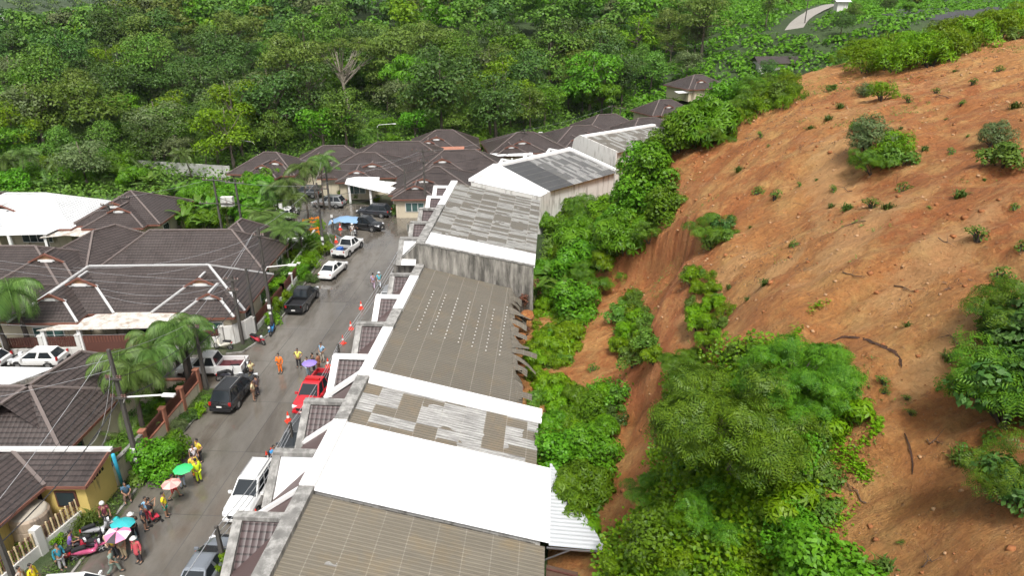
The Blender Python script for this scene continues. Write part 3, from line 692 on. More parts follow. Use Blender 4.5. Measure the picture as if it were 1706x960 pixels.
def villa(label, cx, cy, W=14, D=11, rot=0.0, zr=5.6, ze=2.8, wings=((-4.5, 4.2, 1.6), (-7, 3.4, 4.2)), tile='tile', ridge='ridge', wall='wall_cream', board='board', group=None, name='house', windows=True, zshift=0.0):
    """main hip roof, ridge along local x, front is -y. wings = (x, halfwidth, reach beyond the main eave)"""
    r_ = house_root(name, label, (cx, cy), 'house', group)
    c, s = math.cos(rot), math.sin(rot)
    def P(x, y, z): return Vector((cx + x * c - y * s, cy + x * s + y * c, z + zshift))
    t = MB(); rd = MB(); wl = MB()
    hip(t, rd, cx, cy, W, D, ze + zshift, zr + zshift, rot)
    wl.prism([P(-W / 2 + .6, -D / 2 + .6, 0), P(W / 2 - .6, -D / 2 + .6, 0), P(W / 2 - .6, D / 2 - .6, 0), P(-W / 2 + .6, D / 2 - .6, 0)], zshift, ze + .1 + zshift)
    gb = MB(); gt = MB()
    sl = (zr - ze) / (D / 2)
    fas = MB()
    def fascia(a, b): fas.beam(a - Vector((0, 0, .1)), b - Vector((0, 0, .1)), .06, .2)
    fascia(P(-W / 2, -D / 2, ze), P(W / 2, -D / 2, ze)); fascia(P(W / 2, -D / 2, ze), P(W / 2, D / 2, ze)); fascia(P(-W / 2, -D / 2, ze), P(-W / 2, D / 2, ze))
    for k, (wx, hw, reach) in enumerate(wings):
        reach = max(reach, .12)
        zw = ze + hw * sl; ye = -D / 2 - reach; gh_ = .78; yg = ye + hw * (1 - gh_ * 0.42)      # gablet sits part-way up the hip
        zg0 = ze + (yg - ye) * sl; hwg = (zw - zg0) / sl
        yb = -D / 2 + (zw - ze) / sl                  # where the ridge meets the main slope
        t.face([P(wx - hw, ye, ze), P(wx + hw, ye, ze), P(wx + hwg, yg, zg0), P(wx - hwg, yg, zg0)])
        t.face([P(wx + hw, ye, ze), P(wx + hw, -D / 2, ze), P(wx, yb, zw), P(wx, yg - .15, zw), P(wx + hwg, yg, zg0)])
        t.face([P(wx - hw, -D / 2, ze), P(wx - hw, ye, ze), P(wx - hwg, yg, zg0), P(wx, yg - .15, zw), P(wx, yb, zw)])
        gb = MB(); gt = MB(); gb.face([P(wx - hwg * .92, yg - .04, zg0 + .05), P(wx + hwg * .92, yg - .04, zg0 + .05), P(wx, yg - .10, zw - .05)])
        gt.beam(P(wx - hwg * .55, yg - .12, zg0 + .12), P(wx + hwg * .55, yg - .12, zg0 + .12), .12, .26)
        gb.build('gable_board', M[board], r_, world=True); gt.build('gable_trim', M['white_trim'], r_, world=True)
        for sx in (-1, 1):
            fas.beam(P(wx, yg - .22, zw + .03), P(wx + sx * (hwg + .25), yg - .2, zg0 - .02), .14, .16)
            rd.beam(P(wx + sx * hwg, yg, zg0 + .05), P(wx + sx * hw, ye, ze + .05), .2, .12)
            rd.beam(P(wx + sx * hwg * .4, yg - .12, zg0 + .04), P(wx + sx * (hwg + .35), yg - .12, zg0 + .04), .12, .10)
            fascia(P(wx + sx * hw, ye, ze), P(wx + sx * hw, -D / 2, ze))
        rd.beam(P(wx, yg, zw + .05), P(wx, yb, zw + .05), .2, .12)
        fascia(P(wx - hw, ye, ze), P(wx + hw, ye, ze))
        wl.prism([P(wx - hw + .5, ye + .5, 0), P(wx + hw - .5, ye + .5, 0), P(wx + hw - .5, -D / 2 + .7, 0), P(wx - hw + .5, -D / 2 + .7, 0)], zshift, ze + .1 + zshift - .004 * (k + 1))
        if windows:
            f_ = MB(); f_.box(P(wx, ye + .47, 1.55), (2.6, .08, 1.3), rot); w_o = f_.build('window', M['white_trim'], r_, world=True)
            g_ = MB()
            for q in (-.84, 0, .84): g_.box(P(wx + q, ye + .42, 1.55), (.74, .03, 1.14), rot)
            g_.build('pane', M['green_glass'], w_o, world=True)
    t.build('roof', M[tile], r_, world=True)
    rd.build('ridge_cap', M[ridge], r_, world=True); wl.build('wall', M[wall], r_, world=True)
    fas.build('fascia', M['fascia'], r_, world=True)
    if windows:
        for (sx, sy) in ((1, -.25), (1, .25)):
            f_ = MB(); f_.box(P(W / 2 - .58, D * sy, 1.6), (.08, 1.6, 1.1), rot); w_o = f_.build('window', M['white_trim'], r_, world=True)
            g_ = MB(); g_.box(P(W / 2 - .53, D * sy, 1.6), (.03, 1.4, .94), rot); g_.build('pane', M['glass'], w_o, world=True)
    return r_
def canopy(parent, pts, name='canopy', m='sheet_white', posts=(), th=.06):
    mb = MB(); n = len(pts); lo = [Vector(p) - Vector((0, 0, th)) for p in pts]
    mb.idx([Vector(p) for p in pts] + lo, [tuple(range(n)), tuple(range(n, 2 * n))[::-1]] + [(i, n + i, n + (i + 1) % n, (i + 1) % n) for i in range(n)])
    o_ = mb.build(name, M[m], parent, world=True)
    for p in posts:
        b = MB(); b.box((p[0], p[1], p[2] / 2), (.3, .3, p[2])); b.build('post', M['white_trim'], parent, world=True)
    return o_
# white-ridged pair of houses in the middle of the left block
H4 = villa('double house with white painted ridge lines and a pale carport roof behind the brown fence', -33.2, 58.2, 19.4, 8.6, 0.03, 5.5, 2.8,
    wings=((-5.3, 3.8, .2), (-6.6, 2.9, 1.9), (5.3, 3.6, .15), (6.7, 2.5, 1.3)), ridge='ridge_white')
canopy(H4, [(-39.6, 50.9, 2.55), (-29.0, 51.5, 2.55), (-29.2, 54.0, 2.75), (-31.6, 55.4, 2.95), (-35.4, 55.4, 2.95), (-36.2, 53.2, 2.75)], 'carport_roof', 'sheet_rusty', [(-36.4, 51.4, 2.45), (-39.3, 51.2, 2.45), (-29.4, 51.8, 2.45)])
H4b = villa('wide plain brown hip roof directly behind the white ridged double house', -33.3, 67.4, 17.0, 8.6, 0.02, 5.9, 2.9, wings=(), windows=True)
H4c = villa('brown roofed house end behind the wide plain hip roof beside the palms', -29.7, 71.3, 9.0, 7.6, R(88), 5.7, 2.9, wings=())
H5 = villa('brown hip roof with a side wing west of the white ridged double house', -50.0, 63.8, 15.0, 9.4, 0.0, 5.4, 2.8, wings=((4.9, 4.5, -1.0),), windows=False)
H5w = villa('brown cross wing roof joined behind the side street house', -43.4, 69.4, 10.5, 8.0, R(62), 5.5, 2.8, wings=(), windows=False)
H5l = villa('low brown lean-to roof beside the tall fence palm', -46.6, 56.4, 12.4, 7.8, 0.0, 4.4, 2.6, wings=(), windows=False)
H6 = villa('bungalow with a white painted tile roof and white veranda', -60.6, 83.0, 16.5, 11.4, 0.0, 5.6, 2.8, wings=((-1.3, 4.3, -.3), (-2.6, 3.4, 1.6)), tile='tile_white', ridge='white_trim', wall='wall_cream', board='dark', windows=False)
H7 = villa('brown roofed bungalow with two orange gablets beside the white roof', -48.2, 84.2, 10.6, 10.8, 0.05, 5.6, 2.8, wings=((-1.0, 4.1, -.4), (.3, 3.6, 1.3)))
H7b = villa('brown hip roof at the edge of the picture behind the white roofed bungalow', -71.5, 86.0, 14, 10, 0, 5.4, 2.8, wings=(), windows=False)
canopy(H6, [(-66, 74.6, 2.75), (-54.2, 75.6, 2.75), (-53.6, 78.6, 2.9), (-66, 78.0, 2.9)], 'veranda_roof', 'sheet_white', [(-54.6, 75.9, 2.65), (-58.5, 75.4, 2.65), (-63, 75.0, 2.65)])
m_ = MB(); m_.box((-60, 75.6, .45), (11.5, .15, .9)); m_.build('veranda_wall', M['white_trim'], H6, world=True)
f_ = MB(); f_.box((-56.8, 77.55, 1.7), (3.6, .1, 1.3)); wo_ = f_.build('window', M['white_trim'], H6, world=True)
g_ = MB()
for q in range(4): g_.box((-58.15 + q * .9, 77.48, 1.7), (.78, .04, 1.1))
g_.build('pane', M['glass'], wo_, world=True)
cn = house_root('carport', 'crumpled pale carport sheet between the white roof and brown roof', (-52.5, 78), 'carport')
canopy(cn, [(-55.0, 75.4, 2.35), (-52.2, 75.9, 2.5), (-50.3, 76.0, 2.3), (-49.3, 78.2, 2.6), (-51.2, 79.8, 2.7), (-54.8, 81.6, 2.75)], 'sheet', 'sheet_rusty', [(-54.6, 75.8, 2.3), (-50.6, 76.2, 2.3)])
# near left: brown hip house
H1 = villa('large brown hip roof beside the palms in front of the side street', -36.4, 37.4, 19.0, 7.4, 0.0, 5.3, 2.8, wings=(), wall='wall_cream')
t = MB(); rd = MB(); fas = MB()
hip(t, rd, -30.3, 40.4, 10.2, 6.8, 2.8, 5.3, R(82), (False, True))
t.build('roof', M['tile'], H1, world=True); rd.build('ridge_cap', M['ridge'], H1, world=True)
m_ = MB(); m_.prism([(-33.0, 37), (-27.3, 36.2), (-26.8, 44.2), (-32.4, 44.8)], 0, 2.85); m_.build('wall', M['wall_cream'], H1, world=True)
canopy(H1, [(-44, 42.0, 2.7), (-35.8, 42.0, 2.7), (-34.2, 44.6, 2.6), (-44, 44.9, 2.6)], 'carport_roof', 'sheet_white', [(-34.8, 44.2, 2.5), (-40, 44.5, 2.5)])
# yellow house with a gable to the street
H2 = house_root('yellow_house', 'yellow walled house with a vented gable facing the street and a white roof gutter', (-29, 30), 'house')
t = MB(); rd = MB(); gb = MB(); fas = MB()
rz, ez = 3.55, 2.7; xE = -23.95; yR = 33.0
t.face([(-26.3, 31.0, ez), (xE - .05, 31.0, ez), (xE + .35, yR, rz), (-29.2, yR, rz)])
t.face([(xE + .3, 34.2, 3.0), (-34, 34.2, 3.0), (-34, yR, rz), (xE + .35, yR, rz)])
t.face([(-28.6, 16, ez), (-26.3, 31.0, ez), (-29.2, yR, rz + .02), (-31.6, 16, rz + .02)]); t.face([(-31.6, 16, rz + .02), (-29.2, yR, rz + .02), (-40, yR, ez - .6), (-40, 16, ez - .6)])
t.build('roof', M['tile'], H2, world=True)
rd.beam((-26.3, 31.0, 2.78), (-29.2, yR, rz + .06), .2, .12); rd.build('ridge_cap', M['ridge'], H2, world=True)
m_ = MB(); m_.beam((-38, yR + .1, rz + .14), (xE + .5, yR + .1, rz + .14), .26, .2); m_.build('gutter', M['white_trim'], H2, world=True)
m_ = MB(); m_.face([(-24.35, 31.3, 0), (-24.35, 34.0, 0), (-24.35, 34.0, 2.95), (-24.35, yR, rz - .1), (-24.35, 31.3, 2.75)])
m_.face([(-26.9, 31.3, 0), (-24.35, 31.3, 0), (-24.35, 31.3, 2.75), (-26.9, 31.3, 2.75)]); m_.face([(-29.4, 16, 0), (-27.1, 31.3, 0), (-27.1, 31.3, 2.85), (-29.4, 16, 2.85)])
m_.face([(-28.2, 29.9, 0), (-27, 29.9, 0), (-27, 29.9, 2.8), (-28.2, 29.9, 2.8)]) if False else None
m_.build('wall', M['wall_yellow'], H2, world=True)
m_ = MB(); m_.face([(-27.6, 31.2, 0), (-26.85, 31.2, 0), (-26.85, 31.2, 2.6), (-27.6, 31.2, 2.6)]); m_.build('door', M['dark'], H2, world=True)
fas.beam((xE - .05, 31.0, ez - .08), (xE + .35, yR, rz - .05), .08, .22); fas.beam((xE + .35, yR, rz - .05), (xE + .3, 34.2, 2.92), .08, .22); fas.beam((-26.3, 30.98, ez - .1), (xE - .05, 30.98, ez - .1), .08, .18); fas.beam((-28.58, 16, ez - .1), (-26.28, 31.0, ez - .1), .08, .18)
fas.build('fascia', M['fascia'], H2, world=True)
for r2 in range(2):
    for q in range(5):
        m_ = MB(); m_.box((-24.335, 32.0 + q * .28, 2.25 + r2 * .34), (.03, .17, .2)); m_.build('vent', M['dark'], H2, world=True)
f_ = MB(); f_.box((-25.5, 31.26, 1.6), (1.2, .08, 1.1)); wo_ = f_.build('window', M['brown_metal'], H2, world=True); g_ = MB(); g_.box((-25.5, 31.21, 1.6), (1.0, .03, .9)); g_.build('pane', M['glass'], wo_, world=True)
for yy in (26.0, 22.6):
    xw = -29.4 + (yy - 16) * .1503; f_ = MB(); f_.box((xw + .03, yy, 1.5), (.1, 2.2, 1.4), -.149); wo_ = f_.build('window', M['white_trim'], H2, world=True)
    g_ = MB()
    for q in range(4): g_.box((xw + .09 + (-.78 + q * .52) * .15, yy - .78 + q * .52, 1.5), (.04, .42, 1.2), -.149)
    g_.build('pane', M['glass'], wo_, world=True)
m_ = MB(); pa, pb = G(188, 758, 3.45), G(203, 806, .35); m_.tube([pa, pa.lerp(pb, .5), pb, pb + Vector((.15, -.12, -.1))], .10, 8)
dp = m_.build('downpipe', paint('cyan_pipe', (.05, .42, .62), .4, .05), None, smooth=True); tag(dp, 'bright cyan pipe leaning against the white street wall', 'pipe')
tk = empty('water_tank', (-26.75, 29.9, 0), 0, 'beige round water tank beside the yellow house', 'water tank')
m_ = MB(); m_.lathe([(.95, 0), (1.0, .1), (1.0, .5), (.98, .55), (1.0, .6), (1.0, 1.1), (.98, 1.15), (1.0, 1.2), (1.0, 1.75), (.9, 1.9)], (0, 0, 0), 28)
m_.build('tank_body', paint('beige_tank', (.42, .33, .25), .6, .12, 1.5, dirt=.3), tk, smooth=False)
m_ = MB(); m_.lathe([(.92, 1.9), (.86, 1.98), (.3, 2.08), (.28, 2.14), (.05, 2.15)], (0, 0, 0), 28); m_.build('lid', paint('tank_lid', (.40, .36, .30), .6, .1), tk)

# far side of the bend: row of brown bungalows
GV = 'brown roofed bungalows beyond the bend'
vil = [  # cx, cy, W, D, rot, wings, label
 (-11.0, 98.6, 12.8, 12.0, .03, ((-1.7, 4.0, .2), (-2.6, 3.1, 2.2)), 'brown bungalow facing the end of the road with a small white gate'),
 (-23.0, 108.4, 14.5, 12.0, .08, ((1.0, 3.9, .2), (-1.0, 3.0, 2.6)), 'brown bungalow with the white carport canopy across from the parked cars'),
 (-38.6, 108.8, 11, 9, -.1, ((1.8, 3.2, .2), (.6, 2.8, 2.0)), 'small brown bungalow furthest west at the forest edge'),
 (-8.5, 110.5, 15, 10, .15, ((-3, 3.6, .2),), 'broad brown roof behind the stained terrace blocks'),
 (-19.5, 117.5, 17, 10, .1, (), 'plain brown roof second line behind the carport canopy bungalow'),
 (-12.6, 128.8, 13, 10, .08, ((-1.5, 3.6, -.4), (-3.0, 3.0, 1.6)), 'bungalow with a reddish porch roof behind the round garden tree'),
 (2.4, 126.5, 15, 12, .18, ((-1.2, 4.0, -.6), (-3.6, 3.2, 1.8)), 'brown bungalow with twin gablets behind the bleached terrace roof'),
 (13.5, 133.5, 16, 12, .3, ((0, 4.0, -.5), (-3.2, 3.2, 1.6)), 'big brown hip roof next to the leaning street lamps'),
 (27.5, 141.5, 14, 10, .4, ((-2.2, 3.4, .4),), 'brown bungalow behind the two tall poles near the slope'),
 (34.0, 156.0, 12, 9, .4, ((-1, 3.2, .6),), 'dark brown roof half hidden by banana plants'),
 (44.0, 168.5, 12, 10, .4, ((-1.5, 3.4, .6),), 'most distant brown roof above a strip of white wall'),
 (-29.8, 114.0, 13.5, 10, .05, ((-2, 3.4, .3),), 'brown roof between the smallest bungalow and the white canopy bungalow'),
 (20.0, 146.5, 13, 9, .35, (), 'low brown roof in the second line behind the two tall poles')]
VH = []
for (cx, cy, W_, D_, rt, wg, lb) in vil:
    VH.append(villa(lb, cx, cy, W_, D_, rt, 5.4, 2.8, wings=wg, group=GV, windows=(cy < 112), zshift=T(cx, cy) if cy > 125 else 0))
canopy(VH[1], [(-24.6, 98.4, 2.9), (-16.2, 92.6, 2.8), (-14.9, 94.0, 3.05), (-17.6, 96.0, 3.15), (-16.8, 97.6, 3.3), (-19.6, 98.8, 3.3), (-19.8, 100.4, 3.4), (-24.8, 101.4, 3.3)], 'canopy', 'sheet_white', [(-24.0, 98.4, 2.8), (-20.4, 96.0, 2.75), (-16.6, 93.4, 2.7)])
canopy(VH[6], [(-4.4, 117.2, 3.0), (3.6, 118.0, 2.9), (3.6, 119.6, 3.1), (-4.4, 118.8, 3.1)], 'canopy', 'sheet_white', [(-5, 115.2, 2.9), (0, 115.8, 2.9), (5.6, 116.3, 2.8)])
canopy(VH[5], [(-19.6, 120.2, 3.1), (-8.6, 121.6, 3.0), (-8.6, 123.6, 3.4), (-19.6, 122.2, 3.4)], 'porch_roof', 'terracotta', [(-19.2, 120.6, 3.0), (-9, 122, 2.9)])
canopy(VH[8], [(21.0, 133.2, 3.6), (31.5, 137.2, 3.6), (30.5, 140.2, 3.8), (20.5, 136.2, 3.8)], 'canopy', 'sheet_white', [(21.4, 133.6, 3.5), (31, 137.4, 3.5)])
canopy(VH[10], [(38, 161.2, T(44, 165) + 2.8), (49, 165, T(44, 165) + 2.8), (48.3, 166.5, T(44, 165) + 3), (37.5, 163, T(44, 165) + 3)], 'canopy', 'sheet_white')
# distant building and grey roof across the valley
for lb, px, py, W_, D_, tl in (('grey roofed shed in the valley beyond the hill crest', 1290, 112, 9, 5, 'tile'), ('tiny white hut beside the pale track', 1399, 20, 3.2, 2.6, 'sheet_white'), ('distant white walled house among the trees on the plain', 82, 38, 12, 9, 'tile'), ('distant pink roofed house on the plain', 128, 24, 16, 10, 'terracotta'), ('distant low grey roof left of the lattice tower', 24, 62, 18, 12, 'tile')):
    p = thit(px, py); r_ = house_root('distant_house', lb, p, 'house'); z0 = p.z - (2.2 if 'shed' in lb else 0)
    m_ = MB(); m_.prism([(p.x - W_ / 2, p.y - D_ / 2), (p.x + W_ / 2, p.y - D_ / 2), (p.x + W_ / 2, p.y + D_ / 2), (p.x - W_ / 2, p.y + D_ / 2)], z0 - 2, z0 + 3); m_.build('wall', M['wall_white'], r_, world=True)
    t = MB(); rd = MB(); hip(t, rd, p.x, p.y, W_ + 1.4, D_ + 1.4, z0 + 3, z0 + 3 + D_ * .28, 0, (False, False)); t.build('roof', M[tl], r_, world=True)
# ------------------------------------------------------------------ foliage building blocks (numpy)
L_ = {}
L_['bush'] = leaf_mat('bush_leaves', (.045, .14, .016), (.14, .31, .042), 1.0, .3)
L_['lime'] = leaf_mat('lime_leaves', (.075, .18, .018), (.19, .34, .04), 1.0, .3)
L_['deep'] = leaf_mat('deep_green_leaves', (.028, .082, .018), (.085, .175, .036), .95, .22)
L_['olive'] = leaf_mat('olive_leaves', (.065, .125, .022), (.155, .235, .045), .95, .25)
L_['dusty'] = leaf_mat('dusty_green_leaves', (.07, .13, .040), (.155, .225, .07), .85, .25)
L_['mid'] = leaf_mat('mid_green_leaves', (.050, .135, .020), (.145, .275, .045), .95, .28)
L_['acacia'] = leaf_mat('acacia_leaves', (.035, .115, .020), (.15, .30, .04), 1.0, .28)
L_['russet'] = leaf_mat('russet_leaves', (.12, .06, .03), (.24, .11, .06), .9, .2)
L_['palm'] = leaf_mat('palm_leaves', (.045, .11, .020), (.13, .24, .05), .9, .25)
L_['banana'] = leaf_mat('banana_leaves', (.06, .16, .02), (.13, .26, .045), .95, .35)
L_['grass'] = leaf_mat('grass_blades', (.05, .10, .018), (.11, .18, .04), .95, .25)
BARK = paint('tree_bark', (.14, .115, .09), .85, .35, 2); BARK_D = paint('dark_bark', (.06, .048, .04), .85, .35, 2)

def unit(v): return v / np.maximum(np.linalg.norm(v, axis=1, keepdims=True), 1e-6)
def quads_from(c, n, size, aspect=.55, droop=.15, rng=None, direction=None):
    """diamond leaves: centre c, normal n, length size"""
    N = len(c); rng = rng or RNG
    n = unit(n)
    d = rng.normal(size=(N, 3)) if direction is None else direction
    t = unit(d - n * np.sum(d * n, axis=1, keepdims=True)); b = np.cross(n, t)
    s = size[:, None]; w_ = s * aspect
    base = c - t * s * .5; tip = c + t * s * .5 - n * s * droop
    l = c + b * w_ * .5 - t * s * .06; r_ = c - b * w_ * .5 - t * s * .06
    V_ = np.stack([base, r_, tip, l], axis=1).reshape(-1, 3)
    Q = np.arange(N * 4).reshape(-1, 4)
    return V_, Q
def lobes(rng, n, rad, h, z0, flat=.8, top=False, lr=(.28, .48)):
    """blob centres spread through a dome"""
    out = []
    for _ in range(n):
        a = rng.uniform(0, 2 * np.pi); q = np.sqrt(rng.uniform(.02, 1)); 
        r_ = rad * q * .72; zz = rng.uniform(.25, 1) if not top else rng.uniform(.7, 1)
        zmax = np.sqrt(max(0, 1 - (q * .72) ** 2)); z = z0 + h * zz * zmax * .8
        out.append((r_ * np.cos(a), r_ * np.sin(a), z, rng.uniform(*lr) * rad, flat))
    return out
def shell(rng, lb, per_area, size, jit=.2, up=.35):
    C_ = []; N_ = []; S_ = []
    for (x, y, z, r_, fl) in lb:
        k = max(6, int(per_area * 4 * np.pi * r_ * r_ * .8))
        d = unit(rng.normal(size=(k, 3))); d[:, 2] = np.where(d[:, 2] < -.35, -d[:, 2], d[:, 2])
        rr_ = r_ * (1 - np.abs(rng.normal(0, jit, k)))[:, None]
        # bumpy surface so that each blob breaks into clumps
        ph = rng.uniform(0, 6, 3); bump_ = 1 + .16 * np.sin(d[:, 0] * 5 + ph[0]) * np.sin(d[:, 1] * 5 + ph[1]) + .12 * np.sin(d[:, 2] * 7 + ph[2])
        p = d * rr_ * bump_[:, None]; p[:, 2] *= fl
        C_.append(p + np.array([x, y, z])); nn = d + np.array([0, 0, up]) + rng.normal(0, .32, (k, 3)); N_.append(nn); S_.append(rng.uniform(.7, 1.25, k) * size)
    return np.concatenate(C_), np.concatenate(N_), np.concatenate(S_)
def fronds(rng, c, n, L, pairs=5, lw=.28):
    """pinnate leaf at each point: a rib carrying pairs of leaflets"""
    N = len(c); n = unit(n); d = rng.normal(size=(N, 3)); t = unit(d - n * np.sum(d * n, axis=1, keepdims=True)); b = np.cross(n, t)
    Vs = []
    for k in range(pairs):
        q = (k + .5) / pairs; p = c + t * (L * (q - .3))[:, None] - n * (L * q * q * .35)[:, None]
        w_ = (L * .42 * (1 - .45 * q))[:, None]; hw = (L * lw / pairs * 1.6)[:, None]
        for sgn in (-1, 1):
            e = p + b * w_ * sgn + t * w_ * .35 - n * w_ * .18
            m = (p + e) / 2
            Vs.append(np.stack([p, m - t * hw * .5, e, m + t * hw * .5], axis=1))
    V_ = np.concatenate(Vs, axis=0).reshape(-1, 3); return V_, np.arange(len(V_)).reshape(-1, 4)
def stars(rng, c, n, L, k=6, w_=.3, droop=.45):
    """whorl of drooping leaves at each point"""
    N = len(c); n = unit(n); d = rng.normal(size=(N, 3)); t = unit(d - n * np.sum(d * n, axis=1, keepdims=True)); b = np.cross(n, t)
    Vs = []
    for j in range(k):
        a = 2 * np.pi * j / k + rng.uniform(-.25, .25, N); dr = t * np.cos(a)[:, None] + b * np.sin(a)[:, None]; sd_ = np.cross(n, dr)
        Ls = (L * rng.uniform(.75, 1.15, N))[:, None]; tip = c + dr * Ls - n * Ls * droop; mid = c + dr * Ls * .55 + n * Ls * .04
        Vs.append(np.stack([c, mid - sd_ * Ls * w_ * .5, tip, mid + sd_ * Ls * w_ * .5], axis=1))
    V_ = np.concatenate(Vs, axis=0).reshape(-1, 3); return V_, np.arange(len(V_)).reshape(-1, 4)
def limbs(mb, rng, lb, h, base_r, lean=(0, 0), split=.35):
    """tapered trunk with limbs towards the blobs"""
    fork = Vector((lean[0] * .5, lean[1] * .5, h * split)); top = Vector((lean[0], lean[1], h * (.8 if h > 7 else .55)))
    mid = Vector((lean[0] * .2 + rng.uniform(-.1, .1), lean[1] * .2, h * split * .5))
    mb.tube([(0, 0, -.6), mid, fork, (fork + top) / 2 + Vector((rng.uniform(-.3, .3), rng.uniform(-.3, .3), 0)), top], [base_r * 1.25, base_r, base_r * .78, base_r * .5, base_r * .2], 7)
    for (x, y, z, r_, _) in lb:
        s_ = fork.lerp(top, rng.uniform(0, .5)); e = Vector((x, y, z)); m_ = s_.lerp(e, .5) + Vector((0, 0, -r_ * .15 + rng.uniform(-.2, .4)))
        mb.tube([s_, m_, e], [base_r * .42, base_r * .26, base_r * .09], 5, cap=False)
class Plant:
    """a source plant: list of (part name, mesh) that place() copies"""
    def __init__(s, parts, h, r): s.parts = parts; s.h = h; s.r = r
def grab(o):
    me = o.data; bpy.data.objects.remove(o); return me
def make_tree(seed, r, h, n, per, size, mat, flat=.75, style='leaf', trunk=.25, crown_z=None, lean=(0, 0), bark=None, lobes_=None, top=False, jit=.18, aspect=.6, lr=(.28, .48)):
    rng = np.random.default_rng(seed)
    cz = crown_z if crown_z is not None else h * .24
    lb = lobes_ or lobes(rng, n, r, h - cz, cz, flat, top, lr)
    c, nn, s = shell(rng, lb, per, size, jit)
    if style == 'leaf': V_, Q = quads_from(c, nn, s, aspect, .15, rng)
    elif style == 'frond': V_, Q = fronds(rng, c, nn, s)
    else: V_, Q = stars(rng, c, nn, s)
    crown = grab(np_mesh('crown', V_, Q, mat))
    mb = MB(); limbs(mb, rng, lb, h, trunk, lean); tr = grab(mb.build('trunk', bark or BARK, smooth=True))
    return Plant([('trunk', tr), ('crown', crown)], h, r)
def make_bush(seed, r, h, n, per, size, mat, style='leaf', flat=.9, aspect=.6, jit=.16, stems=True, lr=(.28, .48)):
    rng = np.random.default_rng(seed); lb = lobes(rng, n, r, h, .0, flat, False, lr)
    lb = [(x, y, max(z, rr_ * .55), rr_, f) for x, y, z, rr_, f in lb]
    c, nn, s = shell(rng, lb, per, size, jit)
    if style == 'leaf': V_, Q = quads_from(c, nn, s, aspect, .15, rng)
    elif style == 'frond': V_, Q = fronds(rng, c, nn, s)
    else: V_, Q = stars(rng, c, nn, s)
    parts = []
    mb = MB()
    for (x, y, z, rr_, _) in lb[:7]: mb.tube([(x * .1, y * .1, -.3), (x * .5, y * .5, z * .5), (x, y, z)], [.05 * r ** .5, .035, .015], 5, cap=False)
    parts.append(('stem', grab(mb.build('stem', BARK_D)))); parts.append(('foliage', grab(np_mesh('foliage', V_, Q, mat))))
    return Plant(parts, h, r)
def palm_leaf_arrays(rng, L, n_seg, wdt, ang, elev, curl, leaflets=True, droop=.5, dens=1.0):
    """one arching frond; returns Nx4x3 quads"""
    out = []; p = np.array([0., 0., 0.]); e = elev; dirh = np.array([np.cos(ang), np.sin(ang), 0]); side = np.array([-np.sin(ang), np.cos(ang), 0])
    st = L / n_seg; pts = [p.copy()]; tg = []
    for k in range(n_seg):
        d = dirh * np.cos(e) + np.array([0, 0, 1.]) * np.sin(e); p = p + d * st; pts.append(p.copy()); tg.append(d); e -= curl / n_seg
    for k in range(n_seg):
        q = (k + .5) / n_seg; a, b = pts[k], pts[k + 1]; d = tg[k]; up_ = np.cross(d, side) * -1
        if leaflets:
            m = int(3 * dens)
            for j in range(m):
                c = a + (b - a) * (j + .5) / m; ll = wdt * (np.sin(np.pi * min(1, .12 + q * .9)) ** .6)
                for sg in (-1, 1):
                    dd = side * sg * .8 + d * .55; tip = c + dd * ll + np.array([0, 0, -droop * ll]); mid = c + dd * ll * .5 + up_ * .05 * ll - np.array([0, 0, droop * ll * .2]); hw = d * st / m * .42
                    out.append([c, mid - hw, tip, mid + hw])
        else:
            w0 = wdt * np.sin(np.pi * min(1, .08 + (k / n_seg) * .92)) ** .6; w1 = wdt * np.sin(np.pi * min(.98, .08 + ((k + 1) / n_seg) * .92)) ** .6
            for sg in (-1, 1):
                out.append([a, b, b + side * sg * w1 - np.array([0, 0, .25 * w1]), a + side * sg * w0 - np.array([0, 0, .25 * w0])])
        out.append([a - side * .02, b - side * .02, b + side * .02, a + side * .02])
    return out
def make_palm(seed, h, nf, L, wdt, mat, lean=.4, droop=.5, curl=2.0, tr=.12, bark=None):
    rng = np.random.default_rng(seed); qs = []
    top = np.array([lean, lean * .3, h])
    for k in range(nf):
        el_ = rng.uniform(-.1, 1.25); ang = k * 2.399 + rng.uniform(-.2, .2)
        f = palm_leaf_arrays(rng, L * rng.uniform(.8, 1.1), 9, wdt, ang, el_, curl * rng.uniform(.75, 1.2), True, droop)
        qs.extend([[v + top for v in q] for q in f])
    V_ = np.array(qs).reshape(-1, 3); cr = grab(np_mesh('crown', V_, np.arange(len(V_)).reshape(-1, 4), mat))
    mb = MB(); mb.tube([(0, 0, -.4), (lean * .1, 0, h * .35), (lean * .5, lean * .1, h * .7), (lean, lean * .3, h)], [tr * 1.5, tr, tr * .85, tr * .8], 8)
    return Plant([('trunk', grab(mb.build('trunk', bark or BARK, smooth=True))), ('crown', cr)], h + 1, L)
def make_banana(seed, h, nf, L):
    rng = np.random.default_rng(seed); qs = []
    for k in range(nf):
        f = palm_leaf_arrays(rng, L * rng.uniform(.75, 1.1), 7, .30 * L * .45, k * 2.4 + rng.uniform(-.3, .3), rng.uniform(.75, 1.35), 1.5 * rng.uniform(.6, 1.3), False)
        o_ = np.array([rng.uniform(-.3, .3), rng.uniform(-.3, .3), h * rng.uniform(.7, 1)])
        qs.extend([[v + o_ for v in q] for q in f])
    V_ = np.array(qs).reshape(-1, 3); cr = grab(np_mesh('leaves', V_, np.arange(len(V_)).reshape(-1, 4), L_['banana']))
    mb = MB(); mb.tube([(0, 0, -.3), (0, 0, h)], [.14, .1], 7); mb.tube([(.4, .2, -.3), (.3, .1, h * .8)], [.1, .07], 7)
    return Plant([('trunk', grab(mb.build('trunk', paint('banana_stem', (.13, .13, .05), .6)))), ('leaves', cr)], h + L * .6, L)
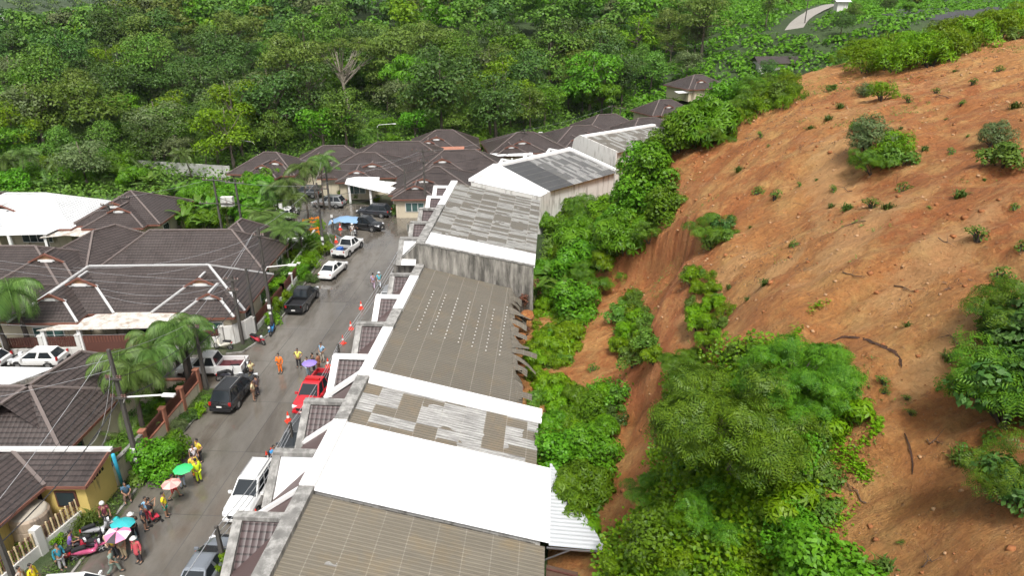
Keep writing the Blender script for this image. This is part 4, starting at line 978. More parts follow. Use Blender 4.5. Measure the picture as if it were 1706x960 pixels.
def make_tuft(seed, r, n, h, mat, w_=.03):
    rng = np.random.default_rng(seed); qs = []
    for k in range(n):
        a = rng.uniform(0, 6.28); d = np.array([np.cos(a), np.sin(a), 0]); s_ = np.array([-d[1], d[0], 0]) * w_; b0 = np.array([rng.normal(0, r * .18), rng.normal(0, r * .18), -.05]); out_ = rng.uniform(.2, 1) * r; hh = h * rng.uniform(.5, 1)
        m1 = b0 + d * out_ * .4 + np.array([0, 0, hh * .8]); t1 = b0 + d * out_ + np.array([0, 0, hh * rng.uniform(.35, 1)])
        qs.append([b0 - s_, b0 + s_, m1 + s_, m1 - s_]); qs.append([m1 - s_, m1 + s_, t1 + s_ * .2, t1 - s_ * .2])
    V_ = np.array(qs).reshape(-1, 3); return Plant([(None, grab(np_mesh('tuft', V_, np.arange(len(V_)).reshape(-1, 4), mat)))], h, r)
def place(pl, name, loc, s=1.0, rz=None, label=None, cat=None, group=None, rnd=random, tilt=(0, 0), sz=None):
    rz = rnd.uniform(0, 6.28) if rz is None else rz
    if pl.parts[0][0] is None: root = bpy.data.objects.new(name, pl.parts[0][1])
    else: root = bpy.data.objects.new(name, None); root.empty_display_size = .2
    COL.objects.link(root); root.location = loc; root.rotation_euler = (tilt[0], tilt[1], rz); root.scale = (s, s, sz or s)
    tag(root, label, cat, group)
    if pl.parts[0][0] is not None:
        for nm, me in pl.parts:
            o_ = bpy.data.objects.new(nm, me); COL.objects.link(o_); o_.parent = root
    return root

REG = {}
def ordw(n):
    a = 'first second third fourth fifth sixth seventh eighth ninth tenth eleventh twelfth thirteenth fourteenth fifteenth sixteenth seventeenth eighteenth nineteenth'.split()
    if n < 20: return a[n - 1]
    t = {2: 'twent', 3: 'thirt', 4: 'fort', 5: 'fift', 6: 'sixt', 7: 'sevent', 8: 'eight', 9: 'ninet'}[n // 10]
    return t + 'ieth' if n % 10 == 0 else t + 'y ' + a[n % 10 - 1]
def register(o, kind, where, key): REG.setdefault((kind, where), []).append((key, o))
def assign_labels():
    for (kind, where), L in REG.items():
        L.sort(key=lambda q: q[0])
        for i, (_, o) in enumerate(L):
            o['label'] = (ordw(i + 1) + ' ' + kind + ' ' + where) if len(L) > 1 else (kind + ' ' + where.replace('from the west ', '').replace('counted uphill ', '').replace('from the top, ', ''))

# ------------------------------------------------------------------ source plants
PT = {}
PT['round_a'] = make_tree(11, 5.2, 12, 21, 5.0, .44, L_['mid'], .8)
PT['round_b'] = make_tree(12, 4.6, 13, 22, 5.2, .40, L_['deep'], .85)
PT['round_c'] = make_tree(13, 4.4, 10, 19, 5.2, .42, L_['bush'], .75)
PT['tall_a'] = make_tree(14, 3.8, 14, 22, 5.5, .38, L_['mid'], .9, crown_z=3)
PT['lime_a'] = make_tree(15, 4.2, 11, 20, 5.4, .38, L_['lime'], .7)
PT['olive_a'] = make_tree(16, 5.6, 13, 24, 5.0, .36, L_['olive'], .5, crown_z=4)
PT['dusty_a'] = make_tree(17, 4.6, 11, 20, 5.4, .36, L_['dusty'], .8)
PT['deep_b'] = make_tree(18, 5.4, 15, 26, 4.8, .42, L_['deep'], .9, crown_z=2.5)
PT['star_a'] = make_tree(19, 4.2, 9.5, 18, 1.7, .62, L_['bush'], .75, style='star')
FOREST_KINDS = {
 'round_a': ('mid green round tree', 'mid green forest trees'),
 'round_b': ('dark green dense tree', 'dark green forest trees'),
 'round_c': ('fresh green spreading tree', 'fresh green forest trees'),
 'tall_a': ('tall narrow tree', 'tall narrow forest trees'),
 'lime_a': ('yellow green tree', 'yellow green forest trees'),
 'olive_a': ('olive layered tree', 'olive layered forest trees'),
 'dusty_a': ('dusty grey green tree', 'dusty forest trees'),
 'deep_b': ('very dark towering tree', 'very dark forest trees'),
 'star_a': ('big leaved bright tree', 'big leaved forest trees')}
# rain tree with bare pale fork
rg = np.random.default_rng(3); lbs = []
for k in range(26):
    a = rg.uniform(0, 6.28); q = np.sqrt(rg.uniform(.03, 1)); lbs.append((q * 9.0 * np.cos(a), q * 6.5 * np.sin(a), 15.6 + 2.6 * (1 - q * q) + rg.uniform(-2.6, .6), rg.uniform(1.5, 2.5), .42))
PT['rain'] = make_tree(21, 9, 19, 1, 4.2, .42, L_['olive'], lobes_=lbs, trunk=.42, lean=(-1.8, 0), bark=paint('pale_bark', (.30, .26, .21), .8, .2, 2))
# hillside and garden plants
PT['acacia_big'] = make_tree(31, 4.1, 5.6, 60, 15, .50, L_['acacia'], .50, style='frond', crown_z=.9, trunk=.14, jit=.14, lr=(.17, .27))
PT['acacia_mid'] = make_bush(32, 2.2, 2.6, 26, 17, .36, L_['acacia'], 'frond', flat=.6, lr=(.20, .32), jit=.14)
PT['star_big'] = make_bush(33, 2.0, 3.4, 16, 9, .42, L_['bush'], 'star')
PT['star_mid'] = make_bush(34, 1.3, 1.9, 9, 11, .34, L_['lime'], 'star')
PT['leafy_big'] = make_bush(35, 2.1, 3.0, 16, 42, .24, L_['bush'])
PT['leafy_mid'] = make_bush(36, 1.2, 1.5, 10, 55, .19, L_['mid'])
PT['leafy_lime'] = make_bush(37, 1.1, 1.3, 10, 60, .18, L_['lime'])
PT['fine_mid'] = make_bush(38, 1.4, 2.2, 14, 95, .20, L_['dusty'], aspect=.22, flat=1.2)
PT['fine_lime'] = make_bush(39, 1.2, 1.7, 12, 95, .19, L_['lime'], aspect=.25, flat=1.1)
PT['dark_mid'] = make_bush(40, 1.5, 2.0, 12, 50, .2, L_['deep'])
PT['russet'] = make_bush(41, 1.1, 1.6, 7, 32, .22, L_['russet'], jit=.35)
PT['weed'] = make_tuft(42, .38, 60, .42, L_['grass'], .02)
PT['weed_b'] = make_bush(43, .42, .45, 5, 130, .10, L_['mid'], aspect=.4)
PT['reed'] = make_tuft(44, 1.1, 170, 1.2, L_['grass'], .028)
PT['palm'] = make_palm(51, 7.6, 20, 3.1, .75, L_['palm'], droop=.75, curl=2.5, tr=.11)
PT['palm_b'] = make_palm(52, 4.6, 18, 3.0, .75, L_['palm'], lean=.2, droop=.55, curl=1.8, tr=.13)
PT['foxtail'] = make_palm(53, 5.5, 20, 3.3, .8, L_['palm'], lean=.3, droop=.95, curl=2.8, tr=.17, bark=BARK_D)
PT['coconut'] = make_palm(54, 6.5, 17, 4.2, .95, L_['palm'], lean=1.0, droop=.8, curl=2.0, tr=.17)
PT['bushpalm'] = make_palm(55, .6, 18, 3.0, .6, L_['palm'], lean=.0, droop=.4, curl=1.3, tr=.15)
PT['banana'] = make_banana(56, 2.2, 8, 2.4)
PT['hedge'] = make_bush(57, .9, 1.0, 8, 70, .16, L_['lime'])

# ------------------------------------------------------------------ forest
def on_house(x, y, m=2.0):
    for (cx, cy, W_, D_, rt, wg, lb) in vil:
        if math.hypot(x - cx, y - cy) < max(W_, D_) * .55 + m + 2: return True
    if 2 < x < 30 and 88 < y < 130: return True
    if x > -14 and y < 112 and x < 20: return True
    return x > -48 and y < 108 and x < 5
TRK = [(74, 192), (79, 202), (89, 218), (110, 260), (145, 331)]
def near_track(x, y):
    for (a, b), (c, d) in zip(TRK, TRK[1:]):
        L2 = (c - a) ** 2 + (d - b) ** 2; t_ = max(0, min(1, ((x - a) * (c - a) + (y - b) * (d - b)) / L2))
        if math.hypot(x - a - t_ * (c - a), y - b - t_ * (d - b)) < 4.5 + y * .008: return True
    return False
fr_ = random.Random(21)
cand = []
yy = 96.0
while yy < 420:
    st = 8.0 + max(0, yy - 140) * .013
    xx = -1.02 * yy - 10
    while xx < .86 * yy + 20:
        x = xx + fr_.uniform(-.42, .42) * st; y = yy + fr_.uniform(-.42, .42) * st; xx += st
        if on_house(x, y) or near_track(x, y) or hill_d(x, y) > -2.5: continue
        if y < 104 and x > -76: continue
        if x < -48 and y < 98: continue
        z = gz(x, y); px, py, Z = to_px(x, y, z + 5)
        if px < -90 or px > 1790 or py > 1000: continue
        tx, ty, _ = to_px(x, y, z + 13)
        if ty < -60: continue
        open_ = x > 34 and y > 140 and x > .27 * y      # low scrub on the far terraced side
        h_, t_ = None, 0
        if px > 1080:                                    # hidden behind the hill?
            p_, t_ = hit(px, to_px(x, y, z + 10)[1])
            if p_ is not None and t_ < Z - 25 and hill_d(p_.x, p_.y) > 0: continue
        cand.append((Z, x, y, z, px, py, open_))
    yy += st * .82
cand.sort()
print('FOREST', len(cand))
def kind_for(x, y, r_, open_):
    f = noise.noise(Vector((x * .022, y * .022, 2))) ; g_ = r_.random()
    if y < 118: return ('star_a' if g_ < .25 else 'round_c' if g_ < .5 else 'lime_a' if g_ < .64 else 'round_a' if g_ < .84 else 'dusty_a')
    if f > .25 and g_ < .5: return 'olive_a'
    if f < -.25 and g_ < .5: return 'round_b' if g_ < .3 else 'deep_b'
    return ('round_a' if g_ < .24 else 'round_b' if g_ < .40 else 'round_c' if g_ < .56 else 'tall_a' if g_ < .68 else 'lime_a' if g_ < .74 else 'olive_a' if g_ < .80 else 'dusty_a' if g_ < .88 else 'deep_b' if g_ < .92 else 'star_a')
def near_special(x, y): return any(math.hypot(x - a, y - b) < c for a, b, c in SPECIAL)
SPECIAL = [(-39, 168, 8), (-38, 159, 8), (-36, 150, 7), (-34.5, 142, 5), (-132, 205, 10), (-112, 160, 7), (-98, 118, 7), (-10, 150, 5), (-24, 137, 5)]
indiv = 0; far = []; scrub = []
NIND = 262
for (Z, x, y, z, px, py, op) in cand:
    if near_special(x, y): continue
    if -62 < x < -30 and y > 104 and y < 116 and px > 230 and px < 420: continue
    k = kind_for(x, y, fr_, op); s = fr_.uniform(.75, 1.15) if fr_.random() < .6 else fr_.uniform(1.15, 1.7)
    if op:
        scrub.append((x, y, z, fr_)); 
        if fr_.random() < .72: continue
        s *= .5
    if y < 116 and not op: s *= fr_.uniform(.48, .72)
    elif y < 130: s *= .85
    if indiv < NIND:
        lb, gr = FOREST_KINDS[k]
        bnd = ('at the fringe behind the houses' if y < 118 else 'in the front of the forest' if y < 134 else 'in the middle of the forest' if y < 152 else 'in the deeper forest') if x < .3 * y else 'on the far terraced hillside'
        o_ = place(PT[k], 'forest_tree', (x, y, z - .3), s, None, None, 'tree', gr, fr_, (fr_.uniform(-.06, .06), fr_.uniform(-.06, .06)), s * fr_.uniform(.85, 1.15)); register(o_, lb, 'from the west ' + bnd, px); indiv += 1
    else: far.append((x, y, z, s, k))
# named single trees
place(PT['rain'], 'rain_tree', G(584, 196, 1.5), 1.0, .4, 'tall umbrella tree with a bare pale leaning trunk above the forest', 'tree')
place(PT['deep_b'], 'forest_tree', thit(215, 118), 1.55, .3, 'huge very dark domed tree towering at the upper edge of the forest', 'tree')
place(PT['lime_a'], 'forest_tree', thit(195, 168), 1.45, .3, 'tall lime green tree with layered crown in front of the dark domed tree', 'tree')
place(PT['lime_a'], 'forest_tree', G(35, 272, .5), 1.15, 2.0, 'bright yellow green tree at the edge above the coconut palms', 'tree')
place(PT['dusty_a'], 'forest_tree', thit(668, 214), 1.25, 1.0, 'dusty greyish tree just behind the second row of bungalows', 'tree')
place(PT['lime_a'], 'forest_tree', thit(985, 120), 1.2, 4.0, 'pale yellow feathery tree alone above the far end of the houses', 'tree')
place(PT['dusty_a'], 'forest_tree', thit(815, 160), 1.4, 3.0, 'large pale green tree with drooping crown beside dark gaps in the forest', 'tree')
# the far canopy: one mass
def mass(items, name, label, leafn, size0, mats):
    VV = {k: [] for k in mats}
    rng = np.random.default_rng(77)
    for (x, y, z, s, k) in items:
        mk = {'round_a': 'mid', 'round_b': 'deep', 'round_c': 'bush', 'tall_a': 'mid', 'lime_a': 'lime', 'olive_a': 'olive', 'dusty_a': 'dusty', 'deep_b': 'deep', 'star_a': 'bush'}[k]
        if mk not in VV: mk = mats[0]
        r_ = 5.2 * s; h_ = 12.5 * s; lb = lobes(rng, 8, r_, h_ * .62, h_ * .38, .8)
        c, nn, sz = shell(rng, lb, leafn, size0 , .12)
        c = c + np.array([x, y, z]); V_, Q = quads_from(c, nn, sz, .75, .1, rng); VV[mk].append(V_)
    root = None
    for mk, arr in VV.items():
        if not arr: continue
        V_ = np.concatenate(arr); o_ = np_mesh('canopy' if root else name, V_, np.arange(len(V_)).reshape(-1, 4), L_[mk], parent=root)
        if root is None: root = o_; tag(o_, label, None, None, 'stuff')
        else: o_['kind'] = 'stuff'
    return root
bw = [(x, y, gz(x, y), fr_.uniform(.9, 1.3), fr_.choice(['round_a', 'round_b', 'olive_a', 'deep_b'])) for x, y in [(fr_.uniform(-1.0, -.3) * Y_, Y_) for Y_ in [fr_.uniform(400, 1500) for _ in range(1500)]]]
bw += [(x, y, gz(x, y), fr_.uniform(.9, 1.3), 'round_b') for x, y in [(fr_.uniform(-.3, .8) * Y_, Y_) for Y_ in [fr_.uniform(420, 700) for _ in range(300)]]]
mass(far, 'far_forest', 'dense far forest canopy rising behind the valley', 1.15, 1.05, ['mid', 'deep', 'bush', 'lime', 'olive', 'dusty'])
mass(bw, 'distant_woods', 'distant woods on the plain', .16, 2.6, ['deep', 'olive', 'mid'])
# undergrowth on the forest floor and scrub of the far terraces
def carpet(pts, name, label, mat, size, k=26, rad=1.6, hgt=1.3):
    rng = np.random.default_rng(5); C_ = []; N_ = []; S_ = []
    for (x, y, z) in pts:
        n_ = k; d = unit(rng.normal(size=(n_, 3))); d[:, 2] = np.abs(d[:, 2]); rr_ = rad * rng.uniform(.7, 1.3)
        p = d * np.array([rr_, rr_, hgt * rng.uniform(.5, 1.4)]); C_.append(p + np.array([x, y, z])); N_.append(d + np.array([0, 0, .5]) + rng.normal(0, .4, (n_, 3))); S_.append(rng.uniform(.6, 1.3, n_) * size)
    V_, Q = quads_from(np.concatenate(C_), np.concatenate(N_), np.concatenate(S_), .7, .15, rng)
    o_ = np_mesh(name, V_, Q, mat); tag(o_, label, None, None, 'stuff'); return o_
ug = []
for _ in range(5200):
    y = fr_.uniform(93, 190); x = fr_.uniform(-.95 * y - 10, 30)
    if on_house(x, y, .5) or hill_d(x, y) > -1: continue
    if x > -49 and y < 104: continue
    ug.append((x, y, gz(x, y) - .2))
carpet(ug, 'undergrowth', 'tangled undergrowth on the forest floor', L_['mid'], .55, 34, 2.0, 2.2)
ug = []
for _ in range(7000):
    y = fr_.uniform(125, 420); x = fr_.uniform(.12 * y, .85 * y)
    if near_track(x, y) or hill_d(x, y) > 3 or on_house(x, y, 0): continue
    ug.append((x, y, gz(x, y) - .2))
carpet(ug, 'scrub', 'green scrub covering the far terraced hillside', L_['bush'], 1.0, 22, 2.4, 1.4)
# ------------------------------------------------------------------ plants on the slope
def in_poly(x, y, P_):
    c = False; j = len(P_) - 1
    for i in range(len(P_)):
        if (P_[i][1] > y) != (P_[j][1] > y) and x < (P_[j][0] - P_[i][0]) * (y - P_[i][1]) / (P_[j][1] - P_[i][1]) + P_[i][0]: c = not c
        j = i
    return c
KIND = {'acacia_mid': 'feathery shrub', 'star_big': 'drooping shrub', 'star_mid': 'pale drooping bush', 'leafy_big': 'large leafy shrub', 'leafy_mid': 'small round bush',
        'leafy_lime': 'light green bush', 'fine_mid': 'grey narrow shrub', 'fine_lime': 'yellowish narrow bush', 'dark_mid': 'dark green bush', 'weed': 'grass tuft', 'weed_b': 'tiny weed clump', 'reed': 'clump of long grass', 'banana': 'banana plant'}
vr = random.Random(99)
KNAME = {'weed': 'grass_tuft', 'reed': 'grass_clump', 'weed_b': 'weed', 'banana': 'banana_plant', 'acacia_mid': 'feathery_shrub', 'star_big': 'broadleaf_shrub', 'star_mid': 'broadleaf_shrub', 'leafy_mid': 'bush', 'leafy_lime': 'bush', 'dark_mid': 'bush', 'fine_mid': 'narrow_leaf_shrub', 'fine_lime': 'narrow_leaf_shrub', 'bushpalm': 'fan_palm'}
def thicket(poly, kinds, where, gap=1.25, srange=(.75, 1.2), gname=None, fill=1.0, seed=1):
    r_ = random.Random(seed); x0, x1 = min(p[0] for p in poly), max(p[0] for p in poly); y0, y1 = min(p[1] for p in poly), max(p[1] for p in poly)
    done = []; tries = 0
    while tries < 900 and len(done) < 75:
        tries += 1
        px, py = r_.uniform(x0, x1), r_.uniform(y0, y1)
        if not in_poly(px, py, poly): continue
        k = r_.choices([a for a, _ in kinds], [b for _, b in kinds])[0]; s = r_.uniform(*srange); pl = PT[k]
        p, t = hit(px, py)
        if p is None: continue
        p, t = hit(px, py + pl.h * s * .45 * FPX / t)
        if p is None: continue
        if row_b(p.x, p.y) < 12.3 and p.y < 60 or (p.y < 92 and row_b(p.x, p.y) < 11.3): continue
        if any((p - q).length < gap * (rr_ + pl.r * s) * .5 for q, rr_ in done): continue
        done.append((p, pl.r * s))
        o_ = place(pl, KNAME.get(k, 'shrub'), p - Vector((0, 0, .1)), s, None, None, 'shrub' if k not in ('weed', 'reed', 'banana') else ('grass' if k != 'banana' else 'banana plant'), gname or 'plants on the slope', r_, (r_.uniform(-.15, .15), r_.uniform(-.15, .15)))
        register(o_, KIND[k], 'counted uphill ' + where, -py)
    return done
V1 = [(880, 440), (900, 350), (955, 315), (1000, 258), (1060, 222), (1120, 195), (1200, 175), (1215, 165), (1198, 195), (1120, 255), (1104, 290), (1126, 315), (1115, 352), (1082, 395), (1035, 422), (978, 468), (950, 510), (925, 500), (895, 480)]
thicket(V1, [('star_big', 3), ('leafy_big', 3), ('acacia_mid', 2), ('dark_mid', 2), ('fine_lime', 2), ('star_mid', 2), ('leafy_lime', 2)], 'in the thicket behind the raised bleached roof', .82, (.8, 1.6), 'thicket behind the raised terrace roof', seed=3)
V2 = [(866, 540), (890, 500), (935, 490), (960, 550), (930, 580), (890, 640), (878, 690), (850, 690), (866, 640)]
thicket(V2, [('leafy_mid', 3), ('leafy_lime', 3), ('star_mid', 3), ('fine_lime', 1), ('leafy_big', 1)], 'along the smashed brown roof edge', .78, (.5, 1.2), 'bushes along the smashed roof edge', seed=4)
V3 = [(1025, 515), (1055, 480), (1080, 520), (1092, 590), (1060, 600), (1030, 580)]
thicket(V3, [('star_mid', 2), ('leafy_lime', 1), ('leafy_mid', 2)], 'on the green island inside the scar', 1.15, (.4, 1.15), 'green island inside the scar', seed=5)
V4 = [(1148, 440), (1178, 445), (1212, 522), (1195, 580), (1160, 555), (1150, 490)]
thicket(V4, [('star_mid', 2), ('fine_lime', 2), ('leafy_mid', 2)], 'on the rib below the round slope bush', 1.25, (.3, .85), 'strip of bushes on the rib', seed=6)
V5 = [(892, 705), (958, 665), (1000, 640), (1050, 650), (1015, 700), (1000, 760), (980, 830), (985, 880), (955, 885), (922, 862), (897, 790)]
thicket(V5, [('star_big', 3), ('leafy_big', 2), ('leafy_mid', 2), ('leafy_lime', 2), ('star_mid', 2), ('dark_mid', 1)], 'beside the white metal roof', .95, (.45, 1.1), 'bushes beside the white metal roof', seed=7)
V6 = [(1115, 615), (1140, 610), (1200, 590), (1270, 570), (1330, 590), (1390, 635), (1400, 690), (1350, 745), (1365, 830), (1330, 880), (1370, 958), (1370, 1080), (970, 1080), (1005, 910), (1075, 860), (1085, 760), (1120, 700), (1105, 640)]
thicket(V6, [('acacia_mid', 3), ('leafy_mid', 4), ('leafy_lime', 4), ('star_mid', 2), ('leafy_big', 2), ('fine_lime', 1)], 'around the big feathery tree', .85, (.4, 1.0), 'bushes around the big feathery tree', seed=8)
V7 = [(1130, 240), (1200, 195), (1245, 150), (1310, 125), (1330, 150), (1320, 165), (1270, 175), (1200, 215), (1150, 240)]
thicket(V7, [('acacia_mid', 2), ('leafy_lime', 2), ('fine_lime', 2), ('leafy_mid', 1)], 'on the shoulder above the thicket', .9, (.8, 1.2), 'bushes on the shoulder', seed=9)
V8 = [(1380, 105), (1420, 75), (1500, 60), (1560, 60), (1600, 38), (1706, 10), (1706, 40), (1620, 62), (1540, 92), (1450, 100)]
thicket(V8, [('fine_lime', 5)], 'along the crest of the red hill', .7, (1.2, 2.1), 'pale shrubs along the crest', seed=10)
def single(k, px, py, s, label, name='shrub', cat='shrub', group=None, rz=None):
    p, t = hit(px, py); return place(PT[k], name, p - Vector((0, 0, .1)), s, rz, label, cat, group, vr)
p, t = hit(1215, 800)
place(PT['acacia_big'], 'feathery_tree', p, 1.05, .5, 'big feathery green tree on the lower slope, the largest plant on the hillside', 'tree')
p, t = hit(1320, 690); place(PT['acacia_big'], 'feathery_tree', p, .68, 2.5, 'second smaller feathery tree touching the big one on its uphill side', 'tree')
p, t = hit(1150, 660); place(PT['acacia_big'], 'feathery_tree', p, .55, 4.5, 'small feathery tree below the scar at the top of the green patch', 'tree')
for (k, px, py, s, lb) in [
    ('acacia_mid', 1185, 405, 1.05, 'round feathery bush alone on the slope above the scar'),
    ('dark_mid', 1200, 380, .7, 'dark bush tucked behind the round feathery bush above the scar'),
    ('fine_mid', 1445, 255, 1.25, 'tall grey green shrub of the clump on the upper slope'),
    ('fine_lime', 1485, 260, 1.2, 'yellowish feathery shrub in the clump on the upper slope'),
    ('acacia_mid', 1455, 285, .8, 'low spreading bush at the foot of the upper slope clump'),
    ('leafy_mid', 1500, 275, .9, 'round bush on the uphill side of the upper slope clump'),
    ('leafy_mid', 1425, 215, .5, 'little bush just above the upper slope clump'),
    ('fine_lime', 1470, 165, 1.1, 'bushy shrub below the crest, standing alone'),
    ('fine_mid', 1440, 160, .6, 'small grey bush beside the lone shrub below the crest'),
    ('fine_mid', 1655, 245, .8, 'grey green bush near the edge of the upper slope'),
    ('leafy_mid', 1670, 275, 1.1, 'low wide bush under the grey green bush near the upper slope edge'),
    ('acacia_mid', 1690, 560, 1.05, 'feathery bush at the picture edge halfway up the slope'),
    ('acacia_mid', 1685, 690, 1.25, 'large feathery bush at the picture edge, lowest but one'),
    ('acacia_mid', 1650, 650, .6, 'small feathery offshoot of the large bush at the picture edge'),
    ('acacia_mid', 1705, 820, .85, 'lowest feathery bush at the picture edge'),
    ('leafy_mid', 1300, 165, 1.3, 'wide leafy bush at the upper end of the bare ridge'),
    ('acacia_mid', 1265, 170, .95, 'feathery bush beside the wide leafy bush at the ridge end'),
    ('leafy_mid', 1385, 150, .5, 'small bush on the bare ridge below the crest shrubs'),
    ('weed_b', 1455, 345, 1.6, 'low weed below the upper slope clump'),
    ('weed_b', 1500, 320, 1.5, 'low weed on the uphill side below the upper slope clump'),
    ('fine_lime', 1600, 55, 1.1, 'pale shrub at the highest point of the crest'),
    ('leafy_mid', 1690, 65, .9, 'dark small bush on the crest near the picture edge')]: single(k, px, py, s, lb)
for (px, py, s) in ((1690, 575, 1.25), (1672, 560, .8), (1690, 705, 1.5), (1665, 690, 1.0), (1700, 640, 1.2), (1695, 835, 1.0), (1470, 272, .8), (1490, 240, .7), (1185, 412, .9), (1210, 400, .7), (1670, 262, .7)):
    p, t = hit(px, py); o_ = place(PT['dark_mid' if s > .9 else 'leafy_mid'], 'bush', p - Vector((0, 0, .1)), s, None, None, 'shrub', 'inner bushes of the slope clumps', vr); register(o_, 'dark inner bush', 'going uphill within the feathery clumps on the red slope', -py)
wk = [('weed_b', 1258, 325), ('weed_b', 1290, 330), ('weed_b', 1333, 310), ('weed_b', 1280, 245), ('weed_b', 1268, 228), ('weed', 1478, 350), ('weed_b', 1550, 348), ('weed_b', 1585, 258), ('weed_b', 1610, 228), ('weed_b', 1575, 200), ('weed_b', 1530, 130), ('weed_b', 1560, 155), ('weed_b', 1515, 170),
      ('weed', 1318, 410), ('weed_b', 1322, 412), ('weed', 1512, 545), ('weed_b', 1632, 398), ('weed_b', 1660, 468), ('weed_b', 1700, 420), ('weed_b', 1475, 640), ('weed_b', 1512, 665), ('weed_b', 1520, 690), ('weed_b', 1470, 655), ('weed_b', 1605, 770), ('weed', 1600, 775), ('weed', 1475, 950), ('weed_b', 1500, 905),
      ('weed', 1580, 600), ('weed_b', 1560, 650), ('weed_b', 1640, 735), ('weed', 1385, 345), ('weed', 1360, 300), ('weed', 1230, 285), ('weed', 1215, 480), ('weed', 1245, 500), ('weed_b', 1085, 600), ('weed_b', 985, 620), ('weed', 1250, 380), ('weed', 1275, 475), ('weed_b', 1690, 350), ('weed', 1640, 300), ('weed', 1600, 330),
      ('weed_b', 1390, 320), ('weed', 1410, 350), ('weed', 1540, 250), ('weed', 1500, 215), ('weed', 1590, 120), ('weed_b', 1620, 140), ('weed_b', 1660, 120), ('weed', 1690, 180), ('weed_b', 1600, 175), ('weed', 1380, 200), ('weed', 1350, 215), ('weed', 1400, 180)]
for k, px, py in wk:
    p, t = hit(px, py)
    if p is None: continue
    o_ = place(PT[k], 'weed', p - Vector((0, 0, .05)), vr.uniform(.45, 1.7), None, None, 'weed', 'scattered weeds on the bare soil', vr); register(o_, KIND[k], 'counted uphill on the bare red soil', -py)
# creeping vines, stones and dead twigs on the soil
def along(pts, n, spread, r_):
    out = []
    for _ in range(n):
        k = r_.randrange(len(pts) - 1); q = r_.random(); px = pts[k][0] + (pts[k + 1][0] - pts[k][0]) * q + r_.gauss(0, spread); py = pts[k][1] + (pts[k + 1][1] - pts[k][1]) * q + r_.gauss(0, spread)
        p, t = hit(px, py)
        if p: out.append(p)
    return out
vp = along([(1375, 700), (1400, 740), (1420, 690), (1440, 675)], 160, 5, vr) + along([(1400, 740), (1430, 780), (1450, 800)], 120, 6, vr) + along([(1420, 760), (1460, 720), (1465, 700)], 110, 4, vr) + along([(1380, 800), (1400, 860), (1370, 900)], 160, 16, vr) + along([(1440, 780), (1400, 770), (1370, 740)], 110, 6, vr) + along([(1330, 545), (1318, 580)], 60, 3, vr) + along([(1345, 520), (1375, 505)], 30, 3, vr)
rngv = np.random.default_rng(8)
c = np.array([(p.x, p.y, p.z + .05) for p in vp]); c = np.repeat(c, 3, axis=0) + rngv.normal(0, .10, (len(vp) * 3, 3)) * np.array([1, 1, .3])
V_, Q = quads_from(c, np.tile([0, 0, 1.], (len(c), 1)) + rngv.normal(0, .25, (len(c), 3)), rngv.uniform(.07, .15, len(c)), .9, .1, rngv)
o_ = np_mesh('creeper', V_, Q, L_['lime']); tag(o_, 'creeping vine trailing over the red soil', kind='stuff')
# leafy ground cover between the slope bushes: heart-leaved creeper and low herbs
def cover(poly, n, name, label, mat, size, lift=.5, seed=1, k=5):
    r_ = random.Random(seed); x0, x1 = min(p[0] for p in poly), max(p[0] for p in poly); y0, y1 = min(p[1] for p in poly), max(p[1] for p in poly); P_ = []
    while len(P_) < n:
        px, py = r_.uniform(x0, x1), r_.uniform(y0, y1)
        if not in_poly(px, py, poly): continue
        p, t = hit(px, py)
        if p is None or (p.y < 92 and row_b(p.x, p.y) < 12.2 - (1 if p.y > 60 else 0)): n -= .2; continue
        P_.append(p)
    rg_ = np.random.default_rng(seed); c = np.array([(p.x, p.y, p.z) for p in P_]); c = np.repeat(c, k, axis=0) + rg_.normal(0, .28, (len(P_) * k, 3)) * np.array([1, 1, 0]); 
    hgt = np.repeat(np.array([.5 + .5 * noise.noise(Vector((p.x * .8, p.y * .8, seed))) for p in P_]), k); c[:, 2] += rg_.uniform(0, 1, len(c)) * lift * (.4 + hgt * 1.2)
    V_, Q = quads_from(c, np.tile([.1, -.25, 1.], (len(c), 1)) + rg_.normal(0, .4, (len(c), 3)), rg_.uniform(.7, 1.4, len(c)) * size, .85, .2, rg_)
    o_ = np_mesh(name, V_, Q, mat); tag(o_, label, kind='stuff')
cover(V6, 5200, 'ground_cover', 'low leafy ground cover around the big feathery tree', L_['lime'], .17, .8, 11)
cover(V6, 4200, 'vine_cover', 'darker vines matting the lower slope', L_['bush'], .20, .7, 12)
cover(V1, 7000, 'ground_cover', 'leafy undergrowth inside the thicket behind the terraces', L_['mid'], .26, .9, 13)
cover(V5, 1800, 'ground_cover', 'weeds and vines beside the white metal roof', L_['bush'], .18, .8, 14)
cover([(850, 540), (880, 490), (945, 480), (968, 550), (940, 590), (900, 640), (888, 700), (835, 700), (855, 640)], 3800, 'ground_cover', 'weeds along the smashed roof edge', L_['lime'], .17, .6, 15)
cover(V3, 500, 'ground_cover', 'weeds of the green island in the scar', L_['mid'], .17, .5, 16)
cover(V7, 900, 'ground_cover', 'weeds on the shoulder above the thicket', L_['bush'], .22, .5, 17)
cover(V8, 700, 'ground_cover', 'pale grass along the crest of the hill', L_['dusty'], .28, .5, 18)
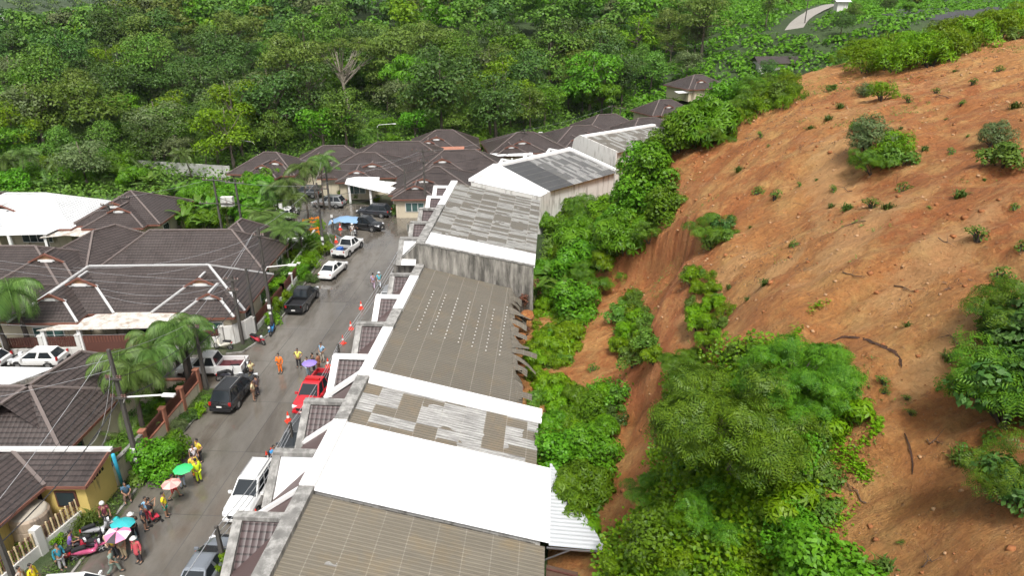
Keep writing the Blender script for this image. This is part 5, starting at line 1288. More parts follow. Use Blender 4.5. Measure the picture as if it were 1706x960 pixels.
# loose stones
sv = []; sf = []; rs = random.Random(31)
def rock(c, s, r_):
    i = len(sv); base = [(-1, -1, -.6), (1, -1, -.6), (1, 1, -.6), (-1, 1, -.6), (-.7, -.7, .6), (.7, -.7, .6), (.7, .7, .6), (-.7, .7, .6)]
    a = r_.uniform(0, 6.3); ca, sa = math.cos(a), math.sin(a)
    for x, y, z in base:
        x *= s * r_.uniform(.6, 1.2); y *= s * r_.uniform(.6, 1.1); z *= s * r_.uniform(.5, 1.1)
        sv.append((c.x + x * ca - y * sa, c.y + x * sa + y * ca, c.z + z))
    for f in ((0, 3, 2, 1), (4, 5, 6, 7), (0, 1, 5, 4), (1, 2, 6, 5), (2, 3, 7, 6), (3, 0, 4, 7)): sf.append(tuple(i + k for k in f))
for _ in range(7000):
    y = rs.uniform(8, 80) ** 1.0; x = rs.uniform(8, 60); d_ = hill_d(x, y)
    if d_ < 6 and rs.random() < .8 or d_ < 3: continue
    z = hill_z(x, y); s = min(.075, .012 * rs.paretovariate(1.6)) * (1 + y / 120); rock(Vector((x, y, z)), s, rs)
o_ = np_mesh('loose_stones', sv, sf, paint('ochre_stone', (.42, .25, .13), .8, .45, .5)); tag(o_, 'small ochre stones littering the red soil', kind='stuff')
sv = []; sf = []
for _ in range(9000):
    y = rs.uniform(8, 75); x = rs.uniform(6, 60)
    if hill_d(x, y) < 3.5: continue
    if noise.noise(Vector((x * .25, y * .25, 40))) < rs.uniform(-.5, .35): continue
    rock(Vector((x, y, hill_z(x, y))), min(.16, .022 * rs.paretovariate(1.8)), rs)
o_ = np_mesh('soil_clods', sv, sf, paint('clod_soil', (.30, .115, .040), .9, .4, .7)); tag(o_, 'clods of red soil lying on the slope', kind='stuff')
# dead branches and twigs
TW = [(1440, 372, 1390, 388), (1330, 410, 1290, 430), (1400, 455, 1440, 470), (1490, 600, 1500, 618), (1440, 845, 1405, 800), (1500, 880, 1492, 850), (1545, 735, 1575, 740), (1410, 210, 1360, 205), (1580, 165, 1545, 160), (1240, 510, 1215, 505), (1600, 580, 1560, 565), (1470, 905, 1440, 860),
      (1690, 850, 1640, 845), (1580, 770, 1610, 830), (1490, 480, 1540, 485), (1350, 380, 1320, 385), (1560, 400, 1590, 415), (1255, 305, 1240, 300), (1420, 320, 1395, 312), (1650, 560, 1625, 575), (1530, 950, 1560, 935), (1395, 900, 1405, 925)]
for i, (x0, y0, x1, y1) in enumerate(TW[::2]):
    a, _ = hit(x0, y0); b, _ = hit(x1, y1)
    if a is None or b is None or (a - b).length > 6: continue
    m_ = MB(); pts = []
    for q in range(6):
        p = a.lerp(b, q / 5); p.x += rs.uniform(-.08, .08); p.y += rs.uniform(-.08, .08); p.z = hill_z(p.x, p.y) + .06 + rs.uniform(0, .06); pts.append(p)
    m_.tube(pts, [.03, .028, .024, .018, .012, .006], 4)
    for q in (2, 3): m_.tube([pts[q], pts[q] + Vector((rs.uniform(-.6, .6), rs.uniform(-.6, .6), rs.uniform(.05, .3)))], [.012, .004], 4)
    o_ = m_.build('dead_branch', M['wood'], None, smooth=True); tag(o_, None, 'branch', 'dead branches on the bare slope'); register(o_, 'dead branch', 'counted uphill on the bare red slope', -y0)
# tension cracks: dark strips laid on the soil, crack shade put into the colour
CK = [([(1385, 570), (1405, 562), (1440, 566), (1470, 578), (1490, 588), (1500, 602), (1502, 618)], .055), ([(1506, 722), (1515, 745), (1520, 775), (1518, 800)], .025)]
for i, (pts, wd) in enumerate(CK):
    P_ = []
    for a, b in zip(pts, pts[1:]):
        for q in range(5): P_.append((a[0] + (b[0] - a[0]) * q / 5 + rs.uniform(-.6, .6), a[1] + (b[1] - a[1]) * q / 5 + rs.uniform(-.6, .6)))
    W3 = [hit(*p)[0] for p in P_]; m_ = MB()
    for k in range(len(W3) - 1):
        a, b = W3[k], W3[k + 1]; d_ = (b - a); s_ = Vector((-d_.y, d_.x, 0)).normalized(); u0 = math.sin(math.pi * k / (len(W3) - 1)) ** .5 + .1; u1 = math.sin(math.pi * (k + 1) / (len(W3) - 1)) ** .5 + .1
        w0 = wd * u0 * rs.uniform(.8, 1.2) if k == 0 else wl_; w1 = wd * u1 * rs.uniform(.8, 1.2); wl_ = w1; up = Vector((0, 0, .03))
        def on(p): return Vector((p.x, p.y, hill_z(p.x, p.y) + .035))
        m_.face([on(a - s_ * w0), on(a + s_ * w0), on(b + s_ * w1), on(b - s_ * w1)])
    o_ = m_.build('soil_crack_shade', paint('crack_shadow_soil', (.055, .025, .014), .95, .4, 4)); tag(o_, 'dark strip on the red soil painted as the shade in a crack', kind='structure')

# ------------------------------------------------------------------ garden, verge and street plants
def gp(k, x, y, s, label, name, cat, group=None, rz=None, z=0): return place(PT[k], name, (x, y, z), s, rz, label, cat, group, vr)
for k, bx, by, s, lb in [('foxtail', 55, 592, 1.12, 'tall palm with drooping fronds rising over the low brown roof'), ('foxtail', 18, 600, 1.0, 'palm cut by the picture edge beside the tall drooping palm'),
    ('foxtail', 243, 735, .95, 'drooping palm between the big brown hip roof and the street wall'), ('foxtail', 318, 655, .98, 'bushy headed palm at the corner of the side street'), ('foxtail', 265, 655, .82, 'shorter palm next to the bushy headed corner palm')]:
    p = G(bx, by); gp(k, p.x, p.y, s, lb, 'palm_tree', 'palm tree', 'palms in the gardens')
for i, (k, bx, by, s) in enumerate([('palm', 515, 372, 1.0), ('palm', 495, 400, .95), ('palm', 540, 350, .95), ('palm', 470, 395, .8), ('palm_b', 482, 445, .95), ('palm_b', 505, 425, .8), ('palm_b', 462, 430, .8), ('palm', 528, 345, .8), ('palm_b', 445, 410, .9), ('palm_b', 560, 318, .8)]):
    p = G(bx, by); o_ = gp(k, p.x, p.y, s, None, 'palm_tree', 'palm tree', 'palm cluster by the bend'); register(o_, 'slender palm', 'from the west in the cluster by the bend', bx)
for i, (bx, by, s) in enumerate([(15, 320, .8), (45, 315, .85), (345, 292, .65), (320, 300, .7), (100, 312, .6)]):
    p = G(bx, by); o_ = gp('coconut', p.x, p.y, s, None, 'coconut_palm', 'palm tree', 'coconut palms at the forest edge'); register(o_, 'coconut palm', 'from the west at the forest edge', bx)
def on_path(x, y): return False
BN = [(285, 385), (300, 370), (310, 390), (330, 360), (350, 372), (270, 360), (380, 375), (405, 365), (430, 370), (395, 345), (360, 340), (320, 335), (440, 345), (295, 345), (345, 395), (255, 325), (230, 318), (200, 312), (585, 236), (600, 238), (835, 208), (850, 205), (872, 206), (1120, 178), (1100, 182), (1165, 165), (1190, 165), (890, 480), (925, 462), (935, 480), (910, 455), (1060, 190), (1085, 185), (160, 312), (415, 330)]
for i, (bx, by) in enumerate(BN):
    if bx in (890, 925, 935, 910): p, _ = hit(bx, by + 35); s = .95
    elif by < 250: p = thit(bx, by + 12); s = 1.2
    else: p = G(bx, by); s = vr.uniform(.7, 1.1)
    if on_path(p.x, p.y): continue
    o_ = gp('banana', p.x, p.y, s, None, 'banana_plant', 'banana plant', 'banana plants', z=p.z); register(o_, 'banana plant', 'from the west among the banana plants', bx)
# overgrown plot between the houses and the bend
plot = [(250, 330), (440, 300), (470, 330), (440, 380), (470, 420), (455, 440), (440, 385), (280, 392), (262, 360)]
def flat_thicket(poly, kinds, where, cat, gname, n, srange=(.8, 1.2), gap=1.0, seed=1, z=0):
    r_ = random.Random(seed); done = []; tries = 0; x0, x1 = min(p[0] for p in poly), max(p[0] for p in poly); y0, y1 = min(p[1] for p in poly), max(p[1] for p in poly)
    while len(done) < n and tries < 1500:
        tries += 1; px, py = r_.uniform(x0, x1), r_.uniform(y0, y1)
        if not in_poly(px, py, poly): continue
        k = r_.choices([a for a, _ in kinds], [b for _, b in kinds])[0]; s = r_.uniform(*srange); p = G(px, py)
        if any((p - q).length < gap * (rr_ + PT[k].r * s) * .5 for q, rr_ in done): continue
        done.append((p, PT[k].r * s)); o_ = place(PT[k], KNAME.get(k, 'shrub'), (p.x, p.y, z), s, None, None, cat, gname, r_); register(o_, KIND.get(k, 'bush'), 'from the west ' + where, px)
KIND.update({'hedge': 'clipped light bush', 'bushpalm': 'stemless fan palm', 'round_c': 'spreading tree', 'star_a': 'big leaved tree', 'palm_b': 'short palm', 'russet': 'russet bush'})
flat_thicket(plot, [('leafy_big', 3), ('star_big', 3), ('leafy_mid', 3), ('leafy_lime', 3), ('dark_mid', 2), ('bushpalm', 1)], 'in the overgrown plot beside the bend', 'shrub', 'plants of the overgrown plot', 46, (.8, 1.4), .85, 3)
flat_thicket([(-10, 330), (60, 300), (250, 285), (270, 330), (200, 318), (60, 318), (-10, 345)], [('leafy_big', 3), ('star_big', 3), ('dark_mid', 2), ('leafy_lime', 2), ('bushpalm', 2)], 'behind the white roofed bungalow', 'shrub', 'plants behind the bungalows', 26, (.9, 1.5), .9, 4)
flat_thicket([(420, 455), (455, 430), (480, 400), (535, 375), (545, 400), (525, 440), (500, 480), (470, 520), (455, 545), (430, 520), (440, 480)], [('leafy_mid', 3), ('leafy_lime', 3), ('fine_lime', 3), ('bushpalm', 1)], 'in the garden strip along the road', 'shrub', 'garden strip along the road', 24, (.7, 1.05), .9, 5)
flat_thicket([(225, 700), (250, 655), (300, 665), (250, 740), (215, 790), (200, 755)], [('leafy_mid', 3), ('leafy_lime', 3), ('dark_mid', 1)], 'inside the street wall by the big hip roof', 'shrub', 'garden beside the big hip roof', 12, (.7, 1.0), .9, 6)
for (k, px, py, s, lb) in [('leafy_big', 262, 790, .85, 'big leafy bush hanging over the verge beside the street pole'), ('leafy_big', 290, 765, .62, 'leafy bush on the verge up the street from the street pole'), ('leafy_mid', 240, 800, .8, 'dense bush at the foot of the street pole'),
    ('dark_mid', 315, 702, .5, 'low verge bush behind the black parked car'), ('leafy_lime', 335, 690, .7, 'light verge weeds behind the black parked car'), ('leafy_mid', 350, 672, .6, 'verge bush at the corner pole'), ('fine_mid', 300, 718, .5, 'grey weeds on the verge'),
    ('reed', 148, 880, 1.0, 'big tussock of long grass by the white low wall'), ('reed', 130, 905, .6, 'small tussock beside the big tussock by the wall'), ('hedge', 95, 905, .6, 'round bush inside the picket fence'), ('hedge', 48, 915, .8, 'fern like bush near the yellow house windows'), ('hedge', 75, 890, .8, 'low bush beside the water tank'), ('hedge', 108, 850, .8, 'bush in front of the small window of the yellow house'), ('hedge', 122, 832, .7, 'bush between the yellow wall and the picket fence'),
    ('hedge', 20, 945, .8, 'bush at the bottom corner inside the fence'),
    ('fine_lime', 548, 425, 1.15, 'yellow green shrub at the road corner by the white pickup'), ('fine_lime', 512, 450, 1.3, 'bushy shrub along the kerb beside the white sedan'), ('dark_mid', 520, 470, .6, 'dark bush at the kerb behind the black pickup'), ('leafy_lime', 470, 500, .9, 'bright bush over the brown fence near the black pickup'),
    ('hedge', 350, 557, 1.0, 'clipped yellow green hedge behind the brown fence'), ('hedge', 370, 556, .8, 'end of the clipped hedge by the white wall corner'), ('hedge', 332, 557, .8, 'hedge bush under the window of the double house'), ('hedge', 95, 568, .9, 'yellowish bush beside the carport of the double house'),
    ('leafy_big', 655, 248, 1.0, 'round clipped tree among the bungalow roofs'), ('leafy_big', 803, 250, 1.25, 'small round garden tree between two brown roofs'), ('leafy_mid', 665, 358, 1.1, 'small upright tree at the front of the white gate'), ('leafy_lime', 630, 335, .7, 'bush under the white canopy edge'), ('leafy_lime', 570, 330, 1.0, 'garden bush beside the silver pickup'), ('leafy_mid', 595, 330, .9, 'garden bush by the canopy post'), ('star_mid', 362, 955, .7, 'bright green potted shrub at the bottom edge by the terrace')]:
    p = G(px, py); gp(k, p.x, p.y, s, lb, 'shrub', 'shrub')
rq = random.Random(55)
for i in range(46):
    a_ = rq.uniform(37, 60); b_ = rq.uniform(11.4, 14.6) - (a_ - 37) * .05; p = row(a_, b_); k = rq.choice(['leafy_mid', 'leafy_lime', 'star_mid', 'star_mid', 'fine_lime', 'leafy_mid']); s = rq.uniform(.5, 1.15)
    o_ = gp(k, p.x, p.y, s, None, KNAME[k], 'shrub', 'bushes along the smashed roof edge', z=max(.3, hill_z(p.x, p.y)) - .1); register(o_, KIND[k], 'going up the row close behind the smashed roof', a_)
for i, (bx, by, k, s) in enumerate([(470, 425, 'palm_b', 1.0), (488, 432, 'palm_b', .85), (466, 400, 'palm', .85), (500, 408, 'palm', .8), (480, 455, 'bushpalm', .7), (455, 470, 'bushpalm', .7), (515, 430, 'bushpalm', .75), (440, 500, 'leafy_lime', 1.2), (450, 520, 'fine_lime', 1.0), (436, 515, 'bushpalm', .5), (520, 415, 'leafy_big', .7), (500, 465, 'leafy_big', .6)]):
    p = G(bx, by); o_ = gp(k, p.x, p.y, s, None, 'palm_tree' if 'palm' in k else 'bush', 'palm tree' if 'palm' in k else 'shrub', 'garden strip along the road'); register(o_, {'palm': 'slim street palm', 'palm_b': 'short street palm', 'bushpalm': 'stemless fan palm'}.get(k, 'leafy bush'), 'from the west in the garden beside the white saloon', bx)
for i, (bx, by, s) in enumerate([(225, 700, .9), (285, 690, .9), (300, 625, .8), (340, 625, .7), (215, 745, .8)]):
    p = G(bx, by); o_ = gp('foxtail' if i < 4 else 'bushpalm', p.x, p.y, s, None, 'palm_tree', 'palm tree', 'palms in the gardens'); register(o_, 'garden palm', 'from the west between the big hip roof and the side street', bx)
# russet dying shrub at the smashed roof
for px, py, s, lb in ((880, 478, 1.2, 'russet dying bush at the corner of the stained end wall'), (868, 500, .9, 'reddish brown bush leaning onto the brown corrugated roof')):
    p = G(px, py, 2.0); gp('russet', p.x, p.y, s, lb, 'shrub', 'shrub', z=1.2)
# verge grass
vg = []
for _ in range(2600):
    q = fr_.random(); a = fr_.uniform(6, 45.5); b_ = fr_.uniform(-24.7, -23.3)
    if q < .5: vg.append((b_, a, .07))
    else: vg.append((fr_.uniform(-24.5, -22.3), fr_.uniform(57, 83), .12))
carpet(vg[:1500], 'verge_grass', 'patchy grass and weeds on the road verge', L_['grass'], .11, 16, .28, .16)
gg = []
for _ in range(3200):
    x, y = fr_.uniform(-70, -23.5), fr_.uniform(8, 108)
    if -75 < x < -26 and (28 < y < 46 and x < -26.5): continue
    if 45 < y < 52 : continue
    if y < 98 and x > -31 and y > 82: continue
    gg.append((x, y, 0.0))
carpet(gg, 'lawn_weeds', 'grass and weeds in the gardens', L_['grass'], .17, 16, .6, .22)
# drifts of low weeds and seedlings over the bare soil
def patchcarpet(n, name, label, mat, size, seed, thr):
    r_ = random.Random(seed); P_ = []
    for _ in range(n):
        y = r_.uniform(10, 105); x = r_.uniform(9, 90)
        if hill_d(x, y) < 8: continue
        if noise.noise(Vector((x * .12, y * .12, seed))) + .5 * noise.noise(Vector((x * .6, y * .6, seed))) < thr - (.12 if y > 60 or x > 38 else 0): continue
        P_.append((x, y, hill_z(x, y)))
    rg_ = np.random.default_rng(seed); c = np.repeat(np.array(P_), 4, axis=0) + rg_.normal(0, .10, (len(P_) * 4, 3)) * np.array([1, 1, 0]); c[:, 2] += rg_.uniform(.01, .12, len(c))
    V_, Q = quads_from(c, np.tile([0, -.2, 1.], (len(c), 1)) + rg_.normal(0, .7, (len(c), 3)), rg_.uniform(.6, 1.4, len(c)) * size, .35, .1, rg_)
    o_ = np_mesh(name, V_, Q, mat); tag(o_, label, kind='stuff')
patchcarpet(52000, 'seedlings', 'thin drifts of green seedlings on the bare soil', L_['olive'], .13, 3, .34)
patchcarpet(26000, 'dry_litter', 'dry leaf litter and twigs on the bare soil', M['wood'], .12, 9, .30)
# ------------------------------------------------------------------ walls and fences
def wall_run(name, label, cat, pts, h, th, mat, cop=None, panels=None, pillars=None, zb=0.0):
    """low wall along points; optional coping, panels (height, material) above it, and pillars"""
    r_ = empty(name, (pts[0][0], pts[0][1], 0), 0, label, cat)
    b = MB()
    for i, (a, c) in enumerate(zip(pts, pts[1:])): b.beam((*a, zb + h / 2), (*c, zb + h / 2), th, h - .002 * i)
    b.build('wall', mat, r_, world=True)
    if cop:
        b = MB()
        for i, (a, c) in enumerate(zip(pts, pts[1:])): b.beam((*a, zb + h + .05), (*c, zb + h + .05), th + .08, .1 - .002 * i)
        b.build('coping', cop, r_, world=True)
    if panels:
        ph, pm, step = panels
        for a, c in zip(pts, pts[1:]):
            A = Vector((*a, 0)); C_ = Vector((*c, 0)); L = (C_ - A).length; n = max(1, round(L / 2.9))
            for k in range(n):
                p = A.lerp(C_, (k + .04) / n); q = A.lerp(C_, (k + .96) / n); b = MB(); m = max(2, int((q - p).length / step))
                for j in range(m):
                    s_ = p.lerp(q, (j + .5) / m); b.beam((s_.x, s_.y, h + .12), (s_.x, s_.y, h + ph), step * .82, .04)
                b.beam((p.x, p.y, h + .25), (q.x, q.y, h + .25), .05, .06); b.beam((p.x, p.y, h + ph - .15), (q.x, q.y, h + ph - .15), .05, .06)
                b.build('fence_panel', pm, r_, world=True)
    if pillars:
        ph, pw, pm, gap = pillars
        for a, c in zip(pts, pts[1:]):
            A = Vector((*a, 0)); C_ = Vector((*c, 0)); n = max(1, round((C_ - A).length / gap))
            for k in range(n + 1):
                p = A.lerp(C_, k / n); b = MB(); b.box((p.x, p.y, ph / 2), (pw, pw, ph)); b.box((p.x, p.y, ph + .04), (pw + .08, pw + .08, .08)); b.build('pillar', pm, r_, world=True)
    return r_
wall_run('garden_wall', 'white based brown panel fence in front of the double house west of its gate', 'fence', [(-42.6, 50.95), (-36.6, 51.35)], .75, .22, M['wall_white'], None, (1.05, M['brown_metal'], .19), (1.9, .36, M['wall_white'], 3))
gt_ = empty('sliding_gate', (-33.4, 51.6, 0), 0, 'long solid brown sliding gate across the carport of the double house', 'gate')
b = MB(); b.beam((-36.3, 51.45, .95), (-30.5, 51.85, .95), .07, 1.6); b.build('gate_panel', M['brown_metal'], gt_, world=True)
b = MB()
for k in range(24): p = Vector((-36.2, 51.40, 0)).lerp(Vector((-30.6, 51.80, 0)), k / 23); b.beam((p.x, p.y, 1.15), (p.x, p.y, 1.72), .07, .03)
b.build('gate_slats', M['fascia'], gt_, world=True)
wall_run('garden_wall', 'white based brown panel fence under the clipped hedge of the double house', 'fence', [(-30.3, 51.9), (-25.2, 53.0)], .95, .22, M['wall_white'], None, (.75, M['brown_metal'], .19), (1.85, .36, M['wall_white'], 5))
wall_run('corner_wall', 'tall stained white wall piece rounding the road corner beside the scooters', 'wall', [(-25.0, 53.05), (-24.3, 53.3), (-23.6, 54.2), (-23.3, 55.2)], 1.85, .24, M['wall_stained'] if False else M['wall_white'])
wall_run('garden_wall', 'brown panel fence climbing the road beside the utility poles', 'fence', [(-23.3, 55.3), (-23.05, 63.0), (-23.1, 69.0)], .6, .2, M['wall_white'], None, (.95, M['brown_metal'], .17), (1.6, .3, M['wall_white'], 3.4))
wall_run('garden_wall', 'pale low wall among the garden shrubs by the white sedan', 'wall', [(-24.4, 70.2), (-24.6, 76), (-25.2, 83)], .9, .2, M['wall_white'])
pf = empty('picket_fence', (-26, 27, 0), 0, 'cream and brown picket fence on a low white wall by the yellow house', 'fence')
b = MB(); b.beam((-27.4, 22.0, .35), (-24.95, 31.6, .35), .24, .7); b.build('base_wall', M['wall_white'], pf, world=True)
mcr = paint('cream_picket', (.68, .55, .33), .6, .08); mbr = paint('brown_picket', (.16, .09, .06), .6, .1)
A = Vector((-27.4, 22.0, 0)); B = Vector((-24.95, 31.6, 0))
for k in range(62):
    p = A.lerp(B, (k + .5) / 62); b = MB(); b.beam((p.x, p.y, .71), (p.x, p.y, 1.62 if k % 2 else 1.55), .09 if k % 2 else .07, .05); b.build('picket', mcr if k % 2 else mbr, pf, world=True)
b = MB()
for z in (.95, 1.4): b.beam((A.x - .07, A.y, z), (B.x - .07, B.y, z), .04, .07)
b.build('rail', mbr, pf, world=True)
for k in (0, .37, .70): p = A.lerp(B, k); b = MB(); b.box((p.x, p.y, .88), (.42, .42, 1.76), -.2); b.build('pillar', M['wall_white'], pf, world=True)
wall_run('street_wall', 'smooth white street wall with the cyan pipe leaning on it', 'wall', [(-24.85, 31.75), (-24.45, 33.9)], 1.95, .2, M['wall_white'])
wall_run('street_wall', 'pale wall with grey coping between the cyan pipe and the street pole', 'wall', [(-24.42, 34.0), (-24.2, 37.2)], 1.75, .2, M['wall_cream'], M['kerb'])
wall_run('street_wall', 'cream wall with terracotta posts and dark slats along the grassy verge', 'fence', [(-24.2, 37.4), (-24.1, 45.4)], .95, .22, M['wall_cream'], M['terracotta'], (.95, M['brown_metal'], .13), (1.95, .36, M['terracotta'], 2.7))
wall_run('street_wall', 'cream wall with terracotta posts along the side street', 'fence', [(-24.3, 45.6), (-33.0, 45.5)], .95, .2, M['wall_cream'], M['terracotta'], None, (1.5, .34, M['terracotta'], 3.4))
wall_run('street_wall', 'cream wall with a white gate facing the end of the road', 'wall', [(-15.2, 91.4), (-10.2, 91.8)], 1.6, .2, M['wall_cream'])
gt_ = empty('white_gate', (-12.7, 91.3, 0), 0, 'white gate with a small yellow notice at the end of the road', 'gate')
b = MB(); b.box((-12.9, 91.35, .95), (2.3, .08, 1.7), .08); b.build('gate_panel', M['white_trim'], gt_, world=True)
b = MB(); b.box((-12.9, 91.28, 1.75), (.9, .04, .35), .08); b.build('notice', paint('yellow_notice', (.75, .55, .03), .5, .05), gt_, world=True)
wall_run('street_wall', 'old whitewashed plot wall at the forest edge behind the overgrown plot', 'wall', [(-67, 118.5), (-47.5, 113.5)], 2.1, .2, M['wall_white'])

# ------------------------------------------------------------------ poles, lamps, cables
def height_for(x, y, top_py):
    h = 1.0
    while h < 40 and to_px(x, y, h)[1] > top_py: h += .05
    return h
def pole(name, label, base_px, top_py, arms=(), lamp=None, w_=.26, tape=False, cat='utility pole', group='utility poles', hmax=14, ins=True, mat=None, z=0.0, rot=None):
    p = G(*base_px, z) if not isinstance(base_px, Vector) else base_px; h = min(hmax, height_for(p.x, p.y, top_py)) - p.z
    r_ = empty(name, (p.x, p.y, p.z), (-TH if rot is None else rot), label, cat, group)
    b = MB(); b.idx([(sx * w_ / 2, sy * w_ / 2, -.3) for sx, sy in ((-1, -1), (1, -1), (1, 1), (-1, 1))] + [(sx * w_ * .32, sy * w_ * .32, h) for sx, sy in ((-1, -1), (1, -1), (1, 1), (-1, 1))], ((0, 3, 2, 1), (4, 5, 6, 7), (0, 1, 5, 4), (1, 2, 6, 5), (2, 3, 7, 6), (3, 0, 4, 7)))
    b.build('shaft', mat or M['concrete_pole'], r_)
    for (fz, L) in arms:
        z_ = h * fz; b = MB(); b.box((0, -.18, z_), (L, .1, .12)); c_ = b.build('crossarm', M['concrete_pole'], r_)
        if ins:
            for q in (-.46, -.28, .28, .46): b = MB(); b.lathe([(.05, 0), (.09, .05), (.05, .1), (.08, .15), (.03, .22)], (q * L, -.18, z_ + .06), 8); b.build('insulator', paint('brown_porcelain', (.10, .05, .035), .3, .1), c_)
    if lamp:
        z_, dx, L = lamp; b = MB(); b.tube([(0, 0, z_), (dx * .3, 0, z_ + .5), (dx * L, 0, z_ + .75)], .055, 6); a_ = b.build('lamp_arm', M['white_trim'], r_)
        b = MB(); b.box((dx * (L + .3), 0, z_ + .75), (.75, .28, .12)); b.build('lamp_head', M['white_trim'], a_)
    if tape:
        b = MB(); b.box((0, -.16, 2.3), (.3, .05, .4)); b.build('notice', M['white_trim'], r_); b = MB(); b.box((0, -.15, 1.65), (.22, .05, .22)); b.build('notice', M['white_trim'], r_)
    return r_, p, h
PL = {}
PL['a'] = pole('utility_pole', 'tall dark pole with a long white lamp arm over the verge near the cyan pipe', (237, 800), 583, ((.80, .9), (.66, .9)), (5.6, 1, 2.7), tape=True)
PL['z'] = pole('utility_pole', 'dark pole at the bottom corner inside the picket fence', (30, 985), 862, ((.9, .8),))
PL['b'] = pole('utility_pole', 'pole behind the black parked car at the side street corner', (345, 650), 535, ((.92, .9),))
PL['b2'] = pole('utility_pole', 'shorter dark pole beside the bushy headed corner palm', (322, 640), 556, ())
PL['c'] = pole('utility_pole', 'taped pole with a white lamp arm above the blue scooter', (455, 548), 380, ((.93, 1.0),), (5.6, 1, 2.3), tape=True)
PL['c2'] = pole('utility_pole', 'plain stout pole next to the brown panel fence', (427, 555), 447, ())
PL['d'] = pole('utility_pole', 'slim pole with a small rack at the rounded white wall corner', (405, 575), 460, ((.95, 1.3), (.8, .9)))
PL['e'] = pole('utility_pole', 'pole with a wide crossarm beside the white pickup at the bend', (541, 428), 305, ((.93, 2.6), (.72, 1.0)), tape=True)
PL['f'] = pole('utility_pole', 'pole behind the palms with a double crossarm at the bend', (550, 350), 262, ((.93, 2.0), (.62, 2.6)))
PL['g'] = pole('utility_pole', 'pole with a cross frame in the overgrown plot', (371, 390), 295, ((.95, 2.6), (.55, 4.6)))
PL['g2'] = pole('utility_pole', 'second pole of the cross frame in the overgrown plot', (405, 386), 300, ((.95, 2.4),))
PL['h'] = pole('utility_pole', 'tall pole with wide crossarms in front of the brown bungalow roof', (710, 362), 248, ((.97, 3.0), (.82, 1.6)))
PL['i'] = pole('utility_pole', 'slim pole rising beside the white gate', (678, 358), 280, ())
PL['j'] = pole('utility_pole', 'pole in front of the twin gablet bungalow', (874, 270), 215, ((.9, 1.8),))
PL['k'] = pole('utility_pole', 'thin pole before the big brown hip roof', (940, 256), 222, ())
PL['l'] = pole('utility_pole', 'pole behind the white end wall of the highest terrace', (960, 256), 218, ((.9, 1.2),))
PL['m'] = pole('utility_pole', 'western one of two tall poles near the top of the row', (1017, 228), 175, ((.95, 1.8),))
PL['n'] = pole('utility_pole', 'eastern one of two tall poles near the top of the row', (1031, 224), 178, ((.95, 2.2),))
PL['o'] = pole('utility_pole', 'pole in front of the brown roofed bungalow with orange gablets', (222, 393), 326, ((.95, 1.4),))
PL['p'] = pole('utility_pole', 'slim pole before the lower orange gablet', (195, 405), 340, ((.97, 1.6),))
PL['q'] = pole('post', 'short dark post with cable hooks beside the silver parked car', (376, 952), 878, (), cat='post', group='short posts by the terraces', w_=.24)
PL['r'] = pole('post', 'short dark post beside the dark parked car under the dormer', (491, 760), 704, (), cat='post', group='short posts by the terraces', w_=.24)
PL['s'] = pole('post', 'short dark post before the stained terrace end wall', (675, 452), 400, (), cat='post', group='short posts by the terraces', w_=.22)
PL['t'] = pole('post', 'stubby post beside the white framed dormer', (566, 603), 573, (), cat='post', group='short posts by the terraces', w_=.24)
PL['u'] = pole('post', 'black and white marker post near the tarpaulin pickup', (556, 388), 358, (), cat='post', group='marker posts', w_=.22, tape=True)
pole('street_lamp', 'thin white street lamp among the far bungalow roofs', (893, 262), 232, (), (4.0, 1, .5), w_=.12, cat='street lamp', group='street lamps', mat=M['white_trim'])
pole('street_lamp', 'street lamp with a long white arm at the western forest edge', (430, 280), 258, (), (4.2, -1, 2.8), w_=.14, cat='street lamp', group='street lamps')
pole('street_lamp', 'street lamp with white arm before the forest behind the canopy bungalow', (631, 247), 222, (), (4.2, 1, 3.2), w_=.14, cat='street lamp', group='street lamps')
p_ = thit(1340, 42); pole('utility_pole', 'lone pole standing beside the pale track on the far slope', Vector((p_.x, p_.y, p_.z)), -4, ((.9, 1.6),), hmax=p_.z + 16)
# white equipment board on the cross frame
b = MB(); q = PL['g'][1].lerp(PL['g2'][1], .5); b.box((q.x + .1, q.y - .3, 4.3), (1.5, .7, 1.2)); o_ = b.build('equipment_box', M['wall_white']); tag(o_, 'white box hung between the two poles in the overgrown plot', 'box')
for px, py, zz, lb in ((467, 368, 2.2, 'white board standing among the palms by the bend'), (470, 384, 1.0, 'lower white board among the palms by the bend')):
    p = G(px, py + 5, 0); r_ = empty('board', (p.x, p.y, 0), 0, lb, 'board'); b = MB(); b.box((0, 0, zz), (1.2, .08, 1.3)); b.build('panel', M['white_trim'], r_); b = MB(); b.box((0, .06, zz / 2), (.08, .05, zz)); b.build('post', M['grey_metal'], r_)
def cable(a, b_, sag, rad, label, off=0.0, mat=None):
    pts = []
    for k in range(13):
        t = k / 12; p = a.lerp(b_, t); p.z -= sag * 4 * t * (1 - t); pts.append(p)
    m_ = MB(); m_.tube(pts, rad, 5); o_ = m_.build('cable', mat or M['cable']); tag(o_, None, 'cable', 'overhead cables'); register(o_, 'overhead cable', label, off); return o_
M['cable'] = paint('black_cable', (.03, .03, .032), .5, .1)
M['cable_pale'] = paint('pale_cable', (.45, .46, .48), .4, .1, metal=.4)
def tp(k, fz, dx=0.0):
    _, p, h = PL[k]; return Vector((p.x + dx, p.y, p.z + h * fz))
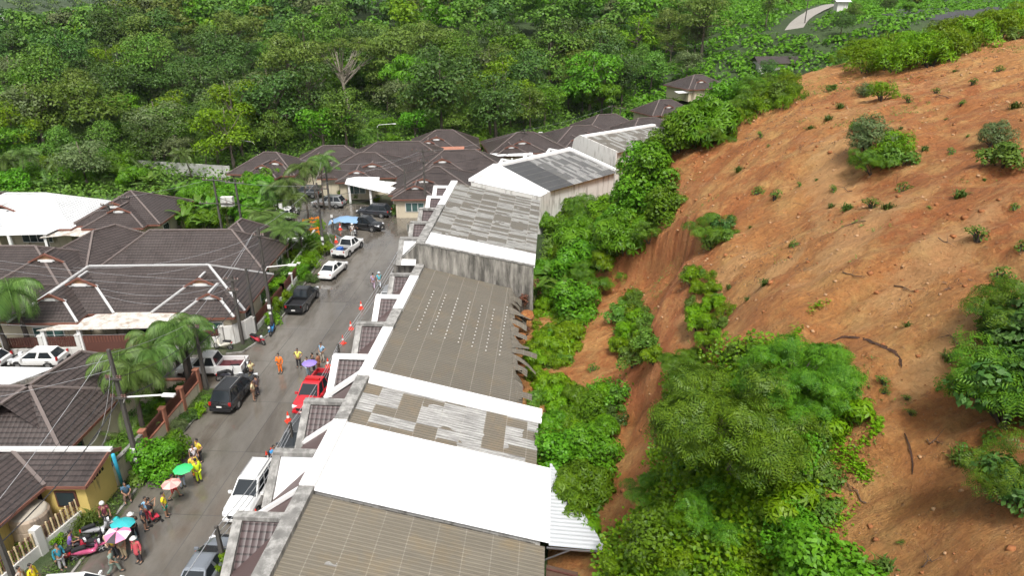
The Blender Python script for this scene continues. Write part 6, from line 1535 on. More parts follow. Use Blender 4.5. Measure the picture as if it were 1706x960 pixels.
spans = [('z', 'a', 'between the corner pole and the lamp arm pole'), ('a', 'b', 'between the lamp arm pole and the side street corner'), ('b', 'c', 'from the side street corner to the taped lamp pole'), ('c', 'e', 'from the taped lamp pole to the bend'), ('e', 'h', 'across the bend to the tall crossarm pole'),
         ('e', 'f', 'between the two crossarm poles at the bend'), ('h', 'j', 'over the bungalow roofs to the twin gablets'), ('j', 'm', 'over the far bungalow roofs'), ('g', 'e', 'from the overgrown plot to the bend'), ('g', 'o', 'from the overgrown plot to the bungalows'), ('d', 'c', 'from the rounded wall corner to the taped pole')]
for (k1, k2, lb) in spans:
    for q, (fz, dx, rd_, mt) in enumerate([(.96, -.4, .014, 'cable_pale'), (.96, .4, .014, 'cable'), (.80, 0, .022, 'cable'), (.66, .05, .035, 'cable')]):
        if k2 in ('f', 'o') and q > 1: continue
        a = tp(k1, fz, dx); b_ = tp(k2, fz, dx); cable(a, b_, (a - b_).length * (.018 + .012 * q), rd_, 'from the top, ' + lb, q, M[mt])
for k1, tgt, lb in [('a', (-46, 30, 8.5), 'running west over the yellow house'), ('a', (-24.6, 33, 4), 'dropping to the yellow house'), ('c', (-40, 58, 5.4), 'dropping to the double house'), ('d', (-36, 55, 4.6), 'slung to the double house carport'), ('d', (-60, 60, 8), 'running west past the double house'), ('o', (-75, 84, 8), 'running west over the white painted roof'), ('p', (-70, 80, 7), 'low over the white painted roof'), ('h', (-30, 96, 7), 'across the bungalow canopy'), ('b', (-60, 48, 7), 'along the side street')]:
    for q in range(2): cable(tp(k1, .93 - .07 * q), Vector(tgt) - Vector((0, 0, q * .6)), 1.0 + .3 * q, .012, 'from the top, ' + lb, q, M['cable_pale'])
for (k1, k2, lb) in [('q', 'r', 'low along the parked cars'), ('r', 't', 'low beside the dormers'), ('t', 's', 'low beside the brown roof dormers')]:
    for q in range(3): cable(tp(k1, .95 - .12 * q), tp(k2, .95 - .12 * q), .35 + .1 * q, .025, 'from the top, ' + lb, q, M['cable_pale'])
_, pq, hq = PL['q']; cable(tp('q', .95), Vector((pq.x - 1.4, 15, 3)), .3, .025, 'running from the short post to the bottom edge', 0, M['cable_pale'])
# far lattice tower
p = thit(8, 76); lt = empty('lattice_tower', p, 0, 'red and white lattice tower far away on the plain', 'tower'); b1 = MB(); b2 = MB(); H_ = 30
for k in range(6):
    z0, z1 = H_ * k / 6, H_ * (k + 1) / 6; w0, w1 = 4.2 * (1 - k / 6.6), 4.2 * (1 - (k + 1) / 6.6); bb = b1 if k % 2 else b2
    cs = [(-1, -1), (1, -1), (1, 1), (-1, 1)]
    for i in range(4):
        a, c = cs[i], cs[(i + 1) % 4]
        bb.beam((a[0] * w0, a[1] * w0, z0), (a[0] * w1, a[1] * w1, z1), .35, .35); bb.beam((a[0] * w0, a[1] * w0, z0), (c[0] * w1, c[1] * w1, z1), .25, .25); bb.beam((c[0] * w0, c[1] * w0, z0), (a[0] * w1, a[1] * w1, z1), .25, .25)
b1.build('white_section', M['white_trim'], lt); b2.build('red_section', paint('tower_red', (.45, .08, .05), .5), lt)

# ------------------------------------------------------------------ vehicles
CP = {}
def cpaint(name, col, rough=.25, metal=.0): 
    return paint('car_paint_' + name, col, rough, .04, 1, metal=metal, coat=.8)
M['tyre'] = paint('tyre_rubber', (.02, .02, .02), .8, .2); M['rim'] = paint('alloy_rim', (.42, .42, .43), .3, .1, metal=.7); M['trim_black'] = paint('black_plastic', (.02, .02, .022), .5, .1)
M['autoglass'] = paint('car_glass', (.02, .025, .03), .05, .1, .5); M['redlamp'] = paint('tail_lamp_red', (.45, .02, .02), .2, .1); M['headlamp'] = paint('headlamp', (.75, .77, .8), .1, .05); M['plate'] = paint('number_plate', (.75, .75, .72), .4, .03); M['chrome'] = paint('chrome', (.7, .7, .7), .15, .05, metal=.9)
def loft_body(b, st):
    """stations (x, halfwidth, z bottom, z belt, z centre)"""
    n = None; V_ = []; rings = []
    for (x, hw, zb, zs, zt) in st:
        ring = [(x, -hw * .86, zb), (x, -hw * .985, zb + .12), (x, -hw, (zb + zs) * .5), (x, -hw * .975, zs - .08), (x, -hw * .90, zs), (x, -hw * .55, zt), (x, 0, zt + .012), (x, hw * .55, zt), (x, hw * .90, zs), (x, hw * .975, zs - .08), (x, hw, (zb + zs) * .5), (x, hw * .985, zb + .12), (x, hw * .86, zb)]
        rings.append(ring); V_ += ring
    n = len(rings[0]); F_ = []
    for k in range(len(rings) - 1):
        for j in range(n): F_.append((k * n + j, k * n + (j + 1) % n, (k + 1) * n + (j + 1) % n, (k + 1) * n + j))
    F_.append(tuple(range(n))); F_.append(tuple(range((len(rings) - 1) * n, len(rings) * n))[::-1]); b.idx(V_, F_)
def vehicle(name, label, cat, loc, rz, paint_m, kind='suv', group='cars parked along the road', bed=None, light_bar=False, cover=None, rim=None, roofrails=False, glass=None):
    r_ = empty(name, loc, rz, label, cat, group); L, W_, H_ = {'suv': (4.75, .92, 1.78), 'pickup': (5.25, .93, 1.80), 'sedan': (4.5, .86, 1.46), 'hatch': (4.1, .85, 1.5), 'van': (4.9, .9, 1.9)}[kind]
    h = L / 2; zb = .28 if kind in ('sedan', 'hatch') else .36
    if kind == 'suv': st = [(-h, .78, zb + .15, .86, .88), (-h + .12, .9, zb, 1.0, 1.02), (-h + .8, .92, zb, 1.06, 1.08), (0, .92, zb, 1.03, 1.05), (.9, .92, zb, 1.02, 1.10), (1.25, .92, zb, 1.0, 1.12), (1.9, .90, zb, .93, 1.04), (h - .22, .84, zb, .82, .90), (h, .70, zb + .1, .68, .72)]; cab = (-h + .12, -h + .62, .28, 1.12, 1.03, 1.03, H_)
    elif kind == 'pickup': st = [(-.42, .92, zb, 1.05, 1.06), (0, .92, zb, 1.04, 1.05), (1.1, .92, zb, 1.02, 1.10), (1.45, .92, zb, 1.0, 1.12), (2.1, .90, zb, .95, 1.05), (h - .2, .85, zb, .86, .94), (h, .72, zb + .1, .72, .76)]; cab = (-.62, -.35, .75, 1.5, 1.03, 1.03, H_)
    elif kind == 'sedan': st = [(-h, .7, zb + .15, .8, .84), (-h + .15, .82, zb, .9, .95), (-h + .7, .86, zb, .93, 1.0), (0, .86, zb, .90, .93), (.9, .86, zb, .88, .95), (1.5, .84, zb, .80, .88), (h - .2, .78, zb, .66, .74), (h, .64, zb + .08, .56, .60)]; cab = (-h + .55, -h + 1.3, .25, 1.25, .92, .92, H_)
    elif kind == 'hatch': st = [(-h, .74, zb + .15, .85, .87), (-h + .12, .83, zb, .93, .95), (0, .85, zb, .90, .93), (.9, .85, zb, .88, .97), (1.4, .82, zb, .80, .88), (h, .64, zb + .08, .58, .62)]; cab = (-h + .15, -h + .6, .35, 1.2, .92, .92, H_)
    b = MB(); loft_body(b, st)
    x0, x1, x2, x3, zr0, zr1, zt = cab; wb = st[1][1] * .90; wt = wb * .78
    b.idx([(x0, -wb, zr0 - .04), (x3, -wb, zr1 - .04), (x3, wb, zr1 - .04), (x0, wb, zr0 - .04), (x1, -wt, zt - .05), (x2, -wt, zt - .05), (x2, wt, zt - .05), (x1, wt, zt - .05), (x1 + .12, -wt * .82, zt), (x2 - .15, -wt * .82, zt), (x2 - .15, wt * .82, zt), (x1 + .12, wt * .82, zt)],
          [(0, 1, 5, 4), (1, 2, 6, 5), (2, 3, 7, 6), (3, 0, 4, 7), (4, 5, 9, 8), (5, 6, 10, 9), (6, 7, 11, 10), (7, 4, 8, 11), (8, 9, 10, 11)])
    body = b.build('body', paint_m, r_, smooth=False)
    gl = glass or M['autoglass']
    def pane(nm, c, pr):
        c = [Vector(q) for q in c]; n_ = (c[1] - c[0]).cross(c[3] - c[0]).normalized() * pr; cen = sum(c, Vector()) / 4
        b_ = MB(); b_.face([cen + (q - cen) * .88 + n_ for q in c]); b_.build(nm, gl, r_)
    z0_, z1_ = zr0 + .02, zt - .06
    def lerp3(a, b_, t): return tuple(a[i] + (b_[i] - a[i]) * t for i in range(3))
    fb0, fb1, ft0, ft1 = (x3, -wb, zr1), (x3, wb, zr1), (x2, -wt, zt - .05), (x2, wt, zt - .05)
    pane('windscreen', [fb0, fb1, ft1, ft0], .012)
    rb0, rb1, rt0, rt1 = (x0, -wb, zr0), (x0, wb, zr0), (x1, -wt, zt - .05), (x1, wt, zt - .05)
    pane('rear_window', [rb1, rb0, rt0, rt1], .012)
    for sg in (-1, 1):
        a, b2, c2, d2 = (x0, sg * wb, zr0), (x3, sg * wb, zr1), (x2, sg * wt, zt - .05), (x1, sg * wt, zt - .05)
        for t0, t1 in ((.04, .36), (.38, .66), (.68, .95)) if kind in ('suv',) else ((.05, .48), (.52, .93)):
            q = [lerp3(a, b2, t0), lerp3(a, b2, t1), lerp3(d2, c2, t1), lerp3(d2, c2, t0)]
            pane('side_window', q if sg < 0 else q[::-1], .012)
        b_ = MB(); b_.box((x3 - .35, sg * (wb + .16), zr1 + .05), (.12, .22, .16)); b_.build('wing_mirror', paint_m, r_)
        b_ = MB(); b_.box((h - .16, sg * .60, st[-2][3] - .06), (.26, .36, .16), -sg * .35); b_.build('headlight', M['headlamp'], r_)
        xt = -h; b_ = MB(); b_.box((xt + .05, sg * (.74 if kind != 'sedan' else .62), .92 if kind != 'sedan' else .76), (.10, .17, .26 if kind != 'sedan' else .15)); b_.build('tail_light', M['redlamp'], r_)
    wx = (-L * .29, L * .31); wr = .37 if kind in ('suv', 'pickup') else .32
    for x in wx:
        for sg in (-1, 1):
            a_ = MB(); n = 14; a_.idx([(x + (wr + .08) * math.cos(math.pi * 2 * j / n), sg * (st[1][1] + .004), wr + .02 + (wr + .08) * math.sin(math.pi * 2 * j / n)) for j in range(n)], [tuple(range(n)) if sg < 0 else tuple(range(n))[::-1]])
            a_.build('wheel_arch', M['trim_black'], r_)
            b_ = MB(); V_ = []; F_ = []; prof_ = [(wr * .6, .0), (wr * .97, .0), (wr, .05), (wr, .19), (wr * .95, .24), (wr * .6, .24)]
            for rr2, yy2 in prof_:
                for j in range(18): t = 2 * math.pi * j / 18; V_.append((x + rr2 * math.cos(t), sg * (st[1][1] - .21 + yy2), wr + rr2 * math.sin(t)))
            for k in range(5):
                for j in range(18): F_.append((k * 18 + j, k * 18 + (j + 1) % 18, (k + 1) * 18 + (j + 1) % 18, (k + 1) * 18 + j))
            b_.idx(V_, F_); wh = b_.build('wheel', M['tyre'], r_, smooth=True)
            b_ = MB(); yy = sg * (st[1][1] + .012)
            b_.idx([(x + wr * .62 * math.cos(2 * math.pi * j / 16), yy, wr + wr * .62 * math.sin(2 * math.pi * j / 16)) for j in range(16)], [tuple(range(16)) if sg > 0 else tuple(range(16))[::-1]])
            b_.build('rim', rim or M['rim'], wh)
    b_ = MB(); b_.box((h - .02, 0, .62), (.10, .9, .22)); b_.build('grille', M['trim_black'] if paint_m is not M['trim_black'] else M['chrome'], r_)
    b_ = MB(); b_.box((h + .0, 0, .44), (.16, 1.5, .16)); b_.build('bumper', paint_m, r_)
    b_ = MB(); b_.box((h + .09, 0, .46), (.02, .34, .13)); b_.build('number_plate', M['plate'], r_)
    b_ = MB(); b_.box((-h - .04, 0, .48), (.14, 1.55, .2)); b_.build('bumper', M['trim_black'] if kind != 'sedan' else paint_m, r_)
    b_ = MB(); b_.box((-h - .12, 0, .60 if kind != 'suv' else .78), (.02, .38, .13)); b_.build('number_plate', M['plate'], r_)
    if kind == 'pickup':
        b_ = MB(); xa, xb = -h, -.45; zt2 = 1.08; zf2 = .68
        for sg in (-1, 1): b_.box(((xa + xb) / 2, sg * .87, (zb + zt2) / 2), (xb - xa, .10, zt2 - zb))
        b_.box((xa + .05, 0, (.45 + zt2) / 2), (.10, 1.66, zt2 - .45)); b_.box((xb - .04, 0, (.45 + zt2) / 2), (.08, 1.64, zt2 - .5)); b_.build('cargo_bed', paint_m, r_)
        b_ = MB(); b_.box(((xa + xb) / 2, 0, zf2), (xb - xa - .18, 1.62, .06)); b_.build('bed_floor', bed or M['trim_black'], r_)
        if cover is not True and cover: 
            pass
    if roofrails:
        for sg in (-1, 1): b_ = MB(); b_.beam((x1 + .2, sg * wt * .86, zt + .06), (x2 - .2, sg * wt * .86, zt + .06), .05, .05); b_.build('roof_rail', M['chrome'], r_)
    if light_bar: b_ = MB(); b_.box(((x1 + x2) / 2 + .1, 0, zt + .07), (.26, 1.1, .13)); b_.build('light_bar', M['redlamp'], r_)
    return r_
AWAY = math.radians(90) - TH; TOW = AWAY + math.pi
wpaint = cpaint('white', (.78, .78, .77)); bpaint = cpaint('black', (.015, .016, .018)); rpaint = cpaint('red', (.55, .025, .035)); gpaint = cpaint('grey', (.10, .105, .11), .3, .3); spaint = cpaint('silver', (.42, .43, .44), .3, .5); dpaint = cpaint('slate', (.05, .055, .065), .25, .3)
def at(px, py): p = G(px, py); return (p.x, p.y, .034)
vehicle('parked_car', 'white off-road wagon facing down the street beside the terrace porches', 'car', at(424, 832), TOW - .02, wpaint, 'suv', roofrails=True)
vehicle('parked_car', 'dark grey car half hidden under the dormer between the red pickup and the white wagon', 'car', at(497, 752), TOW, gpaint, 'suv')
vehicle('pickup_truck', 'red pickup with a roof light bar and empty cargo bed', 'pickup', at(528, 664), TOW - .06, rpaint, 'pickup', light_bar=True)
vehicle('parked_car', 'small grey car by the terraces next to the two walkers', 'car', at(652, 500), AWAY, spaint, 'hatch')
vehicle('parked_car', 'black off-road wagon with its rear to the viewer and roof rails', 'car', at(394, 664), AWAY - .03, bpaint, 'suv', roofrails=True)
vehicle('pickup_truck', 'white pickup with a dark red cargo bed turning out of the side street', 'pickup', at(357, 622), math.pi + .02, wpaint, 'pickup', bed=paint('dark_red_bed', (.10, .02, .025), .5))
vehicle('pickup_truck', 'black pickup with an empty black bed parked at the verge', 'pickup', at(506, 508), AWAY + .0, bpaint, 'pickup')
vehicle('parked_car', 'white saloon parked at the verge with its boot to the viewer', 'car', at(556, 457), AWAY - .12, wpaint, 'sedan')
vehicle('pickup_truck', 'white pickup carrying a blue box in its bed', 'pickup', at(581, 420), AWAY - .18, wpaint, 'pickup')
tpk = vehicle('pickup_truck', 'black pickup with a pale blue tarpaulin over its bed', 'pickup', at(606, 382), -.28, bpaint, 'pickup')
vehicle('parked_car', 'dark slate wagon parked in front of the canopy bungalow', 'car', at(624, 360), math.pi - .22, dpaint, 'suv')
vehicle('pickup_truck', 'silver double cab parked across the bend under the palms', 'pickup', at(549, 345), math.pi - .15, spaint, 'suv')
vehicle('parked_car', 'dark car almost hidden behind the palms at the bend', 'car', at(510, 328), math.pi - .1, gpaint, 'suv')
vehicle('parked_car', 'white car roof showing between the palms at the bend', 'car', at(483, 362), AWAY, wpaint, 'hatch')
vehicle('parked_car', 'white saloon behind the palms beside the road barriers', 'car', at(490, 405), .2, wpaint, 'sedan')
vehicle('parked_car', 'white hatchback parked along the side street wall', 'car', at(68, 608), math.pi, wpaint, 'hatch')
vehicle('parked_car', 'white car cut by the picture edge in the side street', 'car', at(-26, 612), math.pi, wpaint, 'hatch')
vehicle('parked_car', 'silver blue car at the bottom edge beside the nearest dormer', 'car', at(347, 962), AWAY, cpaint('silverblue', (.30, .33, .37), .25, .5), 'sedan')
vehicle('parked_car', 'white car roof at the very bottom edge near the crowd', 'car', at(132, 1006), .1, wpaint, 'hatch')
vehicle('parked_car', 'dark car in the carport behind the long brown gate', 'car', (-31.8, 53.6, .02), .05, bpaint, 'hatch')
# blue box in the white pickup, tarpaulin on the black one
def box_in(rt, name, label, cat, loc, size, m):
    c, s = math.cos(rt[1]), math.sin(rt[1]); x, y, z = loc; b = MB(); b.box((0, 0, 0), size); o_ = b.build(name, m); o_.location = (rt[0][0] + x * c - y * s, rt[0][1] + x * s + y * c, z); o_.rotation_euler.z = rt[1]; tag(o_, label, cat); return o_
box_in((at(581, 420), AWAY - .18), 'storage_box', 'blue box lying in the white pickup bed', 'box', (-1.7, .2, .95), (.7, .55, .4), paint('blue_plastic', (.03, .13, .5), .4))
m_ = MB(); rx, ry = at(606, 382)[:2]; V_ = []; F_ = []; nx_, ny_ = 12, 9; rt_ = random.Random(4)
for i in range(nx_ + 1):
    for j in range(ny_ + 1):
        x = -4.6 + 4.3 * i / nx_; y = -1.05 + 2.1 * j / ny_; e = abs(y) / 1.05
        z = 1.5 - .45 * e ** 3 + .06 * math.sin(x * 5 + y * 3) + .05 * rt_.random() - (.35 * max(0, (-x - 3.0)) if x < -3 else 0)
        c, s = math.cos(-.28), math.sin(-.28); V_.append((rx + x * c - y * s, ry + x * s + y * c, z))
for i in range(nx_):
    for j in range(ny_): F_.append((i * (ny_ + 1) + j, (i + 1) * (ny_ + 1) + j, (i + 1) * (ny_ + 1) + j + 1, i * (ny_ + 1) + j + 1))
m_.idx(V_, F_); o_ = m_.build('tarpaulin', paint('pale_blue_tarp', (.22, .36, .55), .4, .15, 1), smooth=True); tag(o_, 'pale blue tarpaulin draped over the black pickup bed', 'tarpaulin')

def scooter(label, loc, rz, col, group='motorcycles', lean=.12):
    r_ = empty('motorcycle', loc, rz, label, 'motorcycle', group); r_.rotation_euler = (lean, 0, rz); bm = paint('scooter_' + '_'.join(str(int(c * 99)) for c in col), col, .25, .05, coat=.6)
    for x in (-.62, .62):
        b = MB(); V_ = []; F_ = []
        for k in range(16):
            for j in range(6): t, u = 2 * math.pi * k / 16, 2 * math.pi * j / 6; rr2 = .25 + .05 * math.cos(u); V_.append((x + rr2 * math.cos(t), .055 * math.sin(u), .3 + rr2 * math.sin(t)))
        for k in range(16):
            for j in range(6): F_.append((k * 6 + j, k * 6 + (j + 1) % 6, ((k + 1) % 16) * 6 + (j + 1) % 6, ((k + 1) % 16) * 6 + j))
        b.idx(V_, F_); wh = b.build('wheel', M['tyre'], r_, smooth=True)
        b = MB(); 
        for k in range(5): t = math.pi * 2 * k / 5; b.beam((x, 0, .3), (x + .22 * math.cos(t), 0, .3 + .22 * math.sin(t)), .04, .05)
        b.build('rim', M['rim'], wh)
    b = MB(); loft = [(-.75, .10, .55, .72), (-.45, .15, .38, .74), (-.1, .15, .26, .62), (.15, .14, .24, .42), (.32, .16, .26, .45), (.42, .19, .35, .92), (.52, .12, .55, 1.0)]
    V_ = []; 
    for (x, hw, z0, z1) in loft: V_ += [(x, -hw * .7, z0), (x, -hw, (z0 + z1) / 2), (x, -hw * .6, z1), (x, hw * .6, z1), (x, hw, (z0 + z1) / 2), (x, hw * .7, z0)]
    F_ = [(k * 6 + j, k * 6 + (j + 1) % 6, (k + 1) * 6 + (j + 1) % 6, (k + 1) * 6 + j) for k in range(6) for j in range(6)] + [(0, 1, 2, 3, 4, 5), tuple(range(36, 42))[::-1]]
    b.idx(V_, F_); b.build('body', bm, r_, smooth=True)
    b = MB(); b.box((-.38, 0, .80), (.72, .26, .12), taper=.85); b.build('seat', M['trim_black'], r_)
    b = MB(); b.tube([(.45, -.34, 1.06), (.48, -.12, 1.02), (.5, 0, 1.0), (.48, .12, 1.02), (.45, .34, 1.06)], .022, 6); b.build('handlebar', M['trim_black'], r_)
    b = MB(); b.tube([(.5, 0, 1.0), (.62, 0, .32)], .04, 6); b.build('fork', M['rim'], r_)
    b = MB(); b.box((.60, 0, .86), (.10, .2, .16)); b.build('headlight', M['headlamp'], r_)
    b = MB(); b.box((.62, 0, .58), (.5, .13, .04)); b.build('mudguard', bm, r_)
    b = MB(); b.box((-.80, 0, .68), (.06, .18, .10)); b.build('tail_light', M['redlamp'], r_)
    for sg in (-1, 1): b = MB(); b.tube([(.46, sg * .26, 1.04), (.44, sg * .34, 1.22)], .01, 4); b.box((.44, sg * .36, 1.25), (.03, .12, .08)); b.build('mirror', M['trim_black'], r_)
    return r_
for lb, px, py, rz, col in [('red scooter parked at the kerb near the rounded white wall', 431, 573, -.5, (.45, .03, .05)), ('blue scooter parked at the foot of the taped pole', 455, 556, -1.5, (.03, .18, .42)), ('cream scooter standing side on below the white fence', 373, 584, 3.0, (.6, .58, .5)),
    ('dark motorcycle between the white pickup and the black wagon', 380, 632, .6, (.03, .03, .04)), ('second dark motorcycle beside the black wagon bonnet', 402, 622, .3, (.05, .05, .07)), ('motorcycle with white fairing beside the tarpaulin pickup', 592, 393, -1.2, (.5, .5, .5)),
    ('red motorcycle under the stained terrace end wall', 664, 462, .9, (.3, .02, .04)), ('pink seated motorcycle in the crowd, nearest to the wall', 150, 928, .55, (.55, .10, .22)), ('black motorcycle behind the pink one', 158, 912, .5, (.03, .03, .03)), ('dark red motorcycle at the lower end of the crowd', 127, 932, .9, (.32, .02, .04)),
    ('silver motorcycle next to the person in a white helmet', 166, 893, .6, (.45, .45, .47)), ('black motorcycle under the umbrellas', 175, 915, .4, (.03, .03, .035))]:
    p = at(px, py); scooter(lb, (p[0], p[1], .034 if p[0] > -23 else .10), rz, col)

def cone(label, px, py, zz=.034):
    p = G(px, py); r_ = empty('traffic_cone', (p.x, p.y, zz), fr_.uniform(0, 1), label, 'traffic cone', 'traffic cones along the terraces'); co = paint('cone_orange', (.80, .06, .03), .5, .08)
    b = MB(); b.box((0, 0, .025), (.46, .46, .05)); b.build('base', co, r_)
    b = MB(); b.lathe([(.17, .05), (.13, .25), (.115, .33)], n=14); b.build('cone_body', co, r_)
    b = MB(); b.lathe([(.117, .33), (.08, .52)], n=14); b.build('white_band', M['white_trim'], r_)
    b = MB(); b.lathe([(.082, .52), (.03, .80), (.02, .82)], n=14); b.build('cone_tip', co, r_); return r_
for lb, px, py in [('traffic cone beside the silver blue car at the bottom edge', 331, 934), ('traffic cone against the white wagon front wheel', 429, 868), ('traffic cone on the cart beside the dark grey car', 454, 764), ('traffic cone touching the one on the cart', 446, 770), ('traffic cone above the dark grey car', 481, 703),
    ('traffic cone next to the red pickup bed', 547, 612), ('traffic cone beside the stubby post', 572, 573), ('traffic cone between the stubby post and the far one', 585, 549), ('farthest traffic cone of the line along the terraces', 602, 515), ('traffic cone beside the marker post at the bend', 567, 383), ('orange cone at the kerb behind the white pickup', 560, 404)]: cone(lb, px, py)
for lb, px, py in [('orange road barrier nearest the palms', 512, 378), ('orange road barrier beside the crossarm pole', 526, 375), ('orange road barrier lower down at the kerb', 525, 393)]:
    p = G(px, py); r_ = empty('road_barrier', (p.x, p.y, .03), .6, lb, 'barrier', 'orange barriers at the bend'); b = MB()
    for x in (-.55, .55): b.beam((x, 0, 0), (x * .8, 0, 1.15), .08, .08)
    b.build('leg', paint('barrier_orange', (.85, .25, .02), .5, .05), r_)
    for z in (.45, .95): b = MB(); b.box((0, -.03, z), (1.2, .04, .22)); b.build('board', paint('barrier_orange', (.85, .25, .02), .5, .05), r_)

# ------------------------------------------------------------------ people
def skin_mesh(verts, edges, rad, sub=1):
    me = bpy.data.meshes.new('tmp'); me.from_pydata(verts, edges, []); o_ = bpy.data.objects.new('tmp', me); COL.objects.link(o_)
    md = o_.modifiers.new('s', 'SKIN'); md.use_smooth_shade = True
    for v, r_ in zip(me.skin_vertices[0].data, rad): v.radius = (r_, r_) if not isinstance(r_, tuple) else r_
    for v in me.skin_vertices[0].data: v.use_root = False
    me.skin_vertices[0].data[0].use_root = True
    o_.modifiers.new('b', 'SUBSURF').levels = sub; o_.modifiers['b'].render_levels = sub
    dg = bpy.context.evaluated_depsgraph_get(); out = bpy.data.meshes.new_from_object(o_.evaluated_get(dg)); bpy.data.objects.remove(o_); return out
POSES = {  # hip height, knees, ankles, shoulders lean, elbows and hands (left, right); x forward
 'stand': dict(hip=.90, lean=.0, kn=[(.02, .10, .48), (.0, -.10, .48)], an=[(.0, .11, .08), (-.02, -.11, .08)], el=[(-.02, .26, 1.12), (-.02, -.26, 1.12)], ha=[(.06, .27, .86), (.06, -.27, .86)]),
 'walk': dict(hip=.89, lean=.04, kn=[(.20, .09, .50), (-.06, -.09, .46)], an=[(.28, .10, .09), (-.34, -.10, .14)], el=[(-.14, .25, 1.12), (.08, -.26, 1.12)], ha=[(-.10, .26, .88), (.26, -.22, .96)]),
 'phone': dict(hip=.90, lean=.0, kn=[(.02, .10, .48), (.0, -.10, .48)], an=[(.0, .11, .08), (.05, -.11, .08)], el=[(.18, .24, 1.18), (.16, -.24, 1.18)], ha=[(.34, .06, 1.42), (.34, -.06, 1.42)]),
 'hold': dict(hip=.90, lean=.0, kn=[(.02, .10, .48), (.0, -.10, .48)], an=[(.0, .11, .08), (.03, -.11, .08)], el=[(-.02, .26, 1.12), (.10, -.24, 1.12)], ha=[(.08, .26, .87), (.26, -.12, 1.22)]),
 'hips': dict(hip=.90, lean=.0, kn=[(.02, .12, .48), (.0, -.12, .48)], an=[(.0, .15, .08), (-.02, -.15, .08)], el=[(-.10, .36, 1.16), (-.10, -.36, 1.16)], ha=[(.08, .20, 1.0), (.08, -.20, 1.0)]),
 'sit': dict(hip=.42, lean=.10, kn=[(.42, .12, .46), (.40, -.16, .44)], an=[(.40, .12, .08), (.46, -.18, .08)], el=[(.20, .24, .66), (.20, -.24, .66)], ha=[(.42, .12, .60), (.42, -.10, .60)]),
 'ride': dict(hip=.80, lean=.14, kn=[(.36, .20, .66), (.36, -.20, .66)], an=[(.16, .22, .24), (.16, -.22, .24)], el=[(.26, .28, 1.06), (.26, -.28, 1.06)], ha=[(.52, .30, 1.06), (.52, -.30, 1.06)])}
_PB = {}
